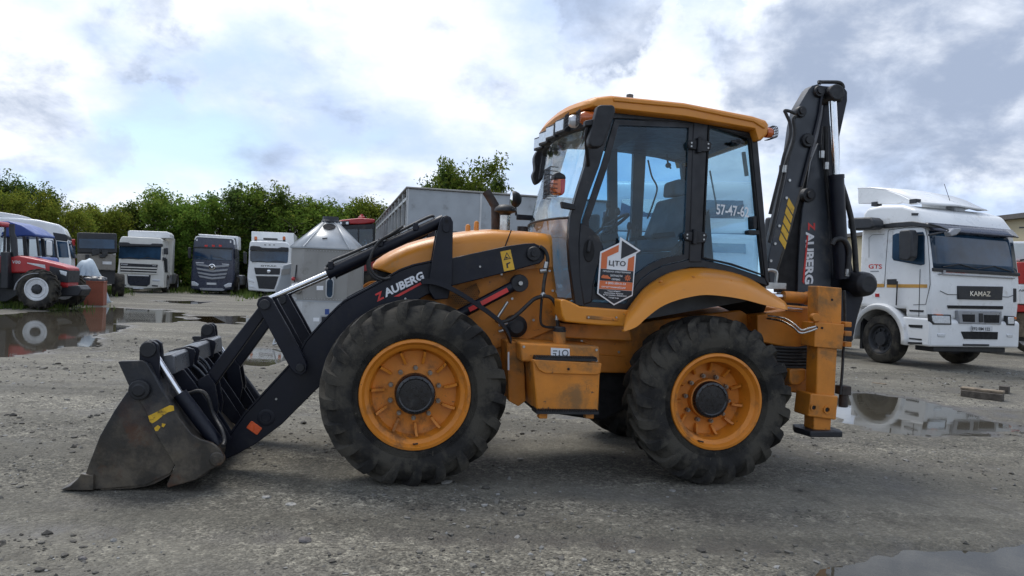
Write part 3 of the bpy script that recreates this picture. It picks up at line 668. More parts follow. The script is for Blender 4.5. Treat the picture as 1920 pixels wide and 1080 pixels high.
    if near:
        q = MB(); q.lathe([(0.0, -0.02), (0.018, -0.02), (0.02, -0.008), (0.062, -0.008), (0.066, 0.0), (0.066, 0.07)], (a.x, tl - 0.035, a.z), 1, 20); q.build('pivot_pin', MAT['black_plastic'], lc)
        q = MB(); q.cyl((a.x, tl - 0.075, a.z), (a.x, tl - 0.03, a.z), 0.016, 12); q.build('bolt', MAT['steel'], lc)
        d = (b_ - a).normalized(); nrm_ = Vector((-d.z, 0, d.x)) * 0.017
        q = MB(); u0, u1 = a + d * 0.105, a + d * 0.33; q.prism([(x.x, x.z) for x in (u0 - nrm_, u1 - nrm_, u1 + nrm_, u0 + nrm_)], tl - 0.0445, tl - 0.03); u0, u1 = a + d * 0.345, a + d * 0.43; q.prism([(x.x, x.z) for x in (u0 - nrm_, u1 - nrm_, u1 + nrm_, u0 + nrm_)], tl - 0.0445, tl - 0.03); q.build('red_label', MAT['red_decal'], lc)
q = MB(); pc = S([(560, 700)], T_ARM)[0]; q.cyl((pc[0] + 0.03, T_ARM + 0.1, pc[1] - 0.02), (pc[0] + 0.03, mir(T_ARM + 0.1), pc[1] - 0.02), 0.075, 18); part(q, 'cross_tube', 'black_paint')

# hoses and guard bar beside the hood
def hose(pxs, t, r, name='hydraulic_hose', mat='hose', parent=BH, n=5):
    pts = [Pm(p[0], p[1], p[2] if len(p) > 2 else t) for p in pxs]
    q = MB(); q.tube(smoothline(pts, n), r, 9); return part(q, name, mat, parent, smooth=60)
hose([(756, 424), (735, 438), (712, 452), (698, 474), (693, 497), (703, 516), (720, 523), (732, 521)], T_ARM - 0.03, 0.010)
hose([(745, 430), (722, 446), (704, 462), (691, 486), (690, 505), (700, 520), (716, 527)], T_ARM + 0.03, 0.010)
bl = [Pm(790, 528, 0.36), Pm(812, 529, 0.36), Pm(838, 538, 0.36), Pm(866, 553, 0.34), Pm(892, 570, 0.32), Pm(918, 588, 0.30), Pm(938, 605, 0.30), Pm(950, 622, 0.30), Pm(957, 640, 0.30)]
q = MB(); ln = smoothline(bl, 5); q.grid([[p + Vector((0, -0.05, 0.02)), p + Vector((0, 0.05, 0.02)), p + Vector((0, 0.05, -0.016)), p + Vector((0, -0.05, -0.016)), p + Vector((0, -0.05, 0.02))] for p in ln]); part(q, 'fender_bracket', 'black_paint')
hose([(1012, 462), (1022, 470), (1027, 486), (1024, 506), (1020, 530), (1018, 552)], 0.42, 0.014)
hose([(1016, 556), (1003, 560), (989, 572), (972, 588), (955, 600), (938, 604), (930, 600)], 0.40, 0.015)
hose([(1018, 555), (1030, 557), (1039, 566), (1044, 582), (1046, 616)], 0.40, 0.014)
hose([(1016, 558), (1014, 585), (1014, 604), (1020, 612), (1034, 614), (1046, 614)], 0.44, 0.010)
for px_, py_, t_, ang in ((1024, 497, 0.42, 80), (1017, 554, 0.42, 60), (1045, 594, 0.40, 88), (1018, 508, 0.42, 10)):
    p = Pm(px_, py_, t_); q = MB(); d = Vector((math.cos(R(ang)), 0, math.sin(R(ang)))) * 0.024; q.cyl(p - d, p + d, 0.019, 10); part(q, 'hose_fitting', 'steel')
for a_, b2 in (((952, 566), (930, 600)), ((935, 610), (952, 606)), ((935, 622), (955, 616))):
    q = MB(); q.cyl(Pm(*a_, 0.5), Pm(*b2, 0.5), 0.012, 10); part(q, 'steel_pipe', 'steel')
q = MB(); c0 = Pm(968, 612, 0.50); q.lathe([(0.0, -0.03), (0.05, -0.03), (0.085, 0.0), (0.085, 0.2)], (c0.x, 0.5, c0.z), 1, 20); part(q, 'articulation_housing', 'black_plastic')

# ---- bucket (four-in-one, resting on the ground) ---------------------------------------
def z2(pts): return [(x / 2.919 + 100, y / 2.919 + 560) for x, y in pts]
TB0, TB1 = 0.01, 1.99
rear_pl = z2([(357, 345), (375, 340), (490, 338), (510, 348), (525, 368), (575, 460), (690, 650), (760, 740), (800, 765), (870, 790), (915, 825), (938, 860), (938, 885), (920, 905), (860, 935), (780, 990), (630, 1032), (622, 1018), (668, 912), (560, 735), (500, 600), (462, 538), (425, 495)])
clam_pl = z2([(422, 490), (462, 538), (505, 612), (664, 912), (640, 958), (500, 1024), (250, 1046), (200, 1046), (172, 960), (190, 910), (250, 755), (330, 615), (395, 520)])
edge_pl = z2([(40, 1044), (95, 1022), (135, 985), (155, 955), (222, 965), (222, 1046)])
pmat('bucket_steel', (0.013, 0.015, 0.020), 0.40, 0, 0.2, 5, (0.075, 0.066, 0.055), 0.30, 3.5, 0.12, 60)
m = MAT['bucket_steel']; t = m.node_tree; b = t.nodes['Principled BSDF']           # worn, earth-stained lower plates
c = t.nodes.new('ShaderNodeTexCoord').outputs['Object']; sx_ = t.nodes.new('ShaderNodeSeparateXYZ'); L(t, c, sx_.inputs[0])
hgt = math_node(t, 'ADD', sx_.outputs['Z'], math_node(t, 'MULTIPLY', math_node(t, 'SUBTRACT', noise(t, c, 2.6, 7, 0.68), 0.5), 0.9))
worn = maprange(t, hgt, 0.22, 0.62, 1.0, 0.0)
earth = mixcol(t, maprange(t, noise(t, c, 5, 7, 0.7), 0.38, 0.66), (0.030, 0.026, 0.021), (0.105, 0.086, 0.062))
rust = mixcol(t, maprange(t, noise(t, c, 3.1, 7, 0.7), 0.52, 0.66), earth, (0.075, 0.032, 0.015))
old = b.inputs['Base Color'].links[0].from_socket
L(t, mixcol(t, worn, old, rust), b.inputs['Base Color'])
bk = bpy.data.objects.new('bucket', None); col.objects.link(bk); bk.parent = BH; bk.empty_display_size = 0.1
rp = S(rear_pl, TB0); cp = S(clam_pl, TB0 - 0.0); ep = S(edge_pl, TB0)
PLT = 0.022
for t0, t1, tt in ((TB0, TB0 + PLT, 0), (mir(TB0) - PLT, mir(TB0), 1)):
    MB().prism(rp, t0 - (0.012 if tt == 0 else 0), t1 + (0.012 if tt else 0)).build('side_plate', MAT['bucket_steel'], bk, bevel=0.004)
    MB().prism(cp, t0 + (0.012 if tt == 0 else -0.012), t1 + (0.012 if tt == 0 else -0.012)).build('clam_side_plate', MAT['bucket_steel'], bk, bevel=0.004)
    MB().prism(ep, t0 - (0.014 if tt == 0 else -0.0), t1 + (0.014 if tt else 0)).build('edge_bit', MAT['bucket_steel'], bk, bevel=0.004)
TBF = mir(TB0)
def shell(line, th, name):
    A = smoothline(line, 4) if len(line) > 2 else [Vector(p) for p in line]
    B = []
    for i, p in enumerate(A):
        d = (A[min(i + 1, len(A) - 1)] - A[max(i - 1, 0)]).normalized(); B.append((p.x - d.y * th, p.y + d.x * th))
    q = MB(); q.strip([(p.x, p.y) for p in A], B, TB0 + PLT, TBF - PLT); return q.build(name, MAT['bucket_steel'], bk, smooth=40)
# rear shell runs down behind the plates, curves into the floor
shell(S(z2([(505, 360), (560, 470), (640, 600), (720, 715), (800, 800), (850, 870), (850, 930), (780, 980), (640, 1020)]), TB0), 0.016, 'rear_shell')
shell(S(z2([(664, 912), (640, 950), (500, 1018), (250, 1040)]), TB0), 0.016, 'clam_floor')
ce = S(z2([(40, 1044), (95, 1026), (250, 1030), (420, 1030), (420, 1046), (250, 1046)]), TB0); MB().prism(ce, TB0 + PLT, TBF - PLT).build('cutting_edge', MAT['bucket_steel'], bk, bevel=0.003)
# top box beam and the ribs standing on the rear shell
bm_ = S(z2([(490, 338), (520, 352), (610, 330), (640, 350), (655, 430), (560, 470)]), TB0)
# hinge brackets with big pins, clam cylinders
for t0 in (TB0 + 0.05, TBF - 0.05 - 0.12):
    hb = S(z2([(470, 345), (470, 290), (480, 250), (505, 232), (545, 232), (570, 250), (578, 300), (580, 470), (520, 370)]), TB0 + 0.05)
    q = MB(); q.prism(hb, t0, t0 + 0.03); q.prism(hb, t0 + 0.09, t0 + 0.12); hbo = q.build('hinge_bracket', MAT['black_paint'], bk, bevel=0.005)
    cc = S(z2([(520, 278)]), TB0 + 0.05)[0]; q = MB(); q.cyl((cc[0], t0 - 0.015, cc[1]), (cc[0], t0 + 0.135, cc[1]), 0.050, 20); q.build('hinge_pin', MAT['black_plastic'], bk, bevel=0.005)
    a = Vector((cc[0], t0 + 0.06, cc[1])); e1 = S(z2([(690, 520), (900, 800)]), TB0 + 0.1)
    m1 = Vector((e1[0][0], t0 + 0.06, e1[0][1])); m2 = Vector((e1[1][0], t0 + 0.06, e1[1][1]))
    q = MB(); q.cyl(m1, m2, 0.046, 18); ccb = q.build('clam_cylinder', MAT['black_paint'], bk)
    q = MB(); q.cyl(a, m1, 0.022, 14); q.build('clam_piston_rod', MAT['chrome'], bk)
    c2 = S(z2([(480, 495)]), TB0)[0]
    q = MB(); tt = TB0 - 0.06 if t0 < 1 else TBF + 0.02; q.lathe([(0, 0), (0.034, 0), (0.04, 0.008), (0.06, 0.010), (0.064, 0.016), (0.064, 0.06)], (c2[0], tt, c2[1]), 1, 22); q.build('hinge_pin', MAT['black_plastic'], bk, bevel=0.003)
    c2 = S(z2([(897, 875)]), TB0)[0]
    q = MB(); tt = TB0 - 0.03 if t0 < 1 else TBF; q.lathe([(0, 0), (0.02, 0), (0.022, 0.005), (0.040, 0.006), (0.046, 0.012), (0.046, 0.03)], (c2[0], tt, c2[1]), 1, 20); q.build('pivot_pin', MAT['bucket_steel'], bk)
bt = S(z2([(495, 348), (505, 340), (600, 322), (618, 336), (628, 430), (565, 450)]), TB0)
q = MB(); q.prism(bt, TB0 + 0.19, TBF - 0.19); q.build('top_beam', MAT['beam_grey'] if 'beam_grey' in MAT else pmat('beam_grey', (0.10, 0.105, 0.115), 0.32, 0, 0.15, 4, (0.06, 0.055, 0.05), 0.2, 5), bk, bevel=0.005)
bt2 = S(z2([(495, 336), (600, 313), (650, 325), (660, 345), (640, 440), (600, 470), (560, 460)]), TB0)
q = MB()
for tpos in (0.60, 0.73, 1.32):
    q = MB(); q.prism(bt2, tpos, tpos + 0.02); q.build('gusset_plate', MAT['black_paint'], bk, bevel=0.003)
rib = S(z2([(560, 440), (640, 425), (700, 500), (800, 640), (880, 760), (920, 830), (880, 850), (800, 795), (690, 670), (600, 530)]), TB0)
for tpos in (0.36, 0.46, 0.90, 1.14, 1.52, 1.64):
    q = MB(); q.prism(rib, tpos, tpos + 0.018); q.build('rear_rib', MAT['black_paint'], bk, bevel=0.003)
lug = S([(372, 712), (392, 700), (404, 716), (412, 760), (404, 800), (384, 770)], T_ARM)
for tpos in (T_ARM - 0.04, T_ARM + 0.12, mir(T_ARM + 0.15), mir(T_ARM - 0.01)):
    q = MB(); q.prism(lug, tpos, tpos + 0.03); q.build('link_bracket', MAT['black_paint'], bk, bevel=0.003)
hose([(520 / 2.919 + 100 + 60, 500 / 2.919 + 560, 0.25), (330, 732, 0.25), (352, 738, 0.22), (372, 733, 0.2), (388, 742, 0.2), (400, 778, 0.2), (416, 806, 0.1), (421, 826, 0.05), (418, 836, 0.0)], 0.2, 0.013, parent=bk)
for k in range(3): hose([(318 + 8 * k, 690 - 8 * k, 0.55 + 0.15 * k), (345 + 8 * k, 678 - 6 * k, 0.6 + 0.15 * k), (368 + 8 * k, 690 - 6 * k, 0.62 + 0.15 * k), (384 + 6 * k, 706 - 4 * k, 0.6 + 0.15 * k)], 0.6, 0.010, 'hydraulic_line', 'grey_black', parent=bk)
# flaked yellow warning paint on the plate
for poly in ([(522, 640), (560, 622), (600, 600), (640, 582), (662, 585), (664, 610), (630, 620), (600, 640), (570, 665), (545, 680), (532, 672)], [(555, 705), (575, 690), (590, 700), (575, 722), (562, 722)], [(598, 680), (618, 684), (608, 702), (596, 698)]):
    q = MB(); q.prism(S(z2(poly), TB0), TB0 - 0.0145, TB0 - 0.011); q.build('paint_patch', MAT['yellow_flake'] if 'yellow_flake' in MAT else pmat('yellow_flake', (0.60, 0.36, 0.02), 0.6, 0, 0.15, 12, (0.03, 0.028, 0.026), 0.42, 16), bk)

# ---- step box, tank, filler -------------------------------------------------------------
q = MB(); a = S([(976, 643), (1124, 650), (1125, 684), (978, 678)], 0.14); q.prism(a, 0.14, 0.60); tank = part(q, 'fuel_tank', 'orange_dirty', bevel=0.014, seg=3)
q = MB(); a = S([(950, 640), (982, 642), (986, 752), (972, 762), (954, 752)], 0.34); q.prism(a, 0.34, 0.60); part(q, 'tank_side_panel', 'orange_dirty', bevel=0.006)
q = MB(); a = S([(952, 660), (955, 660), (955, 694), (952, 694)], 0.33); q.prism(a, 0.328, 0.345); part(q, 'level_gauge', 'paper_white')
q = MB(); a = S([(999, 676), (1126, 682), (1122, 771), (1006, 770)], 0.06); q.prism(a, 0.06, 0.46); sbx = part(q, 'step_box', 'orange_dirty', bevel=0.012, seg=3)
q = MB(); a = S([(997, 674), (1128, 681), (1126, 700), (1118, 703), (1022, 700), (1010, 694), (1003, 682)], 0.05); q.prism(a, 0.044, 0.075); q.build('lid_flap', MAT['orange_dirty'], sbx, bevel=0.006)
q = MB(); p = Pm(1066, 692, 0.04); q.cyl((p.x, 0.036, p.z), (p.x, 0.05, p.z), 0.009, 10); q.build('lock', MAT['dark_gap'], sbx)
def serrated(pxl, pxr, t0, t1):
    A, Bq = Pm(*pxl, t0), Pm(*pxr, t0); root = None; q = MB(); n = 26
    q.box(A.x, Bq.x, t0, t1, A.z - 0.012, A.z + 0.006)
    for k in range(n):
        x = A.x + (Bq.x - A.x) * (k + 0.5) / n; q.box(x - 0.004, x + 0.004, t0 - 0.002, t1, A.z + 0.006, A.z + 0.017)
    return part(q, 'step_tread', 'black_plastic')
serrated((1004, 672), (1120, 676), 0.05, 0.16); serrated((1006, 773), (1123, 775), 0.0, 0.16)
for px_ in (1018, 1105):
    p = Pm(px_, 783, 0.06); q = MB(); q.box(p.x - 0.03, p.x + 0.03, 0.05, 0.12, p.z - 0.006, p.z + 0.03); part(q, 'step_bracket', 'orange_dirty', bevel=0.004)
p = Pm(1048, 650, 0.26); pt = Pm(1048, 622, 0.26); q = MB(); q.lathe([(0, 0), (0.046, 0), (0.046, pt.z - p.z), (0.0, pt.z - p.z)], p, 2, 20); fl = part(q, 'filler_neck', 'orange_dirty')
q = MB(); q.lathe([(0.0, 0.0), (0.042, 0.0), (0.044, 0.03), (0.038, 0.038), (0, 0.038)], (p.x, p.y, pt.z), 2, 20)
for k in range(10): q.cyl((p.x + 0.043 * math.cos(k * 0.628), p.y + 0.043 * math.sin(k * 0.628), pt.z + 0.002), (p.x + 0.043 * math.cos(k * 0.628), p.y + 0.043 * math.sin(k * 0.628), pt.z + 0.012), 0.007, 6)
q.build('filler_cap', MAT['black_plastic'], fl)
q = MB(); a = S([(1033, 652), (1068, 654), (1068, 670), (1033, 668)], 0.135); q.prism(a, 0.133, 0.15); lb = q.build('info_label', MAT['white_decal'], tank)
q = MB()
for pts in ([(1037, 657), (1045, 657), (1045, 659), (1037, 659)], [(1037, 662), (1043, 662), (1043, 666), (1041, 666), (1041, 664), (1037, 664)], [(1048, 657), (1050, 657), (1050, 667), (1048, 667)]): q.prism(S(pts, 0.13), 0.1315, 0.136)
cc = S([(1060, 662)], 0.13)[0]; ro, ri = circ(cc[0], cc[1], 0.024, 18), circ(cc[0], cc[1], 0.017, 18)
for k in range(18): q.prism([ro[k], ro[(k + 1) % 18], ri[(k + 1) % 18], ri[k]], 0.1315, 0.136)
q.build('label_print', MAT['cab_grey'], lb)

for px_, py_, t_ in ((905, 520, HW + 0.02), (940, 514, HW + 0.02), (1030, 508, HW + 0.02), (1036, 545, HW + 0.02), (1040, 590, HW + 0.02), (1000, 600, HW + 0.02), (960, 560, HW + 0.02), (1075, 622, 0.62), (1100, 624, 0.62), (1130, 622, 0.62), (1150, 636, 0.62), (1090, 640, 0.62), (1160, 660, 0.62), (982, 650, 0.14), (1118, 656, 0.14), (1118, 676, 0.14)):
    p = Pm(px_, py_, t_); q = MB(); q.cyl((p.x, t_ - 0.010, p.z), (p.x, t_ + 0.01, p.z), 0.010, 6); part(q, 'bolt', 'steel')
for a_, b2, t_ in (((1060, 612), (1168, 616), 0.62), ((1070, 660), (1170, 668), 0.62), ((952, 640), (955, 752), 0.34)):
    q = MB(); q.tube([Pm(*a_, t_), Pm(*b2, t_)], 0.007, 6); part(q, 'weld_seam', 'orange_dirty')
q = MB(); a = S([(1052, 606), (1180, 610), (1186, 640), (1060, 634)], 0.5); q.prism(a, 0.50, 0.66); part(q, 'cab_mount', 'orange_dirty', bevel=0.01)
# ---- cab ------------------------------------------------------------------------------
TCB = 0.30; TCF = mir(TCB)
cab = bpy.data.objects.new('cab', None); col.objects.link(cab); cab.parent = BH; cab.empty_display_size = 0.1
def cpart(mb, name, mat, **kw): return mb.build(name, MAT[mat], cab, **kw)
AL = [(1112, 214), (1097, 311), (1082, 360), (1069, 407), (1066, 455), (1069, 500), (1073, 530), (1078, 572)]
AR = [(1152, 214), (1124, 311), (1105, 362), (1090, 411), (1086, 455), (1087, 500), (1091, 530), (1098, 576)]
HT = [(1112, 203), (1160, 206), (1230, 216), (1310, 230), (1418, 250)]
HBt = [(1112, 224), (1160, 222), (1230, 226), (1310, 232), (1412, 258)]
BL = [(1301, 226), (1297, 360), (1292, 492)]; BR = [(1329, 230), (1322, 360), (1316, 492)]
CL = [(1408, 250), (1421, 390), (1435, 524)]; CR = [(1420, 250), (1433, 390), (1443, 536)]
SU = [(1078, 562), (1107, 566), (1174, 569), (1186, 545), (1202, 524), (1222, 509), (1245, 498), (1292, 487), (1318, 486), (1372, 499), (1436, 521)]
SL = [(1064, 568), (1100, 580), (1184, 586), (1198, 560), (1213, 541), (1232, 525), (1252, 514), (1294, 502), (1320, 502), (1372, 514), (1442, 537)]
for T in ((lambda t: t), mir):
    for A, Bq, nm in ((AL, AR, 'front_pillar'), (HT, HBt, 'roof_rail'), (BL, BR, 'door_pillar'), (CL, CR, 'rear_pillar'), (SU, SL, 'sill')):
        q = MB(); d = {'front_pillar': 0.0, 'roof_rail': 0.006, 'door_pillar': 0.004, 'rear_pillar': 0.002, 'sill': 0.008}[nm]
        q.strip(S(A, TCB), S(Bq, TCB), T(TCB + d), T(TCB + 0.075 - d)); cpart(q, nm, 'cab_frame', bevel=0.007)
    gdoor = S([(1150, 221), (1302, 229), (1293, 489), (1245, 500), (1222, 511), (1202, 526), (1186, 547), (1174, 570), (1106, 567), (1087, 500), (1089, 411), (1124, 311)], TCB)
    q = MB(); q.prism(gdoor, T(TCB + 0.030), T(TCB + 0.036)); cpart(q, 'door_glass', 'cab_glass')
    gq = S([(1327, 231), (1411, 256), (1437, 522), (1372, 502), (1315, 488)], TCB)
    q = MB(); q.prism(gq, T(TCB + 0.030), T(TCB + 0.036)); cpart(q, 'quarter_glass', 'cab_glass')
# seal line round the quarter glass and door frame edge
def ring(px, w_, t0, t1, name, mat, parent):
    a = S(px, t0); n = len(a); cx_ = sum(p[0] for p in a) / n; cz = sum(p[1] for p in a) / n; q = MB(); inn = []
    for i in range(n):
        p0, p1, p2 = Vector(a[i - 1]), Vector(a[i]), Vector(a[(i + 1) % n]); d1 = (p1 - p0).normalized(); d2 = (p2 - p1).normalized()
        n1 = Vector((-d1.y, d1.x)); n2 = Vector((-d2.y, d2.x)); nn = (n1 + n2).normalized()
        if nn.dot(Vector((cx_, cz)) - p1) < 0: nn = -nn
        inn.append(tuple(p1 + nn * w_))
    for i in range(n): q.prism([a[i], a[(i + 1) % n], inn[(i + 1) % n], inn[i]], t0, t1)
    return q.build(name, MAT[mat], parent, weld=True)
ring([(1329, 234), (1407, 257), (1433, 517), (1372, 497), (1317, 484)], 0.014, TCB - 0.004, TCB + 0.03, 'glass_seal', 'dark_gap', cab)
ring([(1153, 224), (1300, 231), (1292, 485), (1245, 496), (1222, 507), (1202, 522), (1186, 543), (1173, 564), (1110, 562), (1094, 500), (1092, 414), (1127, 311)], 0.05, TCB + 0.012, TCB + 0.029, 'door_frame_band', 'cab_frame', cab)
# lower door panel that carries the handle
hp = S([(1089, 418), (1108, 428), (1124, 444), (1131, 462), (1129, 482), (1119, 505), (1112, 535), (1110, 566), (1094, 572), (1086, 520), (1086, 455)], TCB)
q = MB(); q.prism(hp, TCB - 0.004, TCB + 0.028); hpan = cpart(q, 'door_handle_panel', 'cab_frame', bevel=0.008)
cc = S([(1104, 470)], TCB)[0]; q = MB(); q.prism([(cc[0] + 0.042 * math.cos(a) , cc[1] + 0.085 * math.sin(a)) for a in np.linspace(0, 2 * math.pi, 20, endpoint=False)], TCB - 0.012, TCB + 0.0); q.build('handle_recess', MAT['dark_gap'], hpan, bevel=0.008)
cc = S([(1103, 462)], TCB)[0]; q = MB(); q.prism(rrect(cc[0], cc[1], 0.022, 0.09, 0.010, 4, R(-6)), TCB - 0.035, TCB - 0.012); q.build('door_handle', MAT['black_plastic'], hpan, bevel=0.006)
# hinges
for px_, py_ in ((1312, 273), (1304, 444)):
    x0, z0 = S([(px_, py_)], TCB)[0]; q = MB()
    q.prism([(x0 - 0.105, z0 + 0.012), (x0 - 0.09, z0 + 0.030), (x0 - 0.03, z0 + 0.036), (x0 - 0.03, z0 - 0.036), (x0 - 0.09, z0 - 0.030)], TCB - 0.016, TCB + 0.01)
    q.prism([(x0 + 0.09, z0 + 0.012), (x0 + 0.075, z0 + 0.034), (x0 - 0.0, z0 + 0.048), (x0 - 0.0, z0 - 0.05), (x0 + 0.075, z0 - 0.04)], TCB - 0.018, TCB + 0.01)
    q.cyl((x0 - 0.012, TCB - 0.018, z0 - 0.058), (x0 - 0.012, TCB - 0.018, z0 + 0.058), 0.016, 12); hg = cpart(q, 'door_hinge', 'black_plastic', bevel=0.004)
    q = MB()
    for dx, dz in ((-0.075, 0.012), (-0.075, -0.014), (0.06, 0.014), (0.06, -0.018)): q.cyl((x0 + dx, TCB - 0.023, z0 + dz), (x0 + dx, TCB - 0.01, z0 + dz), 0.007, 8)
    q.build('hinge_bolt', MAT['steel'], hg)
# windscreen and rear window, bowed between the two sides
def bowed(px, t, bow, name, mat, inset=0.04, n=10, th=0.006):
    e = [Vector((a, b)) for a, b in S(px, t)]; rows = []
    for p in e:
        row = []
        for k in range(n + 1):
            f = k / n; yy_ = TCB + inset + (TCF - TCB - 2 * inset) * f; row.append((p.x + bow * (1 - (2 * f - 1) ** 2) ** 0.8, yy_, p.y))
        rows.append(row)
    q = MB(); q.grid(rows); return cpart(q, name, mat, smooth=60, solid=th)
ws = [(1116, 214), (1101, 311), (1086, 360), (1073, 407), (1070, 455), (1073, 500), (1077, 530), (1081, 572)]
bowed(ws[:4], TCB, -0.14, 'windscreen', 'clear_glass')
bowed(ws[3:], TCB, -0.14, 'lower_front_glass', 'clear_glass')
e = S([(1073, 407)], TCB)[0]; q = MB(); q.tube([(e[0] - 0.14 * (1 - (2 * k / 10 - 1) ** 2) ** 0.8 - 0.004, TCB + 0.04 + (TCF - TCB - 0.08) * k / 10, e[1]) for k in range(11)], 0.010, 8); cpart(q, 'glass_joint', 'cab_frame')
bowed([(1418, 258), (1431, 390), (1440, 525)], TCB, 0.02, 'rear_window', 'clear_glass')
q = MB(); a, b_ = S([(1418, 254)], TCB)[0], S([(1441, 530)], TCB)[0]
q.box(a[0] - 0.05, a[0] + 0.01, TCB + 0.07, TCF - 0.07, a[1] - 0.03, a[1] + 0.03); q.box(b_[0] - 0.05, b_[0] + 0.01, TCB + 0.07, TCF - 0.07, b_[1] - 0.05, b_[1] + 0.03)
cpart(q, 'rear_cross_rail', 'cab_frame', bevel=0.006)
a = S([(1116, 214)], TCB)[0]; q = MB(); q.box(a[0] - 0.03, a[0] + 0.05, TCB + 0.07, TCF - 0.07, a[1] - 0.035, a[1] + 0.03); cpart(q, 'front_cross_rail', 'cab_frame', bevel=0.006)
# lettering on the rear side glass, seen from outside
sub_text('57-47-62', (1343, 402), (1404, 408), (1343, 382), TCB + 0.027, 'white_decal', parent=cab, name='window_lettering')
# floor and bulkhead
fl_ = S([(1080, 572), (1184, 584), (1250, 515), (1320, 505), (1440, 535), (1440, 560), (1180, 606), (1060, 600)], TCB)
q = MB(); q.prism(fl_, TCB + 0.08, TCF - 0.08); cpart(q, 'cab_floor', 'cab_grey')
# interior: seat, console, wheel, levers
st_ = lambda pts, t0, t1, nm, mt, **kw: cpart(MB().prism(S(pts, 0.9), t0, t1), nm, mt, **kw)
st_([(1187, 452), (1262, 446), (1268, 470), (1190, 474)], 0.78, 1.26, 'seat_cushion', 'seat_cloth', bevel=0.03, seg=3)
st_([(1246, 452), (1232, 440), (1258, 372), (1282, 366), (1290, 372), (1276, 450)], 0.80, 1.24, 'seat_backrest', 'seat_cloth', bevel=0.03, seg=3)
st_([(1262, 366), (1264, 340), (1272, 335), (1288, 337), (1290, 366)], 0.90, 1.14, 'headrest', 'seat_cloth', bevel=0.025, seg=3)
st_([(1210, 474), (1256, 472), (1262, 520), (1205, 520)], 0.84, 1.20, 'seat_base', 'cab_grey', bevel=0.01)
st_([(1098, 470), (1126, 440), (1150, 446), (1140, 520), (1098, 540)], 0.86, 1.20, 'steering_console', 'cab_grey', bevel=0.02)
c0 = Pm(1142, 425, 1.0); q = MB(); ring_ = [(c0 + Vector((0.185 * math.cos(a) * 0.80, 0.185 * math.sin(a), 0.185 * math.cos(a) * 0.6))) for a in np.linspace(0, 2 * math.pi, 25)]
q.tube(ring_, 0.014, 8, cap=False); q.cyl(c0, c0 + Vector((0.10, 0, -0.18)), 0.025, 10); q.tube([ring_[6], c0, ring_[18]], 0.010, 6); cpart(q, 'steering_wheel', 'black_plastic', smooth=60)
for px_, py_, ex, ey in ((1145, 440, 1158, 398), (1128, 430, 1141, 385), (1190, 470, 1196, 428), (1172, 472, 1180, 425)):
    q = MB(); a, b_ = Pm(px_, py_, 0.72), Pm(ex, ey, 0.72); q.cyl(a, b_, 0.009, 8); q.lathe([(0, -0.03), (0.018, -0.02), (0.022, 0.01), (0.012, 0.035), (0, 0.038)], b_, 2, 12); cpart(q, 'control_lever', 'black_plastic', smooth=60)
st_([(1165, 480), (1206, 476), (1212, 530), (1168, 540)], 0.64, 0.80, 'side_console', 'cab_grey', bevel=0.015)
st_([(1292, 400), (1210, 500), (1225, 520), (1300, 500)], 0.50, 0.62, 'rear_console', 'cab_frame', bevel=0.01)
st_([(1185, 238), (1205, 240), (1206, 470), (1188, 470)], 1.56, 1.60, 'far_door_post', 'cab_frame')
q = MB(); p = Pm(1253, 310, 0.5); q.tube([Pm(1250, 290, 0.45), p, Pm(1258, 316, 0.5)], 0.008, 6); q.lathe([(0, -0.02), (0.02, -0.012), (0.02, 0.012), (0, 0.02)], p, 1, 12); cpart(q, 'window_latch', 'black_plastic')
for pts, nm in (([(1374, 268), (1388, 266)], 'glass_knob'),):
    p = Pm(1381, 267, TCB); q = MB(); q.cyl((p.x, TCB - 0.03, p.z), (p.x, TCB + 0.05, p.z), 0.022, 12); q.prism(rrect(p.x, p.z, 0.11, 0.022, 0.010, 3), TCB - 0.03, TCB - 0.015); cpart(q, nm, 'black_plastic', bevel=0.003)
p = Pm(1412, 425, TCB); q = MB(); q.prism(rrect(p.x, p.z + 0.03, 0.028, 0.10, 0.010, 3, R(5)), TCB - 0.03, TCB + 0.06); q.prism(rrect(p.x, p.z - 0.045, 0.09, 0.035, 0.012, 3), TCB - 0.02, TCB + 0.05); cpart(q, 'window_latch', 'black_plastic', bevel=0.004)
st_([(1118, 440), (1150, 436), (1153, 450), (1120, 456)], 0.78, 1.25, 'instrument_panel', 'cab_frame', bevel=0.01)
st_([(1160, 400), (1172, 398), (1174, 420), (1161, 421)], 1.30, 1.36, 'monitor', 'dark_gap', bevel=0.006)
st_([(1210, 440), (1250, 436), (1252, 446), (1212, 450)], 0.72, 0.78, 'armrest', 'cab_frame', bevel=0.01); st_([(1210, 440), (1250, 436), (1252, 446), (1212, 450)], 1.26, 1.32, 'armrest', 'cab_frame', bevel=0.01)
hose([(1215, 300, 1.5), (1222, 330, 1.5), (1232, 352, 1.5), (1225, 380, 1.5), (1214, 410, 1.5)], 1.5, 0.008, 'cable', parent=cab)
q = MB(); q.box(0, 0, 0, 0, 0, 0); a = Pm(1160, 235, 0.6); q = MB(); q.box(a.x - 0.12, a.x + 0.22, 0.55, 1.45, a.z - 0.05, a.z + 0.02); cpart(q, 'overhead_console', 'cab_grey', bevel=0.02)
for px_, py_ in ((1178, 596), (1240, 520), (1300, 512), (1370, 520), (1440, 552)):
    p = Pm(px_, py_ + 8, 0.10); q = MB(); q.lathe([(0, -0.012), (0.010, -0.010), (0.012, 0.03)], p, 1, 8); part(q, 'fender_bolt', 'orange_dirty')
# gas strut seen through the quarter glass
q = MB(); q.cyl(Pm(1394, 285, 1.45), Pm(1400, 330, 1.45), 0.02, 8); cpart(q, 'window_stay', 'black_plastic'); q = MB(); q.cyl(Pm(1331, 320, 1.4), Pm(1345, 395, 1.4), 0.008, 8); cpart(q, 'gas_strut', 'black_plastic')
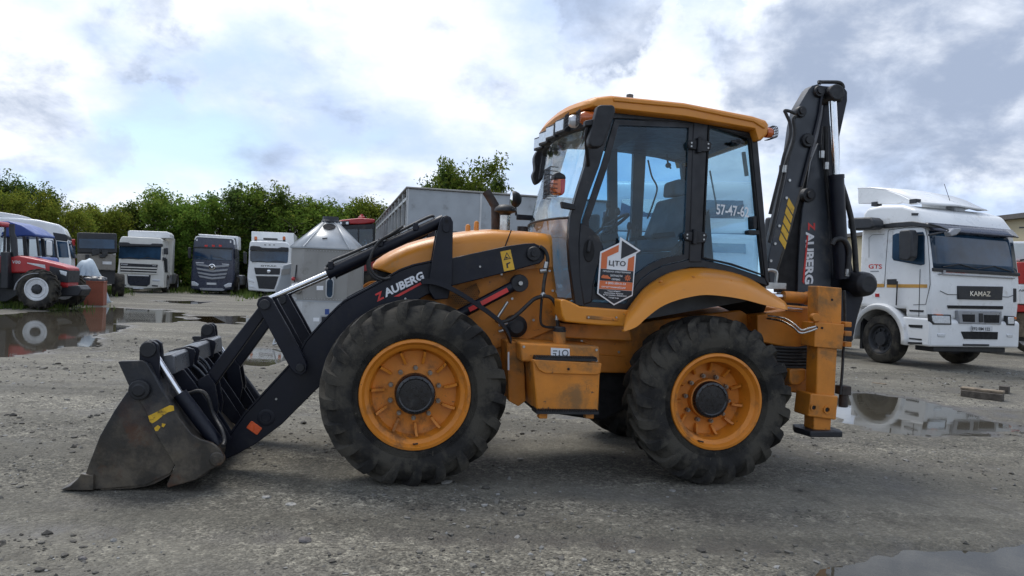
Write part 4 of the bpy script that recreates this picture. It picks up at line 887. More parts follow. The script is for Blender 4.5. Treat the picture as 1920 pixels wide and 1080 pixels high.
# ---- roof
TR = 0.215; TRF = mir(TR)
prof = S([(1110, 201), (1108, 194), (1112, 186), (1122, 180), (1150, 177), (1285, 190.5), (1415, 216), (1437, 223), (1445, 234), (1443, 250), (1431, 262), (1422, 262), (1416, 243), (1285, 220), (1156, 206)], TR)
SRF = prof[1][0]
def roof_front(t): return SRF - 0.135 * (1 - abs((t - TC) / (TC - TR)) ** 3.2)         # bowed front edge in plan
zmid = sum(p[1] for p in prof) / len(prof); rows = []
for t_, sh in ((TR, 0.030), (TR + 0.012, 0.012), (TR + 0.04, 0.0), (TR + 0.10, -0.004), (TR + 0.2, -0.008), (TR + 0.35, -0.012), (TR + 0.55, -0.015), (TC, -0.016)):
    ring__ = []
    for k, (x, z__) in enumerate(prof):
        sg_ = 1 if k in (2, 3, 4, 5, 6, 7) else (-0.4 if k in (0, 14, 13, 12) else 0)
        fx = x + ((roof_front(t_) - SRF) * (1.0 if k in (0, 1) else 0.9 if k == 2 else 0.6 if k == 3 else 0.25 if k == 4 else 0.5 if k == 14 and False else 0.0)) - (sh if k in (8, 9, 10) and sh > 0 else 0) + (0.5 * sh if k in (0, 1) and sh > 0 else 0)
        ring__.append((fx, t_, z__ - sg_ * sh))
    rows.append(ring__)
rows = rows + [[(x, mir(y), z__) for x, y, z__ in rr] for rr in reversed(rows[:-1])]
q = MB(); q.grid([rr + rr[:1] for rr in rows]); q.add(rows[0], [tuple(range(15))]); q.add(rows[-1], [tuple(range(15))]); rf_ = cpart(q, 'roof', 'orange', smooth=40, bevel=0.008, weld=True)
lip = S([(1150, 182), (1285, 196), (1412, 222), (1436, 234), (1433, 242), (1412, 229), (1285, 203), (1150, 190)], TR)
q = MB(); q.prism(lip, TR - 0.012, TR + 0.02); q.build('roof_moulding', MAT['orange'], rf_, bevel=0.006)
q = MB(); cpx = S([(1120, 214), (1156, 208), (1285, 222), (1418, 246), (1418, 254), (1285, 232), (1156, 220), (1120, 222)], TCB); q.prism(cpx, TCB + 0.01, TCF - 0.01); q.build('headliner', MAT['cab_frame'], rf_)
p = Pm(1181, 180, TC); q = MB(); q.lathe([(0.03, -0.02), (0.03, 0.01), (0, 0.02)], p, 2, 14); q.build('roof_knob', MAT['cab_grey'], rf_)
# work lamps along the front of the roof: t found on the front plane
z_ = prof[0][1] - 0.068; sF = SRF - 0.06
q = MB(); tt_ = np.linspace(TR + 0.1, TRF - 0.1, 13); q.strip([(roof_front(a) + 0.035, a) for a in tt_], [(SRF + 0.10, a) for a in tt_], z_ - 0.062, z_ + 0.06, 2); q.build('lamp_bar', MAT['black_plastic'], rf_, bevel=0.006)
for tl_ in (0.60, 0.86, 1.12, 1.38):
    s0_ = roof_front(tl_); w_ = 0.085
    MBp = [(s0_ - 0.030, tl_ + w_), (s0_ + 0.005, tl_ - w_), (s0_ + 0.06, tl_ - w_), (s0_ + 0.06, tl_ + w_)]
    lp = MB().prism(MBp, z_ - 0.060, z_ + 0.052, 2).build('work_lamp', MAT['black_plastic'], rf_, bevel=0.006)
    d_ = 0.022
    MB().prism([(s0_ - 0.034, tl_ + w_ - d_), (s0_ - 0.003, tl_ - w_ + d_), (s0_ + 0.01, tl_ - w_ + d_), (s0_ - 0.01, tl_ + w_ - d_)], z_ - 0.044, z_ + 0.036, 2).build('lamp_lens', MAT['lamp_lens'], lp, bevel=0.003)
for px_, py_, mt in ((1091, 207, 'lamp_lens'), (1106, 199, 'amber')):
    p = Vector((0, 0.43 if mt == 'lamp_lens' else 0.29, z_ + 0.012)); sF = roof_front(p.y) + 0.035; q = MB(); q.lathe([(0.0, -0.05), (0.035, -0.045), (0.05, -0.02), (0.052, 0.05)], (sF - 0.01, p.y, p.z - 0.01), 0, 18); lp = q.build('corner_lamp', MAT[mt], rf_)
    q = MB()
    for k in range(-2, 3): q.cyl((sF - 0.07, p.y + k * 0.024, p.z - 0.065), (sF - 0.07, p.y + k * 0.024, p.z + 0.045), 0.0025, 5); q.cyl((sF - 0.07, p.y - 0.055, p.z - 0.01 + k * 0.024), (sF - 0.07, p.y + 0.055, p.z - 0.01 + k * 0.024), 0.0025, 5)
    q.build('lamp_guard', MAT['black_plastic'], lp)
p = Pm(1436, 250, TR + 0.2); q = MB()
for k in range(6):
    q.tube(smoothline([(p.x - 0.025, TR + 0.06 + k * 0.02, p.z + 0.03), (p.x + 0.018, TR + 0.06 + k * 0.02, p.z + 0.02), (p.x + 0.02, TR + 0.06 + k * 0.02, p.z - 0.05), (p.x - 0.03, TR + 0.06 + k * 0.02, p.z - 0.065)], 4), 0.003, 5)
for k in range(4): q.cyl((p.x + 0.018, TR + 0.055, p.z + 0.015 - k * 0.02), (p.x + 0.018, TR + 0.165, p.z + 0.015 - k * 0.02), 0.003, 5)
q.build('rear_lamp_guard', MAT['black_plastic'], rf_)
q = MB(); q.lathe([(0, 0.02), (0.035, 0.018), (0.04, 0.0), (0.04, -0.03)], (p.x - 0.02, TR + 0.11, p.z - 0.015), 0, 16); q.build('rear_lamp', MAT['amber'], rf_)
# ---- mirrors and front indicator
def z3(pts): return [(x / 4.318 + 1010, y / 4.318 + 170) for x, y in pts]
mir_px = z3([(472, 128), (500, 118), (590, 118), (612, 135), (615, 175), (520, 440), (495, 462), (430, 462), (404, 440), (400, 400), (440, 250)])
q = MB(); q.prism(S(mir_px, 0.06), 0.04, 0.12); mo = part(q, 'side_mirror', 'black_plastic', bevel=0.028, seg=4)
q = MB(); q.prism([(x + 0.004, z) for x, z in S(z3([(485, 140), (590, 132), (598, 172), (508, 432), (440, 440), (415, 405), (450, 260)]), 0.06)], 0.112, 0.124); q.build('mirror_pane', MAT['mirror_glass'], mo)
q = MB(); a = S(z3([(370, 245), (445, 232), (440, 285), (372, 292)]), 0.08); q.prism(a, 0.06, 0.12); q.build('mirror_clamp', MAT['black_plastic'], mo, bevel=0.008)
pts = [Pm(*z3([(405, 275)])[0], 0.10), Pm(*z3([(388, 340)])[0], 0.12), Pm(*z3([(385, 430)])[0], 0.18), Pm(*z3([(398, 560)])[0], 0.26), Pm(*z3([(402, 605)])[0], 0.30)]
q = MB(); q.tube(smoothline(pts, 4), 0.014, 9); q.build('mirror_arm', MAT['black_plastic'], mo, smooth=60)
a = S([(1052, 378), (1078, 384), (1078, 394), (1054, 390)], 0.22); q = MB(); q.prism(a, 0.20, 0.26); ar = part(q, 'indicator_arm', 'black_plastic', bevel=0.004)
bd = S([(1035, 340), (1038, 332), (1050, 330), (1057, 334), (1055, 360), (1049, 367), (1038, 366), (1034, 358)], 0.22)
q = MB(); q.prism(bd, 0.16, 0.27); ind = part(q, 'front_indicator', 'amber', bevel=0.014, seg=3)
q = MB(); q.prism(S([(1035, 338), (1037, 326), (1045, 324), (1056, 330), (1058, 338)], 0.22), 0.154, 0.276); q.build('lamp_cap', MAT['black_plastic'], ind, bevel=0.012, seg=3)
q = MB(); q.prism(S([(1047, 338), (1057, 338), (1055, 362), (1050, 368), (1047, 366)], 0.22), 0.158, 0.272); q.build('lamp_back', MAT['red_lens'], ind, bevel=0.008)
q = MB(); x0 = S([(1022, 348)], 0.3)[0][0]; zt, zb = S([(1030, 318)], 0.3)[0][1], S([(1030, 372)], 0.3)[0][1]
for k in range(7): q.cyl((x0, 0.16 + k * 0.03, zb), (x0, 0.16 + k * 0.03, zt), 0.003, 5)
for k in range(8): z_ = zb + (zt - zb) * k / 7; q.tube([(x0 + 0.06, 0.155, z_), (x0, 0.155, z_), (x0, 0.345, z_), (x0 + 0.06, 0.345, z_)], 0.003, 5)
part(q, 'headlamp_guard', 'black_plastic')
q = MB(); q.lathe([(0, -0.02), (0.06, -0.015), (0.075, 0.0), (0.07, 0.05), (0.0, 0.07)], (x0 + 0.03, 0.36, (zt + zb) / 2), 0, 18); part(q, 'headlamp', 'lamp_lens', smooth=50)
# far mirror on its long stay, round hood mirror
T2 = mir(0.10)
q = MB(); q.prism(smoothline(S([(1000, 296), (1008, 281), (1018, 278), (1025, 284), (1023, 318), (1013, 340), (1003, 346), (997, 330), (1001, 318)], T2), 3, True), T2 - 0.05, T2 + 0.05); fm = part(q, 'far_mirror', 'black_plastic', bevel=0.02, seg=3)
q = MB(); q.prism(smoothline(S([(1013, 290), (1019, 282), (1024, 286), (1022, 316), (1013, 334), (1007, 338), (1010, 316)], T2), 3, True), T2 - 0.058, T2 - 0.045); q.build('mirror_pane', MAT['mirror_glass'], fm)
q = MB(); q.tube(smoothline([Pm(1044, 278, mir(0.3)), Pm(1034, 281, T2 - .05), Pm(1028, 290, T2), Pm(1022, 330, T2), Pm(1004, 392, T2), Pm(992, 430, T2)], 5), 0.014, 8); q.build('mirror_stay', MAT['black_plastic'], fm, smooth=60)
q = MB(); a = S([(968, 402), (1010, 405), (1010, 414), (968, 412)], 1.3); q.prism(a, 1.27, 1.31); part(q, 'mirror_bracket', 'black_paint', bevel=0.004)
c0 = Pm(962, 374, 1.3); q = MB(); q.lathe([(0.0, 0.075), (0.03, 0.07), (0.058, 0.05), (0.072, 0.02), (0.075, -0.01), (0.07, -0.018)], c0, 0, 22); rm = part(q, 'round_mirror', 'black_plastic', smooth=50)
q = MB(); q.lathe([(0.07, -0.016), (0.0, -0.028)], c0, 0, 22); q.build('mirror_pane', MAT['mirror_glass'], rm)
q = MB(); q.tube([Pm(966, 386, 1.3), Pm(968, 404, 1.3)], 0.010, 8); q.build('mirror_stem', MAT['black_plastic'], rm)
q = MB(); p = Pm(980, 432, 0.9); q.lathe([(0.045, -0.03), (0.045, 0.03), (0.0, 0.034)], p, 2, 16); part(q, 'coolant_cap', 'black_plastic')
# wiper on the windscreen
q = MB(); q.tube([Pm(1028, 432, 1.0), Pm(1024, 380, 1.0), Pm(1030, 330, 1.0)], 0.007, 6); q.tube([Pm(1018, 415, 1.05), Pm(1035, 300, 1.05)], 0.006, 6); part(q, 'wiper', 'black_plastic')

# ---- door sign board -----------------------------------------------------------------
def z6(pts): return [(x / 6.35 + 1080, y / 6.35 + 430) for x, y in pts]
TS = TCB - 0.012
def flat(px, t0, name, mat, parent, th=0.0015): return MB().prism(S(z6(px), TS), t0 - th, t0).build(name, MAT[mat], parent, smooth=0)
sg = flat([(287, 268), (515, 160), (528, 92), (768, 255), (714, 290), (672, 790), (450, 905), (250, 765)], TS, 'advert_panel', 'paper_white', cab, 0.004)
flat([(303, 283), (508, 184), (503, 268), (372, 326), (362, 470), (292, 466)], TS - 0.005, 'panel_print', 'sign_orange', sg)
flat([(620, 350), (694, 316), (682, 498), (606, 488)], TS - 0.005, 'panel_print', 'sign_orange', sg)
flat([(545, 135), (735, 258), (532, 352)], TS - 0.005, 'panel_print', 'sign_black', sg)
flat([(290, 468), (682, 500), (672, 634), (280, 606)], TS - 0.005, 'panel_print', 'sign_black', sg)
flat([(280, 608), (672, 636), (664, 732), (272, 704)], TS - 0.005, 'panel_print', 'sign_orange', sg)
flat([(271, 708), (664, 736), (660, 778), (450, 886), (266, 758)], TS - 0.005, 'panel_print', 'sign_black', sg)
def stext(body, a, b_, c_, mat): 
    q0, q1, q2 = z6([a, b_, c_]); return text_mesh(body, 'panel_lettering', MAT[mat], sg, Pm(*q0, TS - 0.008), Pm(*q1, TS - 0.008), Pm(*q2, TS - 0.008), lift=0.0)
stext('ЦТО', (390, 440), (588, 452), (396, 368), 'sign_black')
stext('ПРОДАЖА СПЕЦТЕХНИКИ', (320, 508), (648, 530), (322, 486), 'paper_white')
stext('ЗАПЧАСТИ', (408, 560), (550, 570), (410, 536), 'paper_white')
stext('СЕРВИС', (424, 604), (526, 612), (426, 582), 'paper_white')
stext('8 (800) 550-21-53', (352, 656), (590, 672), (354, 624), 'paper_white')
stext('спецтехника22.рф', (304, 696), (592, 714), (306, 668), 'paper_white')
stext('Новосибирск', (376, 744), (528, 752), (378, 724), 'paper_white')
stext('Красноярск, Иркутск', (338, 766), (560, 782), (340, 744), 'paper_white')
stext('Кемерово, Барнаул', (326, 790), (600, 808), (328, 768), 'paper_white')
stext('Чита', (388, 818), (506, 828), (390, 802), 'paper_white')
q = MB()
for k in range(8):
    a = k * math.pi / 4; c0 = S(z6([(612, 580)]), TS)[0]; q.prism([(c0[0] + r * math.cos(a + d), c0[1] + r * math.sin(a + d)) for r, d in ((0.006, -0.5), (0.024, -0.18), (0.024, 0.18), (0.006, 0.5))], TS - 0.0066, TS - 0.0052)
q.build('gear_print', MAT['sign_orange'], sg, smooth=0)
flat([(298, 560), (320, 540), (345, 548), (368, 545), (392, 565), (410, 580), (405, 590), (300, 580)], TS - 0.0068, 'machine_print', 'sign_orange', sg)
# skirt below the door
a = S([(1052, 563), (1060, 561), (1072, 566), (1090, 575), (1184, 582), (1172, 613), (1120, 610), (1060, 604), (1054, 590)], 0.18); q = MB(); q.prism(a, 0.20, 0.5); sk = part(q, 'cab_skirt', 'orange', bevel=0.012, seg=3)
a = S([(1099, 591), (1160, 596), (1158, 602), (1099, 598)], 0.2); q = MB(); q.prism(a, 0.194, 0.21); q.build('skirt_recess', MAT['orange_dirty'], sk, bevel=0.004)
for px_ in (1103, 1155): p = Pm(px_, 595, 0.2); q = MB(); q.cyl((p.x, 0.188, p.z), (p.x, 0.2, p.z), 0.007, 8); q.build('bolt', MAT['steel'], sk)
# ---- rear fenders
up = S([(1181, 583), (1196, 562), (1214, 541), (1238, 524), (1262, 512), (1290, 505), (1318, 503), (1350, 506), (1385, 513), (1418, 526), (1446, 545), (1473, 563)], 0.24)
md = S([(1174, 600), (1192, 578), (1212, 558), (1238, 540), (1264, 528), (1292, 520), (1320, 518), (1352, 521), (1388, 529), (1420, 541), (1450, 556), (1476, 569)], 0.06)
lo = S([(1168, 621), (1192, 612), (1210, 596), (1236, 576), (1262, 564), (1292, 556), (1322, 552), (1360, 555), (1395, 561), (1425, 569), (1450, 575), (1476, 581)], 0.02)
for T, nr in (((lambda t: t), 1), (mir, 0)):
    A = smoothline([(x, z, 0.30) for x, z in up], 3); B_ = smoothline([(x, z, 0.075) for x, z in md], 3); C_ = smoothline([(x, z, 0.015) for x, z in lo], 3); rows = []
    for a, b_, c_ in zip(A, B_, C_):
        mid = b_ * 0.72 + (a + c_) * 0.14
        seq = smoothline([a, mid, c_], 4); rows.append([(p.x, T(p.z), p.y) for p in seq] + [(c_.x, T(c_.z + 0.03), c_.y + 0.004)])
    q = MB(); q.grid(rows); part(q, 'rear_fender', 'orange', smooth=50, solid=0.012)
    inn = [(p.x, p.y) for p in smoothline([Vector((x, z)) for x, z in up], 3)]; q = MB(); q.grid([[(x, T(0.28), z - 0.02), (x, T(0.50), z - 0.02), (x, T(0.66), z - 0.25)] for x, z in inn]); part(q, 'wheel_arch_liner', 'dark_gap', solid=0.006)

# ---- stabiliser legs -------------------------------------------------------------------
TL = 0.16
def quadbox(px4, t0, t1): return MB().prism(S(px4, TL), t0, t1)
for near in (True, False):
    T = (lambda t: t) if near else mir
    q = quadbox([(1535, 536), (1579, 540), (1577, 640), (1570, 655), (1565, 745), (1530, 745), (1533, 655)], T(TL), T(TL + 0.15)); lg = part(q, 'stabiliser_leg', 'orange_dirty', bevel=0.008)
    a = S([(1526, 604), (1581, 608), (1577, 655), (1524, 650)], TL); MB().prism(a, T(TL - 0.018), T(TL + 0.17)).build('leg_collar', MAT['orange_dirty'], lg, bevel=0.006)
    a = S([(1518, 737), (1569, 742), (1565, 787), (1513, 780)], TL); MB().prism(a, T(TL - 0.020), T(TL + 0.19)).build('leg_collar', MAT['orange_dirty'], lg, bevel=0.010)
    a = S([(1527, 775), (1560, 778), (1558, 808), (1526, 806)], TL); MB().prism(a, T(TL + 0.005), T(TL + 0.14)).build('leg_stem', MAT['orange_dirty'], lg, bevel=0.006)
    c0 = S([(1545, 806)], TL)[0]; pd = MB(); pd.prism([(c0[0] - 0.15, T(TL - 0.06)), (c0[0] + 0.12, T(TL - 0.06)), (c0[0] + 0.15, T(TL + 0.02)), (c0[0] + 0.15, T(TL + 0.18)), (c0[0] + 0.08, T(TL + 0.24)), (c0[0] - 0.12, T(TL + 0.24)), (c0[0] - 0.18, T(TL + 0.12))], c0[1] - 0.045, c0[1], axis=2); pd.build('foot_pad', MAT['black_plastic'], lg, bevel=0.008)
    if near:
        for px_, py_, r in ((1525, 764, 0.028), (1550, 768, 0.030)):
            p = Pm(px_, py_, TL - 0.02); q = MB(); q.lathe([(0.0, 0.01), (r * 0.62, 0.012), (r * 0.66, -0.012), (r, -0.012), (r, 0.02)], (p.x, TL - 0.02, p.z), 1, 16); q.build('pin_socket', MAT['orange_dirty'], lg)
            q = MB(); q.cyl((p.x, TL - 0.020, p.z), (p.x, TL - 0.0225, p.z), r * 0.55, 14); q.build('socket_hole', MAT['dark_gap'], lg)
        p = Pm(1560, 562, TL); q = MB(); q.cyl((p.x, TL - 0.002, p.z), (p.x, TL + 0.01, p.z), 0.010, 10); q.build('bolt_hole', MAT['dark_gap'], lg)
        p = Pm(1527, 595, TL); q = MB(); q.prism(circ(p.x, p.z, 0.032, 14), TL + 0.02, TL - 0.03); q.build('lifting_eye', MAT['orange_dirty'], lg, bevel=0.004)
        for dx, dz in ((0, 0.01), (0.045, 0.006)):
            p = Pm(1531, 616, TL - 0.018); q = MB(); q.cyl((p.x + dx, TL - 0.024, p.z + dz), (p.x + dx, TL, p.z + dz), 0.009, 8); q.build('bolt_hole', MAT['dark_gap'], lg)
hose([(1438, 597, 0.4), (1465, 602, 0.3), (1485, 612, 0.2), (1500, 624, 0.13), (1515, 622, 0.12), (1531, 616, 0.13)], 0.2, 0.008, 'hydraulic_line', 'silver_pipe')
hose([(1440, 592, 0.4), (1470, 597, 0.3), (1488, 607, 0.2), (1503, 619, 0.13), (1518, 615, 0.12), (1529, 612, 0.13)], 0.2, 0.008, 'hydraulic_line', 'silver_pipe')
hose([(1583, 545, 0.3), (1584, 600, 0.32), (1581, 660, 0.34), (1579, 700, 0.32), (1575, 740, 0.3)], 0.3, 0.011)
for py_ in (608, 625, 645): p = Pm(1585, py_, 0.3); q = MB(); q.box(p.x - 0.03, p.x + 0.03, 0.26, 0.36, p.z - 0.02, p.z + 0.02); part(q, 'side_clamp', 'orange_dirty', bevel=0.005)
p = Pm(1582, 735, 0.34); q = MB(); q.cyl(p, p + Vector((0, 0, -0.12)), 0.035, 12); q.box(p.x - 0.04, p.x + 0.04, 0.3, 0.4, p.z - 0.02, p.z + 0.05); part(q, 'hydraulic_valve', 'exhaust', bevel=0.004)
# ---- rear frame, slew cylinder, kingpost
a = S([(1420, 590), (1525, 575), (1535, 640), (1515, 740), (1480, 735), (1470, 650), (1420, 640)], 0.45); q = MB(); q.prism(a, 0.45, mir(0.45)); part(q, 'rear_frame', 'orange_dirty', bevel=0.01)
q = MB(); a, b_ = Pm(1468, 556, 0.42), Pm(1521, 560, 0.42); q.tube([a, a + (b_ - a) * 0.8, a + (b_ - a) * 0.81, b_], [0.046, 0.046, 0.055, 0.055], 18); sc_c = part(q, 'slew_cylinder', 'orange_dirty')
q = MB(); q.cyl(Pm(1445, 556, 0.42), a, 0.02, 12); q.build('piston_rod', MAT['chrome'], sc_c)
q = MB(); q.cyl(Pm(1474, 579, 0.4), Pm(1503, 582, 0.4), 0.018, 12); part(q, 'steel_pipe', 'chrome')
q = MB(); a = Pm(1448, 530, 0.5); q.tube(smoothline([a + Vector((-0.05, 0, 0)), a + Vector((-0.05, 0, 0.09)), a + Vector((0.03, 0, 0.09)), a + Vector((0.03, 0, 0))], 4), 0.014, 8); q.box(a.x - 0.09, a.x + 0.09, 0.44, 0.56, a.z - 0.05, a.z - 0.0); part(q, 'lock_shackle', 'steel', bevel=0.003)
for k in range(7):
    z0 = 650 + k * 6; hose([(1440, z0, 0.43), (1470, z0 + 2, 0.41), (1500, z0 + 3, 0.41), (1520, z0 + 2, 0.43)], 0.42, 0.013)
q = MB(); a = S([(1481, 692), (1512, 692), (1511, 712), (1500, 722), (1484, 722), (1480, 712)], 0.35); q.prism(a, 0.35, 0.46); part(q, 'frame_block', 'orange_dirty', bevel=0.01)
q = MB(); a = S([(1485, 650), (1510, 645), (1515, 690), (1490, 692)], 0.5); q.prism(a, 0.44, 0.7); part(q, 'rear_bracket', 'dark_gap', bevel=0.006)
q = MB(); a = S([(1500, 548), (1600, 545), (1618, 540), (1620, 560), (1608, 600), (1600, 640), (1560, 650), (1500, 640)], 0.80); q.prism(a, 0.80, 1.20); part(q, 'kingpost', 'black_paint', bevel=0.02)
# ---- backhoe boom and dipper, folded upright
def z7(pts): return [(x / 2.573 + 1400, y / 2.573 + 140) for x, y in pts]
TBM = 0.86
boom = z7([(345, 300), (310, 420), (290, 560), (270, 650), (258, 780), (250, 900), (245, 1060), (408, 1060), (406, 900), (400, 650), (390, 420), (380, 200), (372, 90), (440, 60), (470, 62), (486, 84), (484, 130), (440, 320), (470, 600), (500, 900), (520, 1040), (245, 1060)])
boom = z7([(378, 75), (400, 58), (440, 52), (470, 60), (486, 82), (486, 125), (448, 300), (452, 480), (470, 700), (505, 900), (540, 1060), (245, 1060), (250, 900), (258, 780), (270, 650), (290, 560), (312, 420), (345, 300), (366, 200)])
q = MB(); q.prism(S(boom, TBM + 0.06), TBM + 0.06, mir(TBM + 0.06) ); bmo = part(q, 'boom', 'black_paint', bevel=0.006)
bfp = z7([(345, 330), (312, 420), (290, 560), (270, 650), (258, 780), (250, 900), (245, 1060), (408, 1060), (404, 850), (396, 650), (378, 480), (362, 340)])
q = MB(); q.prism(S(bfp, TBM + 0.03), TBM + 0.03, TBM + 0.058); q.build('boom_side_plate', MAT['grey_black'], bmo, bevel=0.005)
dp = z7([(345, 45), (318, 52), (300, 70), (262, 135), (245, 165), (228, 240), (212, 360), (190, 500), (150, 680), (112, 850), (104, 900), (112, 1010), (150, 1010), (142, 950), (200, 760), (232, 640), (262, 540), (315, 325), (348, 180), (366, 95), (364, 62)])
q = MB(); q.prism(S(dp, TBM - 0.06), TBM - 0.06, TBM + 0.055); dpo = part(q, 'dipper_arm', 'grey_black', bevel=0.005)
q = MB(); pl = S(z7([(368, 75), (352, 190), (318, 330), (264, 545), (248, 545)]), TBM - 0.06); q.strip([(x, z) for x, z in S(z7([(366, 70), (350, 185), (316, 330), (262, 542)]), TBM - 0.06)], [(x, z) for x, z in S(z7([(356, 70), (340, 185), (306, 330), (250, 542)]), TBM - 0.06)], TBM - 0.085, TBM - 0.055); q.build('dipper_flange', MAT['black_paint'], dpo, bevel=0.003)
for (x, y, r) in ((345, 82, 0.05), (258, 180, 0.048), (290, 318, 0.060)):
    p = Pm(*z7([(x, y)])[0], TBM - 0.06); q = MB(); q.lathe([(0.0, -0.045), (r * 0.5, -0.045), (r * 0.55, -0.03), (r * 0.9, -0.03), (r, -0.02), (r, 0.02)], (p.x, TBM - 0.06, p.z), 1, 20); q.build('pivot_pin', MAT['black_plastic'], dpo)
p = Pm(*z7([(305, 580)])[0], TBM); q = MB(); q.lathe([(0.0, -0.05), (0.03, -0.05), (0.035, -0.03), (0.06, -0.025), (0.065, 0.03)], (p.x, TBM + 0.03, p.z), 1, 18); q.build('pivot_pin', MAT['black_plastic'], bmo)
for (x, y) in ((155, 730), (135, 815), (115, 898), (190, 595), (205, 510)):
    p = Pm(*z7([(x, y)])[0], TBM - 0.06); q = MB(); q.cyl((p.x, TBM - 0.072, p.z), (p.x, TBM - 0.05, p.z), 0.012, 8); q.build('bolt', MAT['steel'], dpo)
# yellow chevron decal on the dipper
for k in range(5):
    x0, y0 = 200 - k * 9.5, 590 + k * 42
    MB().prism(S(z7([(x0 + 2, y0 + 4), (x0 + 30, y0 + 52), (x0 + 22, y0 + 84), (x0 - 7, y0 + 36)]), TBM - 0.06), TBM - 0.0635, TBM - 0.059).build('chevron_decal', MAT['yellow_decal'], dpo, smooth=0)
MB().prism(S(z7([(140, 955), (200, 765), (232, 645), (262, 545), (300, 400), (320, 400), (285, 640), (262, 900), (255, 1050), (148, 1050)]), TBM + 0.10), TBM + 0.065, TBM + 0.16).build('boom_gap_shade', MAT['dark_gap'], bmo)  # dark sheet added to fill the gap, standing for the shade inside it
# lettering running up the boom
def btext(body, a, b_, c_, mat): q0, q1, q2 = z7([a, b_, c_]); return text_mesh(body, 'lettering', MAT[mat], bmo, Pm(*q0, TBM + 0.027), Pm(*q1, TBM + 0.027), Pm(*q2, TBM + 0.027), lift=0.0, bold=0.04)
btext('Z', (296, 712), (296, 752), (330, 712), 'red_decal')
btext('AUBERG', (285, 758), (280, 1012), (326, 756), 'white_decal')
MB().prism(S(z7([(290, 775), (297, 775), (276, 1010), (268, 1000)]), TBM + 0.03), TBM + 0.0255, TBM + 0.03).build('underline_stripe', MAT['red_decal'], bmo, smooth=0)
# boom cylinder
a, b_, c_ = Pm(*z7([(414, 110)])[0], TBM - 0.06), Pm(*z7([(432, 484)])[0], TBM - 0.06), Pm(*z7([(458, 985)])[0], TBM - 0.06)
q = MB(); q.tube([b_, b_ + (c_ - b_) * 0.035, b_ + (c_ - b_) * 0.036, c_], [0.066, 0.066, 0.062, 0.062], 22); bc = part(q, 'boom_cylinder', 'black_paint')
q = MB(); q.cyl(a, b_, 0.032, 18); q.build('piston_rod', MAT['chrome'], bc)
q = MB(); q.cyl((a.x, TBM - 0.13, a.z + 0.03), (a.x, TBM + 0.08, a.z + 0.03), 0.070, 20); q.box(a.x - 0.10, a.x + 0.11, TBM - 0.04, TBM + 0.05, a.z - 0.02, a.z + 0.10); part(q, 'boom_head', 'black_plastic', bevel=0.012)
p = Pm(*z7([(520, 1010)])[0], TBM); q = MB(); q.lathe([(0.0, -0.20), (0.07, -0.20), (0.10, -0.17), (0.11, -0.1), (0.11, 0.2)], (p.x, TBM, p.z), 1, 22); part(q, 'boom_foot_pin', 'black_plastic', bevel=0.006)
hose(z7([(355, 30), (350, 45)]), TBM - 0.08, 0.016)
hose(z7([(345, 36), (400, 36), (445, 38), (462, 50), (466, 66)]), TBM - 0.02, 0.016)
hose(z7([(235, 188), (205, 176), (184, 174), (190, 190), (210, 240), (208, 300), (180, 390), (160, 480), (130, 600), (112, 672)]), TBM - 0.10, 0.014)
hose(z7([(238, 200), (225, 215), (232, 270), (222, 330), (192, 420), (180, 480), (152, 610), (125, 740), (108, 810)]), TBM - 0.08, 0.014)
hose(z7([(372, 250), (366, 380), (385, 520), (392, 600), (400, 700)]), TBM, 0.013)
hose(z7([(382, 250), (385, 380), (388, 480), (400, 560)]), TBM - 0.01, 0.018)
hose(z7([(455, 520), (480, 600), (505, 700), (518, 800), (525, 900), (530, 990)]), TBM - 0.04, 0.024)
hose(z7([(412, 820), (425, 798), (455, 792), (480, 810), (494, 850), (492, 900), (486, 970)]), TBM - 0.13, 0.022)
for x, y in ((182, 455), (168, 455), (363, 385), (384, 440), (486, 955)): p = Pm(*z7([(x, y)])[0], TBM - 0.09 if x < 470 else TBM - 0.13); q = MB(); q.cyl(p + Vector((0, 0, -0.03)), p + Vector((0, 0, 0.03)), 0.021, 10); part(q, 'hose_fitting', 'steel')
# ------------------------------------------------------------------ the yard behind
pmat('white_paint', (0.76, 0.77, 0.77), 0.35, 0, 0.05, 1.5, (0.42, 0.39, 0.34), 0.14, 1.6, coat=0.3)
pmat('cream_paint', (0.66, 0.65, 0.60), 0.42, 0, 0.06, 1.5, (0.34, 0.29, 0.22), 0.22, 1.8, coat=0.1)
pmat('navy_paint', (0.022, 0.030, 0.060), 0.28, 0, 0.12, 2, (0.09, 0.085, 0.08), 0.10, 2, coat=0.4)
pmat('tractor_red', (0.40, 0.022, 0.025), 0.38, 0, 0.1, 2, (0.16, 0.09, 0.07), 0.10, 3, coat=0.2)
pmat('tractor_blue', (0.030, 0.070, 0.26), 0.4, 0, 0.1, 2, (0.12, 0.12, 0.13), 0.1, 3)
pmat('truck_trim', (0.020, 0.022, 0.026), 0.5, 0, 0.15, 4, (0.10, 0.09, 0.08), 0.12, 3)
pmat('grille_grey', (0.30, 0.31, 0.33), 0.35, 0.3, 0.1, 4)
pmat('galvanised', (0.33, 0.355, 0.375), 0.50, 0.25, 0.10, 1.2, (0.22, 0.22, 0.21), 0.30, 1.4, 0.05, 20, dirt2=(0.20, 0.13, 0.08), dirt2_amt=-0.02, d2scale=5)
pmat('galv_light', (0.46, 0.47, 0.47), 0.42, 0.35, 0.10, 1.5, (0.27, 0.26, 0.24), 0.20, 2.0)
pmat('galv_warm', (0.27, 0.265, 0.25), 0.45, 0.25, 0.06, 1.2, (0.20, 0.19, 0.17), 0.2, 1.5)
pmat('bin_brown', (0.27, 0.075, 0.04), 0.6, 0, 0.15, 3, (0.16, 0.07, 0.045), 0.3, 3)
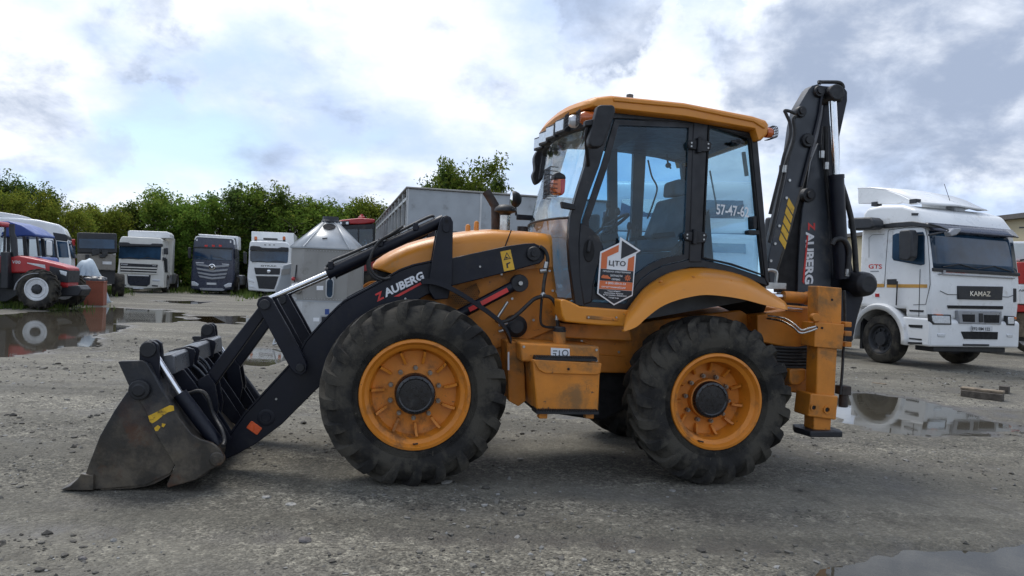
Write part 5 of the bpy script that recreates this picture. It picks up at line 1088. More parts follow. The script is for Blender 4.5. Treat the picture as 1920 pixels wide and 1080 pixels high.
pmat('tarp', (0.40, 0.47, 0.52), 0.55, 0, 0.10, 2, (0.28, 0.30, 0.31), 0.2, 3, 0.2, 12)
pmat('rubbish_bag', (0.035, 0.035, 0.04), 0.35, 0, 0.2, 6)
pmat('tail_beige', (0.22, 0.205, 0.18), 0.6, 0, 0.15, 3, (0.10, 0.085, 0.07), 0.3, 3)
pmat('wall_beige', (0.50, 0.43, 0.28), 0.85, 0, 0.08, 0.4, (0.36, 0.31, 0.22), 0.2, 0.5)
pmat('roof_dark', (0.11, 0.10, 0.095), 0.7)
pmat('wood_dark_shade', (0.085, 0.072, 0.058), 0.85, 0, 0.25, 9, (0.05, 0.042, 0.034), 0.3, 7, 0.4, 60)  # darker copy of wood: the beam's side shade in its colour; also the offcut
pmat('wood', (0.21, 0.165, 0.115), 0.85, 0, 0.25, 9, (0.10, 0.08, 0.06), 0.3, 7, 0.4, 60)
pmat('stripe_ochre', (0.52, 0.28, 0.06), 0.45)
pmat('plate_white', (0.62, 0.63, 0.64), 0.5)

def truck_wheel(parent, c, r=0.5, w_=0.30, rim='grille_grey', axis=0):
    wr_ = bpy.data.objects.new('wheel', None); col.objects.link(wr_); wr_.parent = parent; wr_.location = c; wr_.empty_display_size = 0.1
    pr = [(r * 0.58, -w_ / 2 + 0.03), (r * 0.66, -w_ / 2), (r * 0.90, -w_ / 2 + 0.01), (r * 0.97, -w_ / 2 + 0.04), (r, -w_ / 2 + 0.08), (r, w_ / 2 - 0.08), (r * 0.97, w_ / 2 - 0.04), (r * 0.90, w_ / 2 - 0.01), (r * 0.66, w_ / 2), (r * 0.58, w_ / 2 - 0.03)]
    MB().lathe(pr, (0, 0, 0), axis, 32).build('tyre', MAT['rubber'], wr_, smooth=40)
    q = MB()
    for sg_ in (-1, 1):
        q.lathe([(r * 0.60, sg_ * (w_ / 2 - 0.01)), (r * 0.54, sg_ * (w_ / 2 - 0.02)), (r * 0.48, sg_ * (w_ / 2 - 0.08)), (r * 0.30, sg_ * (w_ / 2 - 0.09)), (r * 0.26, sg_ * (w_ / 2 - 0.02)), (0, sg_ * (w_ / 2 - 0.015))], (0, 0, 0), axis, 24)
        for k in range(10):
            a = k * 0.628; p = [r * 0.39 * math.cos(a), r * 0.39 * math.sin(a)]
            e0 = (sg_ * (w_ / 2 - 0.10), p[0], p[1]) if axis == 0 else (p[0], sg_ * (w_ / 2 - 0.10), p[1]); e1 = (sg_ * (w_ / 2 - 0.05), p[0], p[1]) if axis == 0 else (p[0], sg_ * (w_ / 2 - 0.05), p[1]); q.cyl(e0, e1, 0.02, 6)
    q.build('rim', MAT[rim], wr_, smooth=40)
    return wr_

class Thing:
    """a thing laid out from pixels on planes of its own frame"""
    def __init__(self, name, o, yaw, label, cat, group=None):
        self.f = Frame(o, yaw); self.root = empty(name, o, yaw, label, cat, group)
    def front(self, px, y0, y1, name, mat, ref=None, bevel=0.0, parent=None, seg=2, smooth=35):
        return MB().prism(self.f.sz(px, y0 if ref is None else ref), y0, y1).build(name, MAT[mat], parent or self.root, bevel=bevel, seg=seg, smooth=smooth)
    def side(self, px, x0, x1, name, mat, ref=None, bevel=0.0, parent=None, seg=2, smooth=35):
        return MB().prism(self.f.yz(px, x0 if ref is None else ref), x0, x1, 0).build(name, MAT[mat], parent or self.root, bevel=bevel, seg=seg, smooth=smooth)
    def ftext(self, body, a, b_, c_, y, mat, parent=None): return text_mesh(body, 'lettering', MAT[mat], parent or self.root, self.f.P(*a, 1, y), self.f.P(*b_, 1, y), self.f.P(*c_, 1, y), lift=0.0)
    def stext(self, body, a, b_, c_, x, mat, parent=None): return text_mesh(body, 'lettering', MAT[mat], parent or self.root, self.f.P(*a, 0, x), self.f.P(*b_, 0, x), self.f.P(*c_, 0, x), lift=0.0)
    def box(self, x0, x1, y0, y1, z0, z1, name, mat, bevel=0.0, parent=None): return MB().box(x0, x1, y0, y1, z0, z1).build(name, MAT[mat], parent or self.root, bevel=bevel)
def zz_(ox, oy, sc): return lambda pts: [(x / sc + ox, y / sc + oy) for x, y in pts]
ROW = 'lorries parked in a row along the trees'

# ---- white lorry with three-slat grille
z = zz_(210, 420, 7.715)
D = Thing('parked_lorry', gnd(262, 548.5), R(17), 'cream white lorry tractor with three pale grille slats and roof deflector', 'lorry', ROW)
cb = D.front(z([(135, 185), (165, 178), (700, 203), (725, 225), (735, 300), (735, 560), (748, 720), (750, 925), (470, 935), (300, 930), (80, 912), (76, 720), (95, 560), (100, 290), (112, 230)]), 0, 2.25, 'cab_body', 'cream_paint', bevel=0.09, seg=4)
D.front(z([(215, 105), (235, 88), (790, 108), (822, 140), (828, 205), (720, 203), (215, 182)]), 0.45, 2.2, 'roof_deflector', 'white_paint', ref=0.2, bevel=0.08, seg=4)
D.front(z([(104, 262), (240, 266), (270, 285), (560, 295), (590, 282), (735, 286), (735, 328), (104, 320)]), -0.14, 0.1, 'sun_visor', 'truck_trim', ref=0, bevel=0.02)
ws_ = D.front(z([(106, 322), (714, 328), (706, 522), (94, 500)]), -0.015, 0.05, 'windscreen', 'truck_dark_glass' if 'truck_dark_glass' in MAT else pmat('truck_dark_glass', (0.030, 0.045, 0.060), 0.06, 0, 0.3, 1.2, spec=1.0, rvar=0.02), ref=0, bevel=0.01) if False else None
pmat('dark_glass', (0.018, 0.046, 0.085), 0.04, 0, 0.5, 1.2, spec=0.5, rvar=0.01)
D.front(z([(106, 322), (714, 328), (706, 522), (94, 500)]), -0.02, 0.05, 'windscreen', 'dark_glass', ref=0, bevel=0.015)
for x0 in (140, 400): D.front(z([(x0, 500), (x0 + 120, 480), (x0 + 250, 506), (x0 + 248, 514), (x0 + 120, 490), (x0, 508)]), -0.045, -0.025, 'wiper', 'truck_trim', ref=0)
gr = D.front(z([(118, 562), (664, 590), (642, 712), (122, 692)]), -0.02, 0.05, 'upper_grille', 'truck_trim', ref=0)
for y0, y1 in ((612, 630), (652, 668), (690, 706)): D.front(z([(128, y0), (655, y0 + 20), (650, y1 + 20), (128, y1)]), -0.06, -0.018, 'grille_slat', 'cream_paint', ref=0, bevel=0.01, parent=gr)
D.front(z([(215, 730), (562, 738), (548, 868), (505, 905), (262, 890), (228, 850)]), -0.03, 0.05, 'lower_grille', 'truck_trim', ref=0, bevel=0.02)
for k in range(6): D.front(z([(228, 760 + k * 21), (552, 766 + k * 21), (548, 772 + k * 21), (230, 766 + k * 21)]), -0.045, -0.028, 'grille_bar', 'navy_paint', ref=0)
D.front(z([(230, 732), (535, 742), (535, 756), (230, 746)]), -0.05, -0.02, 'grille_bar', 'white_paint', ref=0)
for p in ([(86, 782), (166, 784), (166, 812), (90, 808)], [(584, 800), (694, 806), (694, 834), (588, 828)]): D.front(z(p), -0.02, 0.05, 'headlight', 'lamp_lens', ref=0, bevel=0.02)
for p in ([(118, 872), (205, 876), (200, 895), (120, 890)], [(575, 882), (665, 888), (665, 906), (580, 902)]): D.front(z(p), -0.015, 0.05, 'fog_lamp_recess', 'truck_trim', ref=0)
D.front(z([(305, 912), (458, 918), (458, 942), (305, 936)]), -0.04, 0.02, 'number_plate', 'plate_white', ref=0)
D.ftext('DAF', z([(135, 592)])[0], z([(230, 597)])[0], z([(135, 572)])[0], -0.024, 'plate_white', gr); D.ftext('XF', z([(580, 608)])[0], z([(640, 611)])[0], z([(580, 594)])[0], -0.024, 'plate_white', gr)
for p, mt in (([(18, 312), (55, 306), (62, 330), (58, 405), (14, 405), (10, 340)], 'white_paint'), ([(14, 425), (48, 420), (50, 468), (14, 468)], 'white_paint'), ([(752, 348), (808, 345), (810, 440), (750, 440)], 'truck_trim'), ([(735, 480), (780, 485), (770, 530), (735, 530)], 'truck_trim')): D.front(z(p), -0.10, 0.12, 'wing_mirror', mt, ref=0, bevel=0.03)
D.front(z([(55, 296), (108, 296), (108, 303), (55, 303)]), 0.0, 0.04, 'mirror_arm', 'truck_trim', ref=0)
D.front(z([(728, 500), (745, 500), (752, 700), (736, 700)]), 0.4, 1.4, 'side_window_seal', 'truck_trim', ref=0)
for x in (-1.02, 1.02): truck_wheel(D.root, (x, 1.45, 0.50)); truck_wheel(D.root, (x, 5.0, 0.50), 0.5, 0.45)
D.box(-0.45, 0.45, 0.5, 6.2, 0.7, 0.95, 'chassis', 'truck_trim'); D.box(0.72, 1.22, 2.5, 4.1, 0.45, 1.05, 'fuel_tank', 'grille_grey', 0.06); D.box(-1.22, -0.72, 2.5, 4.1, 0.45, 1.05, 'battery_box', 'truck_trim', 0.04)
D.box(0.80, 1.24, 2.28, 3.0, 0.95, 3.0, 'side_deflector', 'cream_paint', 0.03); D.box(-1.0, 1.0, 0.1, 0.7, 0.28, 0.62, 'underrun_beam', 'truck_trim', 0.02)

# ---- dark blue lorry with chrome chevron grille
z = zz_(345, 425, 7.714)
K2 = Thing('parked_lorry', gnd(400, 551.5), R(13.5), 'dark navy lorry tractor with silver chevron grille bars and round emblem', 'lorry', ROW)
K2.front(z([(170, 150), (200, 142), (690, 172), (720, 190), (732, 260), (735, 560), (735, 740), (690, 905), (560, 935), (250, 925), (100, 905), (95, 800), (110, 560), (128, 330), (140, 220)]), 0, 2.25, 'cab_body', 'navy_paint', bevel=0.08, seg=4)
K2.front(z([(150, 185), (172, 142), (200, 134), (700, 165), (730, 195), (732, 260), (718, 262), (715, 200), (690, 182), (200, 152), (178, 160), (160, 195)]), -0.012, 0.3, 'roof_trim', 'white_paint', ref=0, bevel=0.01)
K2.front(z([(180, 100), (230, 100), (765, 135), (768, 330), (740, 330), (730, 170), (200, 128)]), 0.8, 2.2, 'roof_deflector', 'white_paint', ref=0.3, bevel=0.04)
K2.front(z([(150, 305), (696, 325), (692, 492), (145, 470)]), -0.02, 0.05, 'windscreen', 'dark_glass', ref=0, bevel=0.015)
K2.front(z([(146, 286), (705, 306), (703, 326), (146, 304)]), -0.12, 0.05, 'sun_visor', 'truck_trim', ref=0, bevel=0.01)
for a in ((160, 425), (425, 430)): K2.front(z([(a[0], a[1]), (a[0] + 100, a[1] + 12), (a[0] + 180, a[1] + 45), (a[0] + 178, a[1] + 50), (a[0] + 95, a[1] + 18), (a[0], a[1] + 6)]), -0.04, -0.02, 'wiper', 'truck_trim', ref=0)
for x0, x1, yt in ((170, 660, 530), (178, 640, 592), (192, 625, 650), (208, 605, 700)):
    xm = (x0 + x1) / 2; yl = yt; yr = yt + 18
    K2.front(z([(x0, yl), (xm, yt + 36), (x1, yr), (x1 - 14, yr + 30), (xm, yt + 66), (x0 + 16, yl + 30)]), -0.05, 0.03, 'grille_bar', 'grille_grey', ref=0, bevel=0.012)
c0 = K2.f.P(*z([(408, 582)])[0], 1, 0); q = MB(); q.lathe([(0.17, -0.05), (0.17, -0.08), (0.13, -0.09), (0.125, -0.06)], c0, 1, 22); q.prism([(c0.x - 0.09, c0.z + 0.06), (c0.x + 0.09, c0.z + 0.06), (c0.x, c0.z - 0.09)], -0.085, -0.06); q.build('emblem', MAT['chrome'], K2.root)
MB().lathe([(0.15, -0.058), (0, -0.058)], c0, 1, 20).build('emblem_field', MAT['truck_trim'], K2.root)
for p in ([(105, 790), (150, 790), (215, 830), (205, 862), (110, 855)], [(570, 850), (640, 815), (692, 812), (690, 870), (600, 885)]): K2.front(z(p), -0.03, 0.05, 'headlight', 'lamp_lens', ref=0, bevel=0.03)
for p in ([(180, 175), (200, 178), (196, 208), (178, 206)], [(665, 200), (686, 202), (682, 236), (664, 232)]): K2.front(z(p), -0.02, 0.05, 'marker_lamp', 'plate_white', ref=0)
for x0 in (300, 405, 505): K2.front(z([(x0, 262), (x0 + 42, 264), (x0 + 42, 292), (x0, 290)]), -0.02, 0.03, 'roof_print', 'red_decal', ref=0)
K2.front(z([(330, 808), (468, 812), (468, 842), (330, 838)]), -0.03, 0.03, 'number_plate', 'plate_white', ref=0)
K2.front(z([(220, 885), (560, 892), (590, 915), (560, 930), (240, 920)]), -0.03, 0.05, 'bumper_lip', 'grille_grey', ref=0, bevel=0.015)
K2.front(z([(170, 512), (290, 518), (290, 530), (170, 524)]), -0.012, 0.02, 'badge', 'plate_white', ref=0); K2.front(z([(548, 535), (650, 540), (650, 550), (548, 545)]), -0.012, 0.02, 'badge', 'plate_white', ref=0)
for p in ([(62, 300), (100, 300), (105, 330), (100, 460), (62, 450)], [(735, 320), (775, 322), (778, 440), (740, 470)]): K2.front(z(p), -0.15, 0.08, 'wing_mirror', 'truck_trim', ref=0, bevel=0.03)
for x in (-1.02, 1.02): truck_wheel(K2.root, (x, 1.45, 0.50)); truck_wheel(K2.root, (x, 4.6, 0.50), 0.5, 0.5); truck_wheel(K2.root, (x, 5.9, 0.50), 0.5, 0.5)
K2.box(-0.45, 0.45, 0.5, 7.0, 0.7, 0.95, 'chassis', 'truck_trim'); K2.box(0.72, 1.25, 2.5, 3.9, 0.5, 1.1, 'fuel_tank', 'grille_grey', 0.06); K2.box(-1.0, 1.0, 0.1, 0.7, 0.25, 0.55, 'underrun_beam', 'truck_trim', 0.02)

# ---- white lorry with box body and amber beacons
K3 = Thing('parked_lorry', gnd(502, 556.5), R(13), 'white lorry with amber roof beacons and tall box body behind its cab', 'lorry', ROW)
K3.front(z([(950, 230), (975, 205), (1480, 225), (1520, 250), (1540, 330), (1545, 520), (1500, 700), (1480, 930), (1200, 945), (930, 920), (915, 720), (930, 520), (940, 330)]), 0, 2.25, 'cab_body', 'white_paint', bevel=0.08, seg=4)
K3.front(z([(965, 62), (1580, 88), (1585, 330), (1590, 700), (1500, 800), (960, 700)]), 2.6, 9.0, 'box_body', 'white_paint', ref=2.2, bevel=0.02)
K3.front(z([(960, 285), (1000, 278), (1090, 285), (1130, 305), (1360, 312), (1410, 296), (1510, 302), (1515, 355), (955, 345)]), -0.14, 0.1, 'sun_visor', 'truck_trim', ref=0, bevel=0.02)
K3.front(z([(955, 350), (1512, 358), (1500, 520), (1480, 528), (985, 512), (955, 490)]), -0.02, 0.05, 'windscreen', 'dark_glass', ref=0, bevel=0.02)
for x0 in (990, 1230): K3.front(z([(x0, 508), (x0 + 110, 492), (x0 + 230, 512), (x0 + 228, 520), (x0 + 110, 501), (x0, 516)]), -0.045, -0.025, 'wiper', 'truck_trim', ref=0)
K3.front(z([(1015, 592), (1395, 602), (1385, 695), (1035, 690)]), -0.03, 0.05, 'upper_grille', 'truck_trim', ref=0, bevel=0.01)
K3.front(z([(1040, 715), (1368, 722), (1330, 840), (1305, 905), (1080, 893), (1062, 800)]), -0.03, 0.05, 'lower_grille', 'truck_trim', ref=0, bevel=0.015)
K3.front(z([(1030, 694), (1385, 700), (1380, 714), (1032, 708)]), -0.05, 0.05, 'grille_bar', 'white_paint', ref=0)
c0 = K3.f.P(*z([(1225, 643)])[0], 1, 0); MB().lathe([(0, -0.06), (0.075, -0.055), (0.10, -0.03)], c0, 1, 18).build('emblem', MAT['chrome'], K3.root)
K3.ftext('SITRAK', z([(1110, 578)])[0], z([(1345, 582)])[0], z([(1110, 556)])[0], -0.006, 'truck_trim')
for p in ([(928, 750), (1010, 775), (1015, 810), (930, 790)], [(935, 845), (1010, 855), (1012, 885), (940, 880)]): K3.front(z(p), -0.02, 0.05, 'headlight', 'lamp_lens', ref=0, bevel=0.02)
for x0 in (1014, 1425): K3.front(z([(x0, 150), (x0 + 8, 138), (x0 + 34, 138), (x0 + 42, 150), (x0 + 42, 190), (x0, 190)]), 0.25, 0.4, 'beacon', 'amber', ref=0.2, bevel=0.02); K3.front(z([(x0 + 4, 190), (x0 + 40, 190), (x0 + 40, 214), (x0 + 4, 214)]), 0.25, 0.4, 'beacon_base', 'truck_trim', ref=0.2)
K3.front(z([(1145, 160), (1350, 168), (1350, 192), (1145, 186)]), 0.22, 0.5, 'air_horn', 'truck_trim', ref=0.2, bevel=0.02); K3.front(z([(1056, 186), (1424, 198), (1424, 204), (1056, 192)]), 0.28, 0.36, 'beacon_rail', 'truck_trim', ref=0.2)
for x0 in (1160, 1225, 1290): K3.front(z([(x0, 258), (x0 + 28, 260), (x0 + 28, 270), (x0, 268)]), -0.01, 0.03, 'marker_lamp', 'truck_trim', ref=0)
K3.front(z([(862, 360), (905, 370), (905, 540), (862, 530)]), -0.15, 0.08, 'wing_mirror', 'truck_trim', ref=0, bevel=0.03)
for x in (-1.02, 1.02): truck_wheel(K3.root, (x, 1.45, 0.50)); truck_wheel(K3.root, (x, 6.2, 0.50), 0.5, 0.5)
K3.box(-0.45, 0.45, 0.5, 8.5, 0.7, 0.95, 'chassis', 'truck_trim'); K3.box(-1.0, 1.0, 0.1, 0.7, 0.28, 0.6, 'underrun_beam', 'truck_trim', 0.02)

# ---- dark tipper seen end-on, red panel van sliver, tarp, bin
z1 = zz_(0, 380, 3.726)
Tp = Thing('tipper_truck', gnd(178, 556), R(29), 'dark tipper truck seen end-on with beige lower band beside cream lorry', 'truck', ROW)
Tp.front(z1([(538, 212), (560, 208), (815, 215), (820, 350), (540, 352)]), 0, 4.5, 'tipping_body', 'navy_dull' if 'navy_dull' in MAT else 'truck_trim', bevel=0.03)
Tp.front(z1([(552, 252), (800, 258), (800, 322), (552, 318)]), -0.05, 0.02, 'tail_panel', 'dark_glass', ref=0)
lb_ = Tp.front(z1([(540, 356), (808, 360), (806, 470), (542, 466)]), -0.03, 0.6, 'tail_band', 'tail_beige', ref=0, bevel=0.02)
for p in ([(640, 330), (690, 322), (700, 360), (640, 372)], [(712, 328), (752, 330), (752, 372), (712, 368)], [(596, 362), (625, 362), (625, 392), (596, 392)], [(695, 364), (738, 366), (738, 386), (695, 384)]): Tp.front(z1(p), -0.12, 0.0, 'tail_fitting', 'truck_trim', ref=0, bevel=0.02, parent=lb_)
Tp.front(z1([(545, 470), (806, 474), (800, 570), (548, 566)]), 0.2, 4.0, 'underbody', 'truck_trim', ref=0)
Tp.front(z1([(716, 410), (780, 412), (780, 432), (716, 430)]), -0.06, -0.02, 'number_plate', 'plate_white', ref=0)
for x in (-0.9, 0.9): truck_wheel(Tp.root, (x, 0.9, 0.5), 0.5, 0.5); truck_wheel(Tp.root, (x, 4.2, 0.5))
Rv = Thing('red_van', gnd(134, 554), R(34), 'red van body half hidden between white high-roof truck and dark tipper', 'van')
Rv.front(z1([(482, 256), (528, 254), (528, 560), (482, 560)]), 0, 3.0, 'van_body', 'red_paint', bevel=0.04); Rv.front(z1([(500, 300), (526, 300), (526, 380), (500, 380)]), -0.02, 0.02, 'rear_window', 'dark_glass', ref=0)
for x in (-0.15, 0.25): truck_wheel(Rv.root, (x, 1.2, 0.34), 0.34, 0.2)

bo = gnd(178, 573); Bn = Thing('refuse_bin', bo, R(22), 'rust brown tapered metal bin heaped with dark rubbish bags', 'bin')
fq = Bn.f.sz(z1([(576, 548), (724, 554), (720, 727), (582, 725)]), 0); 
(x0, zt), (x1, _), (x2, zb), (x3, _) = fq; D_ = 0.85; q = MB()
q.add([(x3, 0, 0), (x2, 0, 0), (x1, -0.04, zt), (x0, -0.04, zt), (x3 + 0.02, D_ - 0.05, 0), (x2 + 0.02, D_ - 0.05, 0), (x1 + 0.02, D_, zt), (x0 - 0.02, D_, zt)], [(0, 1, 2, 3), (5, 4, 7, 6), (1, 5, 6, 2), (4, 0, 3, 7), (0, 4, 5, 1), (3, 2, 6, 7)]); q.build('bin_body', MAT['bin_brown'], Bn.root, bevel=0.012)
q = MB(); q.tube([(x0, -0.04, zt), (x1, -0.04, zt), (x1 + 0.02, D_, zt), (x0 - 0.02, D_, zt), (x0, -0.04, zt)], 0.022, 6); q.build('bin_rim', MAT['bin_brown'], Bn.root)
for i in range(9):
    u, v_ = rng.random(), rng.random(); bb = bmesh.new(); bmesh.ops.create_icosphere(bb, subdivisions=2, radius=0.13 + 0.06 * rng.random())
    for vv in bb.verts: vv.co = Vector((vv.co.x * 1.15, vv.co.y, vv.co.z * 0.75)) * (1 + 0.22 * (rng.random() - 0.5))
    me = bpy.data.meshes.new('rubbish_bag'); bb.to_mesh(me); bb.free(); me.materials.append(MAT['rubbish_bag']); me.shade_smooth()
    o = bpy.data.objects.new('rubbish_bag', me); col.objects.link(o); o.location = Bn.f.o + Bn.f.ax[0] * (x0 + 0.15 + (x1 - x0 - 0.3) * (i % 3) / 2) + Bn.f.ax[1] * (0.15 + 0.27 * (i // 3)) + Vector((0, 0, zt + 0.0 + 0.05 * rng.random()))
    tag(o, 'dark plastic rubbish bag heaped in the rust brown bin', 'bag', 'rubbish bags in the bin')
# tarpaulin over a heap
tp = at_depth(164, 540, 27.4); n, m_ = 30, 22; rows = []
for i in range(n + 1):
    row = []
    for j in range(m_ + 1):
        u, v_ = i / n * 2 - 1, j / m_ * 2 - 1; r2 = min(1, math.hypot(u, v_ * 0.95)); ang = math.atan2(v_, u)
        hgt_ = 1.60 * max(0, 1 - r2 ** 2.4) * (1 - 0.22 * max(0, u)) + 0.05 * float(fbm(np.array([u * 3 + 9]), np.array([v_ * 3]), 1.0, 3)[0])
        fold = 0.09 * math.sin(ang * 13 + u * 4) * r2 + 0.05 * math.sin(ang * 29) * r2
        row.append((u * 0.68 * (1 + fold), v_ * 0.75 * (1 + fold), max(0.02, hgt_ * (1 + 0.03 * math.sin(u * 9 + v_ * 5)))))
    rows.append(row)
tb = MB(); tb.grid(rows); o = tb.build('tarpaulin', MAT['tarp'], None, smooth=70, solid=0.008); o.location = (tp.x, tp.y, 0); o.rotation_euler = (0, 0, R(20)); tag(o, 'crumpled pale blue tarpaulin draped over a heap behind brown bin', 'tarpaulin')

# ---- red tractor at the left edge
Rt = Thing('red_tractor', gnd(72, 580.5), R(6), 'red farm tractor with white wheel rims and black front weights by puddle', 'tractor')
Y0 = 0.30
hd_ = Rt.front(z1([(-40, 372), (75, 376), (130, 370), (300, 405), (440, 440), (478, 456), (474, 520), (468, 590), (430, 590), (398, 560), (335, 505), (270, 492), (80, 492), (-40, 492)]), Y0, Y0 + 0.75, 'hood', 'tractor_red', bevel=0.05, seg=3)
Rt.front(z1([(345, 440), (440, 462), (478, 472), (472, 560), (425, 556), (372, 512), (346, 498)]), Y0 - 0.012, Y0 + 0.765, 'front_grille', 'truck_trim', ref=Y0, bevel=0.02)
Rt.front(z1([(414, 470), (470, 482), (466, 516), (424, 500)]), Y0 - 0.022, Y0 + 0.1, 'headlight', 'lamp_lens', ref=Y0, bevel=0.02)
Rt.front(z1([(190, 418), (315, 434), (318, 460), (270, 446), (190, 424)]), Y0 - 0.008, Y0 + 0.05, 'hood_stripe', 'plate_white', ref=Y0)
Rt.ftext('V80', z1([(82, 424)])[0], z1([(142, 428)])[0], z1([(84, 402)])[0], Y0 - 0.004, 'plate_white')
Rt.front(z1([(-40, 492), (270, 494), (200, 540), (110, 640), (30, 690), (-40, 690)]), Y0 + 0.1, Y0 + 0.65, 'engine_block', 'truck_trim', ref=Y0)
Rt.front(z1([(28, 345), (78, 345), (82, 600), (24, 600)]), Y0 - 0.2, Y0 + 0.1, 'air_cleaner', 'truck_trim', ref=Y0, bevel=0.03)
ex = [Rt.f.P(*p, 1, Y0 + 0.1) for p in z1([(104, 380), (96, 250), (84, 215), (84, 150)])]; q = MB(); q.tube(ex, [0.09, 0.09, 0.075, 0.075], 12); q.build('exhaust_stack', MAT['truck_trim'], Rt.root)
Rt.front(z1([(408, 590), (540, 576), (566, 608), (545, 652), (412, 656)]), Y0 + 0.05, Y0 + 0.72, 'front_weight', 'truck_trim', ref=Y0, bevel=0.03)
Rt.front(z1([(410, 560), (470, 565), (470, 592), (410, 592)]), Y0 + 0.02, Y0 + 0.72, 'nose_panel', 'tractor_red', ref=Y0, bevel=0.02)
def tractor_wheel(parent, c, r, w_, rimmat):
    wr_ = bpy.data.objects.new('wheel', None); col.objects.link(wr_); wr_.parent = parent; wr_.location = c; wr_.empty_display_size = 0.1
    rr_ = r * 0.55; prof = [(rr_, 0.03), (rr_ + r * .1, 0.0), (r * 0.80, -0.01), (r * 0.90, 0.03), (r * 0.93, w_ / 2), (r * 0.90, w_ - 0.03), (r * 0.80, w_ + 0.01), (rr_ + r * .1, w_), (rr_, w_ - 0.03)]
    MB().lathe(prof, (0, 0, 0), 1, 40).build('tyre', MAT['rubber'], wr_, smooth=50)
    q = MB(); nl = 18; pit = 2 * math.pi / nl
    for k in range(nl):
        for sd2 in (0, 1):
            rows = []
            for yy_, rad, tu, hw, dp_ in ((0.0, r * 0.80, 0, 0.03, 0.02), (0.01, r * 0.93, 0.05, 0.035, 0.05), (0.06, r * 0.99, 0.2, 0.035, 0.07), (w_ * 0.55, r, 0.9, 0.028, 0.07)):
                a = (k + 0.5 * sd2) * pit - tu * pit; y2 = yy_ if sd2 == 0 else w_ - yy_; rows.append([((rad - dp_ * i_) * math.cos(a + s_ * hw / rad), y2 + (0.03 * i_ if rad < r * .95 else 0) * (1 if sd2 == 0 else -1), (rad - dp_ * i_) * math.sin(a + s_ * hw / rad)) for s_, i_ in ((-1, 1), (-.7, 0), (.7, 0), (1, 1))])
            q.grid(rows); q.add(rows[0], [(0, 1, 2, 3)]); q.add(rows[-1], [(0, 1, 2, 3)])
    tr_ = q.build('tread', MAT['rubber'], wr_, smooth=30); tr_['kind'] = 'stuff'
    q = MB(); q.lathe([(rr_ + 0.01, 0.02), (rr_ - 0.02, 0.01), (rr_ - 0.035, 0.05), (rr_ * 0.80, 0.06), (rr_ * 0.72, 0.03), (rr_ * 0.45, 0.05), (rr_ * 0.42, 0.09), (0, 0.09)], (0, 0, 0), 1, 32); q.build('rim', MAT[rimmat], wr_)
    q = MB(); q.lathe([(rr_ * 0.42, 0.08), (rr_ * 0.40, 0.0), (rr_ * 0.22, -0.03), (0, -0.03)], (0, 0, 0), 1, 20)
    for k in range(8): q.cyl((rr_ * 0.33 * math.cos(k * .785), -0.03, rr_ * 0.33 * math.sin(k * .785)), (rr_ * 0.33 * math.cos(k * .785), 0.02, rr_ * 0.33 * math.sin(k * .785)), 0.02, 6)
    q.build('hub', MAT['truck_trim'], wr_)
    return wr_
tractor_wheel(Rt.root, (0, -0.18, 0.60), 0.60, 0.34, 'plate_white'); tractor_wheel(Rt.root, (0.10, 1.25, 0.60), 0.60, 0.34, 'plate_white'); tractor_wheel(Rt.root, (-2.35, -0.30, 0.86), 0.86, 0.48, 'plate_white'); tractor_wheel(Rt.root, (-2.35, 1.2, 0.86), 0.86, 0.48, 'plate_white')
q = MB(); q.cyl((0, -0.1, 0.6), (0.05, 1.4, 0.6), 0.09, 10); q.cyl((-2.35, -0.2, 0.86), (-2.35, 1.4, 0.86), 0.12, 10); q.box(-2.5, 0.3, 0.5, 0.85, 0.6, 0.95); q.build('axle_frame', MAT['truck_trim'], Rt.root)
fd = [Rt.f.P(*p, 1, -0.18) for p in z1([(100, 612), (112, 570), (140, 535), (180, 508), (225, 496), (270, 494)])]; q = MB(); q.grid([[p + Vector((0, -0.02, 0)), p + Vector((0, 0.36, 0))] for p in smoothline(fd, 4)]); q.build('front_fender', MAT['grille_grey'], Rt.root, solid=0.02)
cbx = Rt.f.P(-42, 520, 1, 0).x
for dx in (0.0, -1.5):
    for yy_ in (-0.05, 1.35): q = MB(); q.tube([(cbx + dx, yy_, 1.0), (cbx + dx - 0.02, yy_, 2.42)], 0.04, 8); q.build('cab_post', MAT['truck_trim'], Rt.root)
q = MB(); q.box(cbx - 1.7, cbx + 0.10, -0.15, 1.45, 2.42, 2.58); q.build('cab_roof', MAT['tractor_red'], Rt.root, bevel=0.06, seg=3)
q = MB(); q.box(cbx - 1.48, cbx - 0.02, -0.05, -0.04, 1.1, 2.42); q.box(cbx - 0.01, cbx, 0.0, 1.3, 1.3, 2.42); q.build('cab_glass', MAT['clear_glass'], Rt.root)
q = MB(); q.box(cbx - 1.5, cbx - 0.02, -0.02, 1.32, 0.95, 1.25); q.build('cab_floor', MAT['truck_trim'], Rt.root); q = MB(); q.box(cbx - 1.2, cbx - 0.7, 0.4, 0.9, 1.25, 1.9); q.build('seat', MAT['truck_trim'], Rt.root, bevel=0.06)

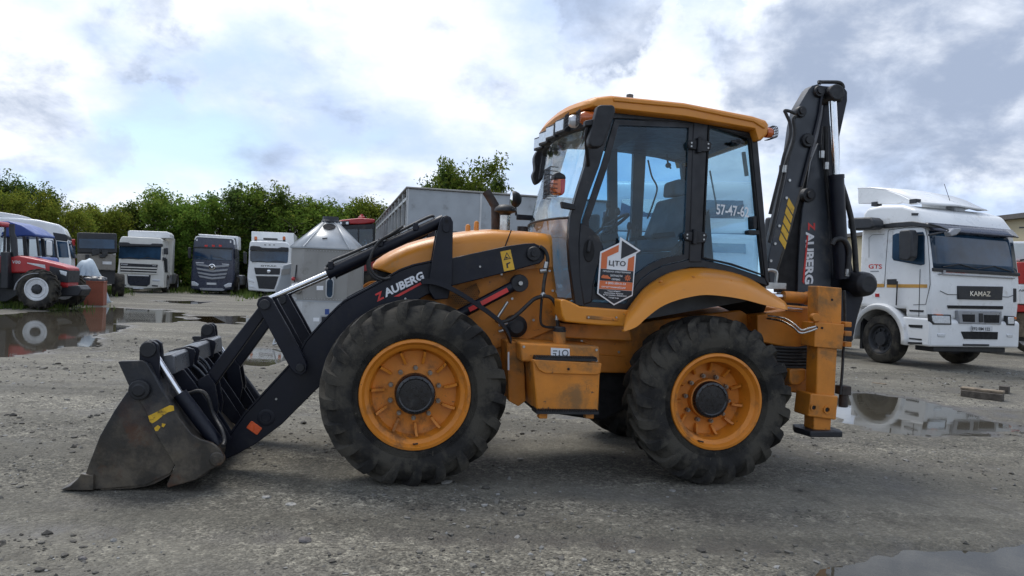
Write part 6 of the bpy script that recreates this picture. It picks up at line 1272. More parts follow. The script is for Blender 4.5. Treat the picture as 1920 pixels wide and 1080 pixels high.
# ---- blue tractor cab and white high-roof truck behind
Bt = Thing('blue_tractor', gnd(40, 572), R(10), 'blue tractor with rounded cab roof standing behind the red tractor', 'tractor')
Bt.front(z1([(-80, 140), (0, 128), (60, 128), (150, 158), (215, 198), (250, 222), (245, 238), (180, 232), (110, 240), (-80, 238)]), 0, 1.5, 'cab_roof', 'tractor_blue', bevel=0.06, seg=3)
for p in ([(150, 236), (172, 238), (190, 376), (160, 376)], [(244, 236), (256, 240), (272, 372), (258, 374)], [(40, 238), (60, 238), (60, 420), (40, 420)]): Bt.front(z1(p), 0.05, 0.12, 'cab_post', 'truck_trim', ref=0); Bt.front(z1(p), 1.38, 1.45, 'cab_post', 'truck_trim', ref=0)
Bt.front(z1([(172, 238), (246, 240), (262, 374), (188, 376)]), 0.07, 0.08, 'side_glass', 'clear_glass', ref=0); Bt.front(z1([(60, 238), (150, 238), (160, 376), (60, 376)]), 0.07, 0.08, 'side_glass', 'clear_glass', ref=0)
Bt.front(z1([(-60, 376), (275, 376), (290, 400), (290, 560), (-60, 560)]), 0.1, 1.4, 'lower_body', 'tractor_blue', ref=0, bevel=0.05); Bt.front(z1([(180, 372), (420, 440), (430, 540), (190, 560)]), 0.35, 1.1, 'hood', 'tractor_blue', ref=0.1, bevel=0.05)
for yy_ in (-0.1, 1.2): tractor_wheel(Bt.root, (-0.6, yy_, 0.8), 0.8, 0.42, 'plate_white'); tractor_wheel(Bt.root, (1.4, yy_, 0.5), 0.5, 0.3, 'plate_white')
Wt = Thing('high_roof_lorry', gnd(90, 562), R(27), 'white high-roof lorry with side fairing parked behind the tractors', 'lorry')
Wt.front(z1([(-120, 70), (0, 100), (130, 106), (260, 118), (350, 138), (410, 152), (440, 172), (458, 205), (468, 240), (480, 300), (496, 390), (500, 500), (480, 560), (-120, 560)]), 0, 2.4, 'cab_body', 'white_paint', bevel=0.09, seg=4)
Wt.front(z1([(-120, 40), (0, 64), (120, 82), (208, 104), (190, 110), (60, 108), (0, 100), (-120, 74)]), 0.1, 2.3, 'roof_fairing', 'white_paint', ref=0, bevel=0.04)
Wt.front(z1([(270, 262), (325, 264), (370, 262), (395, 380), (270, 370)]), -0.015, 0.03, 'side_window', 'dark_glass', ref=0, bevel=0.02)
Wt.front(z1([(368, 206), (462, 222), (474, 236), (470, 272), (380, 262)]), -0.02, 2.42, 'sun_visor', 'truck_trim', ref=0, bevel=0.03)
xs = Wt.f.P(*z1([(472, 300)])[0], 1, 0).x; q = MB(); zt_, zb_ = Wt.f.P(*z1([(470, 268)])[0], 1, 0).z, Wt.f.P(*z1([(480, 384)])[0], 1, 0).z
q.add([(xs - 0.02, 0.12, zt_), (xs - 0.02, 2.28, zt_), (xs + 0.20, 2.28, zb_), (xs + 0.20, 0.12, zb_)], [(0, 1, 2, 3)]); q.build('windscreen', MAT['dark_glass'], Wt.root, solid=0.06)
Wt.front(z1([(396, 268), (470, 276), (482, 384), (412, 382)]), -0.012, 0.03, 'windscreen_side', 'dark_glass', ref=0)
Wt.front(z1([(328, 265), (368, 268), (370, 372), (330, 370)]), -0.3, -0.15, 'wing_mirror', 'white_paint', ref=0, bevel=0.04); Wt.front(z1([(455, 280), (496, 285), (490, 300), (460, 296)]), 0.1, 0.3, 'wing_mirror', 'truck_trim', ref=0, bevel=0.03)
Wt.front(z1([(352, 375), (410, 382), (412, 420), (355, 412)]), -0.01, 0.03, 'step_panel', 'truck_trim', ref=0, bevel=0.01)
for x in (-1.0, -5.5):
    for yy_ in (0.15, 2.2): truck_wheel(Wt.root, (x + 1.0, yy_, 0.5), axis=1)
Wt.box(-6.0, 1.0, 0.8, 1.6, 0.6, 0.95, 'chassis', 'truck_trim')

# ---- faceted metal booth with conical roof
z = zz_(480, 400, 4.5)
Bo = Thing('metal_booth', gnd(612, 646), R(9), 'grey sheet-metal booth with faceted conical roof and slot window', 'booth')
pL = Bo.f.P(*z([(398, 500)])[0], 1, 0).x; pR = Bo.f.P(*z([(776, 500)])[0], 1, 0).x; zt = Bo.f.P(*z([(420, 284)])[0], 1, 0).z; zm = Bo.f.P(*z([(400, 738)])[0], 1, 0).z; za = Bo.f.P(*z([(600, 66)])[0], 1, 0.75).z
ch = 0.27; dpth = pR - pL + 2 * ch
def octo(e): return [(pL - e * .4, -e), (pR + e * .4, -e), (pR + ch + e, ch - e * .4), (pR + ch + e, dpth - ch + e * .4), (pR + e * .4, dpth + e), (pL - e * .4, dpth + e), (pL - ch - e, dpth - ch + e * .4), (pL - ch - e, ch - e * .4)]
MB().prism(octo(0), zm, zt, 2).build('upper_wall', MAT['galv_warm'], Bo.root, bevel=0.006); MB().prism(octo(0.012), 0.12, zm - 0.005, 2).build('lower_wall', MAT['plate_white'] if False else MAT['galv_light'], Bo.root, bevel=0.006)
MB().prism(octo(0.02), zm - 0.012, zm + 0.012, 2).build('wall_joint', MAT['galvanised'], Bo.root)
cxo, cyo = (pL + pR) / 2, dpth / 2; base_ = octo(0.035); topo = [(cxo + (x - cxo) * 0.17, cyo + (y - cyo) * 0.17) for x, y in base_]
for i in range(8):
    j = (i + 1) % 8; q = MB(); q.add([(*base_[i], zt), (*base_[j], zt), (*topo[j], za), (*topo[i], za)], [(0, 1, 2, 3)]); q.build('roof_panel', MAT['galv_light'], Bo.root, solid=0.006)
    q = MB(); q.tube([(*base_[i], zt), (*topo[i], za)], 0.012, 6); q.build('roof_seam', MAT['galvanised'], Bo.root)
MB().prism(octo(0.04), zt - 0.02, zt + 0.006, 2).build('eaves', MAT['galvanised'], Bo.root)
MB().lathe([(0.0, 0.10), (0.16, 0.09), (0.17, 0.02), (0.19, 0.0), (0.19, -0.03)], (cxo, cyo, za), 2, 18).build('roof_cap', MAT['truck_trim'], Bo.root)
def on_roof(f, side):                  # point on the front roof panel
    a = Vector((base_[0][0], base_[0][1], zt)).lerp(Vector((base_[1][0], base_[1][1], zt)), side); b_ = Vector((topo[0][0], topo[0][1], za)).lerp(Vector((topo[1][0], topo[1][1], za)), side); return a.lerp(b_, f)
ux = Vector((1, 0, 0)); uy = (on_roof(0.9, 0.5) - on_roof(0.1, 0.5)).normalized(); nn = ux.cross(uy); c0 = on_roof(0.76, 0.5)
q = MB(); q.add([c0 + ux * 0.13 * math.cos(a) + uy * 0.10 * math.sin(a) + nn * 0.012 for a in np.linspace(0, 6.283, 20, endpoint=False)], [tuple(range(20))]); q.build('roof_opening', MAT['dark_gap'], Bo.root)
c0 = on_roof(0.3, 0.42); q = MB(); q.tube([c0 + nn * 0.02 - ux * 0.05, c0 + nn * 0.03 + ux * 0.05 + uy * 0.01], 0.012, 6); q.build('roof_handle', MAT['truck_trim'], Bo.root)
a = Bo.f.sz(z([(590, 570), (600, 552), (625, 545), (650, 552), (660, 575), (655, 690), (640, 715), (618, 720), (595, 708), (586, 685)]), 0); MB().prism(a, -0.03, 0.02).build('window_frame', MAT['galv_light'], Bo.root, bevel=0.006)
a = Bo.f.sz(z([(600, 578), (608, 562), (626, 556), (644, 562), (650, 580), (646, 685), (634, 705), (618, 709), (603, 700), (597, 680)]), 0); MB().prism(a, -0.036, -0.02).build('slot_window', MAT['dark_glass'], Bo.root)
Bo.front(z([(512, 612), (568, 612), (568, 648), (512, 648)]), -0.012, 0.01, 'wall_label', 'paper_white', ref=0); Bo.front(z([(582, 808), (618, 806), (618, 852), (582, 854)]), -0.022, 0.01, 'blue_tag', 'tractor_blue', ref=0); Bo.front(z([(545, 862), (600, 862), (600, 920), (545, 920)]), -0.024, 0.01, 'wall_hatch', 'grille_grey', ref=0); Bo.front(z([(555, 872), (590, 872), (590, 912), (555, 912)]), -0.032, -0.02, 'hatch_opening', 'truck_trim', ref=0); Bo.front(z([(484, 880), (535, 880), (535, 912), (484, 912)]), -0.018, 0.01, 'wall_label', 'paper_white', ref=0)
q = MB()
for k in range(15):
    for zv in (zm + 0.05, zt - 0.06, zm - 0.05): q.cyl((pL + 0.04 + k * (pR - pL - 0.08) / 14, -0.018, zv), (pL + 0.04 + k * (pR - pL - 0.08) / 14, 0.01, zv), 0.008, 6)
q.build('rivet_row', MAT['galv_light'], Bo.root)['kind'] = 'stuff'
for xv in (0.30, 0.72): q = MB(); q.box(pL + (pR - pL) * xv - 0.012, pL + (pR - pL) * xv + 0.012, -0.008, 0.01, zm + 0.02, zt - 0.02); q.build('wall_seam', MAT['galv_warm'], Bo.root)
c0 = Bo.f.P(*z([(314, 553)])[0], 1, 0.1); MB().lathe([(0, -0.07), (0.03, -0.06), (0.042, -0.02), (0.042, 0.05)], c0, 1, 14).build('tail_lamp', MAT['red_lens'], Bo.root); q = MB(); q.tube([c0 + Vector((0.0, 0.04, -0.2)), c0 + Vector((0.03, 0.04, 0.0)), c0 + Vector((0.05, 0.04, 0.28)), c0 + Vector((0.09, 0.06, 0.28))], 0.012, 6); q.build('lamp_bracket', MAT['truck_trim'], Bo.root)
c0 = Bo.f.P(*z([(345, 630)])[0], 1, 0.1); MB().lathe([(0, -0.16), (0.08, -0.14), (0.12, -0.06), (0.12, 0.1)], c0, 1, 16).build('round_housing', MAT['galv_light'], Bo.root)
Bo.front(z([(280, 700), (395, 715), (380, 960), (330, 900), (270, 790)]), 0.12, 0.5, 'side_hopper', 'galv_light', ref=0, bevel=0.02)
for x, y in ((pL, 0.1), (pR, 0.1), (pL, dpth - .1), (pR, dpth - .1)): Bo.box(x - 0.05, x + 0.05, y - 0.05, y + 0.05, 0.0, 0.13, 'foot', 'truck_trim')
Pn = Thing('metal_cover', gnd(545, 640), R(12), 'grey-green bent sheet-metal cover standing left of the metal booth', 'panel')
Pn.front([(531, 497), (548, 493), (552, 500), (552, 640), (540, 640), (520, 560), (515, 545), (520, 534)], 0.3, 1.0, 'cover_sheet', 'cover_green' if 'cover_green' in MAT else 'galvanised', bevel=0.02)
Pn.front([(528, 505), (544, 503), (543, 514), (527, 516)], 0.29, 0.31, 'cover_recess', 'galv_warm', ref=0.3)
q = MB(); a = [gnd(*p) for p in ((497, 660), (505, 632), (530, 628), (526, 652))]
fr_ = gnd(512, 648); q = MB(); q.tube([(0, 0, 0.02), (0.05, 0.1, 0.30), (0.42, 0.1, 0.16), (0, 0, 0.02)], 0.022, 6); o = q.build('steel_frame', MAT['galv_light'], None); o.location = (fr_.x, fr_.y, 0.0); tag(o, 'small triangular steel frame lying beside the puddle near metal booth', 'frame')

# ---- red tractor cab seen over the booth
R2 = Thing('red_tractor', gnd(668, 600), R(14), 'red tractor with black cab and roof lamps showing behind the metal booth', 'tractor')
R2.front(z([(680, 70), (720, 55), (880, 38), (1005, 48), (1005, 78), (900, 92), (690, 90)]), 0, 1.7, 'cab_roof', 'tractor_red', bevel=0.05, seg=3)
R2.front(z([(684, 66), (788, 62), (790, 104), (690, 108)]), -0.02, 0.3, 'lamp_panel', 'truck_trim', ref=0, bevel=0.03)
for x0 in (702, 758): R2.front(z([(x0, 74), (x0 + 24, 74), (x0 + 24, 94), (x0, 94)]), -0.05, -0.01, 'work_lamp', 'lamp_lens', ref=0, bevel=0.01)
R2.front(z([(700, 104), (1000, 90), (1000, 130), (705, 135)]), 0.02, 1.6, 'roof_liner', 'truck_trim', ref=0)
for p in ([(700, 110), (716, 110), (790, 300), (772, 300)], [(985, 95), (1005, 95), (1005, 300), (985, 300)], [(860, 100), (872, 100), (872, 300), (860, 300)]): R2.front(z(p), 0.03, 0.1, 'cab_post', 'truck_trim', ref=0); R2.front(z(p), 1.5, 1.57, 'cab_post', 'truck_trim', ref=0)
R2.front(z([(716, 120), (985, 110), (985, 300), (785, 300)]), 0.06, 0.07, 'cab_glass', 'truck_glass', ref=0); R2.front(z([(800, 290), (1010, 290), (1010, 560), (800, 560)]), 0.1, 1.5, 'lower_body', 'tractor_red', ref=0, bevel=0.05)
c0 = R2.f.P(*z([(892, 38)])[0], 1, 0.5); MB().lathe([(0.11, -0.02), (0.10, 0.04), (0.05, 0.07), (0.05, 0.11), (0, 0.12)], c0, 2, 14).build('roof_vent', MAT['tractor_red'], R2.root)
R2.front(z([(652, 34), (672, 30), (674, 58), (652, 58)]), 0.2, 0.3, 'beacon', 'amber', ref=0, bevel=0.01)
R2.front(z([(780, 300), (950, 300), (950, 330), (790, 340)]), -0.4, 0.0, 'white_hose_reel', 'plate_white', ref=0, bevel=0.02)
for yy_ in (-0.2, 1.3): tractor_wheel(R2.root, (0.5, yy_, 0.8), 0.8, 0.45, 'rim_orange')

# ---- grey sheet-metal trailer
c_ = at_depth(765, 350, 18.3); TRZ = c_.z
Tr = Thing('box_trailer', (c_.x, c_.y, 0), R(13.5), 'long grey sheet-metal box trailer with open framed side behind the hood', 'trailer')
LX, LY = 7.2, 13.0
for i in range(4):
    x0 = LX * i / 4; Tr.box(x0 + 0.012, x0 + LX / 4 - 0.006, 0.0, 0.03, TRZ - 1.02, TRZ - 0.05, 'wall_panel', 'galvanised', 0.004); Tr.box(x0 + 0.012, x0 + LX / 4 - 0.006, 0.0, 0.03, 0.95, TRZ - 1.035, 'wall_panel', 'galvanised', 0.004)
    Tr.box(x0 - 0.02 + (0.0 if i else 0.02), x0 + 0.03, -0.012, 0.04, 0.9, TRZ - 0.04, 'wall_post', 'galv_light')
Tr.box(-0.05, LX, -0.06, LY, TRZ - 0.04, TRZ, 'roof_sheet', 'galv_warm', 0.01)
Tr.box(0, LX, 0.05, LY, 0.80, 0.95, 'floor_frame', 'truck_trim'); Tr.box(LX - 0.03, LX, 0.05, LY, 0.95, TRZ - 0.05, 'end_wall', 'galvanised')
Tr.box(0.9, 0.93, 0.1, LY, 0.95, TRZ - 0.05, 'inner_partition', 'truck_trim')
for k in range(12):
    y = 0.06 + k * (LY - 0.2) / 11; Tr.box(-0.02, 0.06, y, y + 0.08, 0.95, TRZ - 0.04, 'side_post', 'galv_light')
for zz0 in (TRZ - 0.30, TRZ - 0.98, 1.7): Tr.box(-0.012, 0.05, 0.06, LY, zz0, zz0 + 0.07, 'side_rail', 'galv_light')
for k in (0, 3, 4, 6, 8, 9, 10):
    y = 0.14 + k * (LY - 0.2) / 11; Tr.box(0.0, 0.02, y, y + 1.06, 0.98, TRZ - 1.0, 'side_panel', 'galv_warm' if k % 2 else 'galvanised')
for k in range(9): y = 0.3 + k * 1.2; p = (0.25 + 0.3 * rng.random(), y, TRZ - 0.92); q = MB(); q.tube([(p[0], y, p[2]), (p[0] + 0.1, y + 0.5, p[2] + 0.3), (p[0] - 0.1, y + 0.9, p[2] + 0.1)], 0.07, 7); q.build('loaded_pipe', MAT['wood' if k % 3 else 'galv_light'], Tr.root)
for y in (2.5, 9.5, 11):
    for x in (0.4, LX - 0.5): truck_wheel(Tr.root, (x, y, 0.5))

# ---- white lorry standing behind the cab of the backhoe
z = zz_(1100, 280, 1.0)
W2 = Thing('parked_lorry', at_depth(1270, 540, 12.4) * Vector((1, 1, 0)) if False else (lambda p: Vector((p.x, p.y, 0)))(at_depth(1270, 540, 12.4)), R(-14), 'white lorry cab with orange beacon standing directly behind the backhoe cab', 'lorry')
W2.box(-1.25, 1.25, 0, 2.3, 0.95, 2.35, 'cab_lower', 'white_paint', 0.1); q = MB(); q.prism([(0.0, 2.30), (0.25, 3.0), (0.55, 3.25), (2.2, 3.3), (2.3, 2.30)], -1.22, 1.22, 0); q.build('cab_upper', MAT['white_paint'], W2.root, bevel=0.12, seg=4)
q = MB(); q.add([(-1.05, -0.012, 2.02), (1.05, -0.012, 2.02), (0.98, 0.20, 2.88), (-0.98, 0.20, 2.88)], [(0, 1, 2, 3)]); q.build('windscreen', MAT['dark_glass'], W2.root, solid=0.05)
W2.box(-1.2, 1.2, -0.05, 0.4, 0.4, 0.95, 'bumper', 'cream_paint', 0.05); W2.box(-0.8, 0.8, -0.02, 0.1, 1.0, 1.6, 'grille', 'truck_trim', 0.02)
for x in (-1.0, 1.0): truck_wheel(W2.root, (x, 1.2, 0.5)); truck_wheel(W2.root, (x, 4.8, 0.5), 0.5, 0.45)
for sx2 in (-1, 1): W2.box(sx2 * 1.42 - 0.1, sx2 * 1.42 + 0.1, -0.1, 0.05, 1.9, 2.6, 'wing_mirror', 'truck_trim', 0.04); W2.box(sx2 * 1.18 - 0.14, sx2 * 1.18 + 0.1, 0.35, 1.25, 2.0, 2.7, 'side_window', 'dark_glass', 0.03)
q = MB(); q.lathe([(0.09, 0), (0.09, 0.1), (0.06, 0.16), (0, 0.17)], (0.3, 0.9, 3.28), 2, 14); q.build('beacon', MAT['amber'], W2.root); W2.box(-0.4, 0.4, 0.8, 6.0, 0.7, 0.95, 'chassis', 'truck_trim')
# ---- big white lorry on the right
ph = R(20); _x = Vector((math.cos(ph), math.sin(ph), 0)); _y = Vector((-math.sin(ph), math.cos(ph), 0))
KO = gnd(1655, 681) + 1.1 * _x - 1.2 * _y
KZ = Thing('white_lorry', KO, ph, 'large white lorry tractor with ochre side stripe and roof spoiler beyond puddle', 'lorry')
r = KZ.root; SX = -1.24
z8 = zz_(1560, 330, 2.161); z9 = zz_(1620, 340, 4.910)
yr = KZ.f.P(*z8([(108, 500)])[0], 0, SX).y
arch = [(1.2 + 0.66 * math.cos(R(a)), 0.52 + 0.66 * math.sin(R(a))) for a in range(0, 181, 15)]
prof = [(0.0, 1.02), (-0.02, 1.3), (-0.03, 1.7), (0.0, 2.02), (0.07, 2.4), (0.16, 2.82), (0.20, 2.95), (0.42, 3.22), (0.75, 3.33), (1.3, 3.37), (yr - 0.12, 3.34), (yr, 3.22), (yr + 0.02, 2.7), (yr + 0.02, 0.95), (1.2 + 0.66, 0.95)] [:-2] + [(yr + 0.02, 1.19), (0.56, 1.19), (0.56, 1.02)]
KZ.box(-1.235, 1.235, 1.88, yr + 0.015, 0.93, 1.188, 'rear_skirt', 'white_paint')
q = MB(); q.prism(prof, -1.24, 1.24, 0); cbk = q.build('cab_body', MAT['white_paint'], r, bevel=0.07, seg=4)
# bumper with steps beside the wheel
bp = [(-0.06, 0.47), (-0.06, 0.98), (0.0, 1.03), (0.62, 1.03)] + [p for p in reversed(arch) if p[0] < 0.9 and p[1] < 1.0][::-1][:0] + [(0.60, 0.95), (0.54, 0.75), (0.52, 0.47)]
q = MB(); q.prism(bp, -1.245, 1.245, 0); bmp = q.build('bumper', MAT['white_paint'], r, bevel=0.05, seg=3)
KZ.side(z8([(312, 602), (368, 604), (368, 612), (312, 610)]), SX - 0.012, SX + 0.02, 'step_slot', 'dark_gap', ref=SX); KZ.side(z8([(308, 672), (366, 674), (366, 682), (308, 680)]), SX - 0.012, SX + 0.02, 'step_slot', 'dark_gap', ref=SX); KZ.side(z8([(314, 542), (372, 544), (370, 551), (316, 549)]), SX - 0.012, SX + 0.02, 'step_slot', 'dark_gap', ref=SX)
# wheel arch moulding and mudguard
q = MB(); rows = []
for a in range(-5, 186, 10):
    c0, s0 = math.cos(R(a)), math.sin(R(a)); rows.append([(SX - 0.05, 1.2 + 0.63 * c0, 0.52 + 0.63 * s0), (SX - 0.06, 1.2 + 0.72 * c0, 0.52 + 0.72 * s0), (SX + 0.01, 1.2 + 0.76 * c0, 0.52 + 0.76 * s0), (SX + 0.5, 1.2 + 0.63 * c0, 0.52 + 0.63 * s0)])
q.grid(rows); q.build('wheel_arch', MAT['white_paint'], r, smooth=60, solid=0.02)
KZ.box(-1.1, -0.5, yr - 0.02, yr + 0.05, 0.25, 0.95, 'mud_flap', 'truck_trim')
# door: joint lines, window, handle, stripe
def seam(px, name='door_seam', w_=0.012):
    q = MB(); a = [KZ.f.P(x, y, 0, SX) for x, y in px]; q.tube([(SX - 0.002, p.y, p.z) for p in a], w_ * 0.5, 5); return q.build(name, MAT['dark_gap'], r)
seam(z8([(212, 450), (220, 330), (228, 225), (232, 218), (300, 210), (360, 207), (378, 212), (388, 250), (396, 370), (398, 440), (380, 520), (330, 522)]))
seam(z8([(118, 535), (210, 538)])); seam(z8([(128, 436), (106, 436)]))
KZ.side(z8([(246, 240), (262, 232), (370, 226), (376, 245), (376, 358), (360, 362), (250, 342), (244, 332)]), SX - 0.012, SX + 0.03, 'door_window', 'dark_glass', ref=SX, bevel=0.01)
KZ.side(z8([(224, 418), (262, 417), (262, 440), (224, 440)]), SX - 0.015, SX + 0.02, 'door_handle', 'truck_trim', ref=SX, bevel=0.008)
KZ.side(z8([(130, 436), (211, 437), (211, 451), (130, 450)]), SX - 0.006, SX + 0.02, 'side_stripe', 'stripe_ochre', ref=SX); KZ.side(z8([(222, 438), (386, 439), (386, 453), (222, 452)]), SX - 0.006, SX + 0.02, 'side_stripe', 'stripe_ochre', ref=SX)
KZ.side(z8([(176, 476), (192, 476), (192, 490), (176, 490)]), SX - 0.014, SX + 0.02, 'side_marker', 'red_lens', ref=SX, bevel=0.004)
KZ.side(z8([(212, 196), (250, 190), (330, 184), (385, 192), (450, 212), (385, 208), (330, 204), (212, 212)]), SX - 0.05, SX + 0.05, 'gutter_trim', 'truck_trim', ref=SX, bevel=0.01)
KZ.side(z8([(97, 180), (110, 172), (190, 169), (204, 182), (208, 208), (190, 218), (110, 222), (98, 215)]), SX - 0.35, SX - 0.05, 'side_flap', 'truck_trim', ref=SX - 0.1, bevel=0.04, seg=3)
KZ.side(z8([(323, 150), (347, 150), (347, 160), (323, 160)]), SX - 0.008, SX + 0.15, 'roof_marker', 'truck_trim', ref=SX)
seam(z8([(150, 330), (150, 250), (165, 238), (212, 236)], ), 'panel_crease', 0.008)
KZ.stext('GTS', z8([(148, 375)])[0], z8([(202, 376)])[0], z8([(148, 357)])[0], SX - 0.006, 'red_decal')
KZ.side(z8([(156, 384), (190, 384), (190, 388), (156, 388)]), SX - 0.004, SX + 0.01, 'small_badge', 'grille_grey', ref=SX)
# mirrors on the near side
KZ.side(z8([(288, 222), (330, 218), (340, 240), (336, 330), (320, 345), (286, 340), (284, 240)]), SX - 0.30, SX - 0.12, 'wing_mirror', 'truck_trim', ref=SX - 0.2, bevel=0.03, seg=3)
q = MB(); p = KZ.f.P(*z8([(335, 240)])[0], 0, SX); q.tube([(SX, p.y - 0.2, p.z), (SX - 0.2, p.y, p.z)], 0.02, 6); q.build('mirror_arm', MAT['truck_trim'], r)
q = MB(); a = [KZ.f.P(*p, 1, -0.25) for p in z8([(400, 195), (440, 205), (485, 222), (440, 232), (400, 240)])]; q.tube([(p.x - 0.05, p.y, p.z) for p in a], 0.022, 6); q.build('kerb_mirror_arm', MAT['truck_trim'], r)
KZ.front(z8([(460, 228), (480, 212), (506, 212), (508, 222), (490, 240), (466, 246)]), -0.34, -0.2, 'kerb_mirror', 'grille_grey', ref=-0.25, bevel=0.02)
# front: windscreen follows the raked profile
def rake(zv): return float(np.interp(zv, [1.7, 2.02, 2.4, 2.82, 2.95], [-0.03, 0.0, 0.07, 0.16, 0.20]))
def frontz(px): return KZ.f.P(px[0], px[1], 1, 0.05)
q = MB(); zb_, zt_ = 2.03, 2.78; rows = []
for i in range(7):
    zv = zb_ + (zt_ - zb_) * i / 6; rows.append([(x, rake(zv) - 0.012 + 0.10 * max(0, abs(x) - 0.95) ** 1.2, zv) for x in np.linspace(-1.17, 1.17, 15)])
q.grid(rows); q.build('windscreen', MAT['dark_glass'], r, smooth=60, solid=0.02)
q = MB(); rows = []
for i in range(4):
    zv = 2.77 + 0.16 * i / 3; rows.append([(x, rake(zv) - (0.13 - 0.11 * i / 3) + 0.10 * max(0, abs(x) - 0.95) ** 1.2, zv) for x in np.linspace(-1.21, 1.21, 11)])
q.grid(rows); q.build('sun_visor', MAT['navy_paint'], r, smooth=60, solid=0.03)
for x0 in (-0.95, 0.0): q = MB(); q.tube([(x0, -0.03, 2.06), (x0 + 0.45, -0.03, 2.14), (x0 + 0.95, -0.03, 2.05)], 0.012, 6); q.build('wiper', MAT['truck_trim'], r)
q = MB(); q.box(-1.20, 1.20, -0.045, 0.03, 1.965, 2.03); q.build('scuttle', MAT['truck_trim'], r, bevel=0.01)
g1 = KZ.front(z8([(506, 445), (690, 448), (686, 503), (508, 499)]), -0.055, 0.03, 'name_panel', 'truck_trim', ref=-0.03, bevel=0.012)
KZ.ftext('KAMAZ', z8([(560, 486)])[0], z8([(643, 488)])[0], z8([(560, 466)])[0], -0.062, 'chrome', g1)
KZ.front(z8([(448, 382), (458, 382), (458, 394), (448, 394)]), -0.05, 0.02, 'dealer_badge', 'grille_grey', ref=-0.03); KZ.ftext('РАРИТЭК ХОЛДИНГ', z8([(463, 393)])[0], z8([(556, 396)])[0], z8([(463, 384)])[0], -0.036, 'red_decal')
KZ.front(z8([(466, 524), (690, 527), (690, 540), (470, 536)]), -0.04, 0.03, 'bonnet_gap', 'dark_gap', ref=-0.02)
KZ.front(z8([(506, 545), (684, 548), (682, 602), (512, 598)]), -0.085, 0.0, 'grille_frame', 'grille_grey', ref=-0.06, bevel=0.012)
for p in ([(522, 560), (574, 561), (574, 592), (526, 590)], [(610, 562), (674, 563), (672, 595), (612, 594)]): KZ.front(z8(p), -0.09, -0.05, 'grille_opening', 'dark_gap', ref=-0.06)
KZ.front(z8([(590, 556), (606, 556), (608, 592), (590, 592)]), -0.10, -0.05, 'emblem', 'truck_trim', ref=-0.06, bevel=0.01)
KZ.front(z8([(522, 630), (670, 632), (668, 662), (534, 660)]), -0.075, -0.03, 'lower_grille', 'dark_gap', ref=-0.06)
pl_ = KZ.front(z8([(563, 606), (643, 608), (643, 631), (563, 629)]), -0.10, -0.05, 'number_plate', 'plate_white', ref=-0.06); KZ.ftext('E921BM 122', z8([(568, 625)])[0], z8([(640, 627)])[0], z8([(568, 612)])[0], -0.104, 'truck_trim', pl_)
for p, pi_ in (([(396, 560), (480, 562), (482, 603), (408, 602), (398, 588)], [(402, 566), (474, 567), (476, 598), (412, 597), (404, 586)]), ([(706, 566), (738, 568), (738, 606), (706, 604)], [(710, 571), (734, 572), (734, 600), (710, 599)])):
    h_ = KZ.front(z8(p), -0.075, 0.0, 'headlight', 'truck_trim', ref=-0.06, bevel=0.008); KZ.front(z8(pi_), -0.085, -0.06, 'headlight_lens', 'lamp_lens', ref=-0.06, bevel=0.01, parent=h_)
for p in ([(425, 638), (458, 640), (456, 653), (428, 651)], [(706, 640), (732, 642), (730, 654), (708, 652)]): KZ.front(z8(p), -0.075, -0.03, 'fog_lamp', 'lamp_lens', ref=-0.06, bevel=0.01)
q = MB(); a = KZ.f.P(*z8([(722, 240)])[0], 1, 0.0); q.tube([(1.24, 0.05, a.z + 0.18), (1.45, -0.05, a.z + 0.20), (1.46, -0.05, a.z - 0.45), (1.25, 0.0, a.z - 0.5)], 0.02, 6); q.build('mirror_arm', MAT['truck_trim'], r); KZ.box(1.36, 1.56, -0.12, 0.02, a.z - 0.35, a.z + 0.10, 'wing_mirror', 'truck_trim', 0.04)
KZ.front(z8([(728, 455), (741, 456), (741, 510), (730, 512)]), -0.04, 0.1, 'corner_deflector', 'truck_trim', ref=0, bevel=0.01)
# corner seam of the cab, bonnet line
q = MB(); q.tube([(SX + 0.02, 0.10, 2.02), (SX + 0.03, 0.06, 1.75), (SX + 0.04, 0.0, 1.45)], 0.006, 5); q.tube([(-1.0, -0.035, 1.58), (-0.8, -0.036, 1.52), (0.9, -0.036, 1.52), (1.1, -0.035, 1.58)], 0.006, 5); q.build('panel_crease', MAT['dark_gap'], r)
# roof spoiler
pA, pB = KZ.f.P(*z8([(108, 50)])[0], 0, -0.95), KZ.f.P(*z8([(110, 112)])[0], 0, -0.95)
tops = [(y_, 3.35 + (pA.z - 3.35) * f_) for y_, f_ in ((pA.y, 1.0), (1.9, 0.95), (1.45, 0.78), (1.1, 0.52), (0.85, 0.28), (0.65, 0.10), (0.52, 0.0))]
q = MB(); sidep = tops + [(0.8, 3.36), (1.0, 3.42), (1.15, 3.40), (pB.y, pB.z)]
q.prism(sidep, -0.98, -0.92, 0); q.build('spoiler_side', MAT['white_paint'], r, bevel=0.015); MB().prism(sidep, 0.92, 0.98, 0).build('spoiler_side', MAT['white_paint'], r, bevel=0.015)
q = MB(); q.grid([[(-0.98 + 0.12 * min(1, max(0, (1.2 - y)) / 0.8), y, z__), (0, y - 0.05, z__ + 0.03), (0.98 - 0.12 * min(1, max(0, (1.2 - y)) / 0.8), y, z__)] for y, z__ in tops]); q.build('roof_spoiler', MAT['white_paint'], r, solid=0.03, smooth=60)
for px in ((178, 111), (334, 100)): p = KZ.f.P(*z8([px])[0], 0, -0.95); KZ.box(-1.0, -0.86, p.y - 0.08, p.y + 0.08, p.z - 0.06, p.z + 0.03, 'spoiler_mount', 'truck_trim')
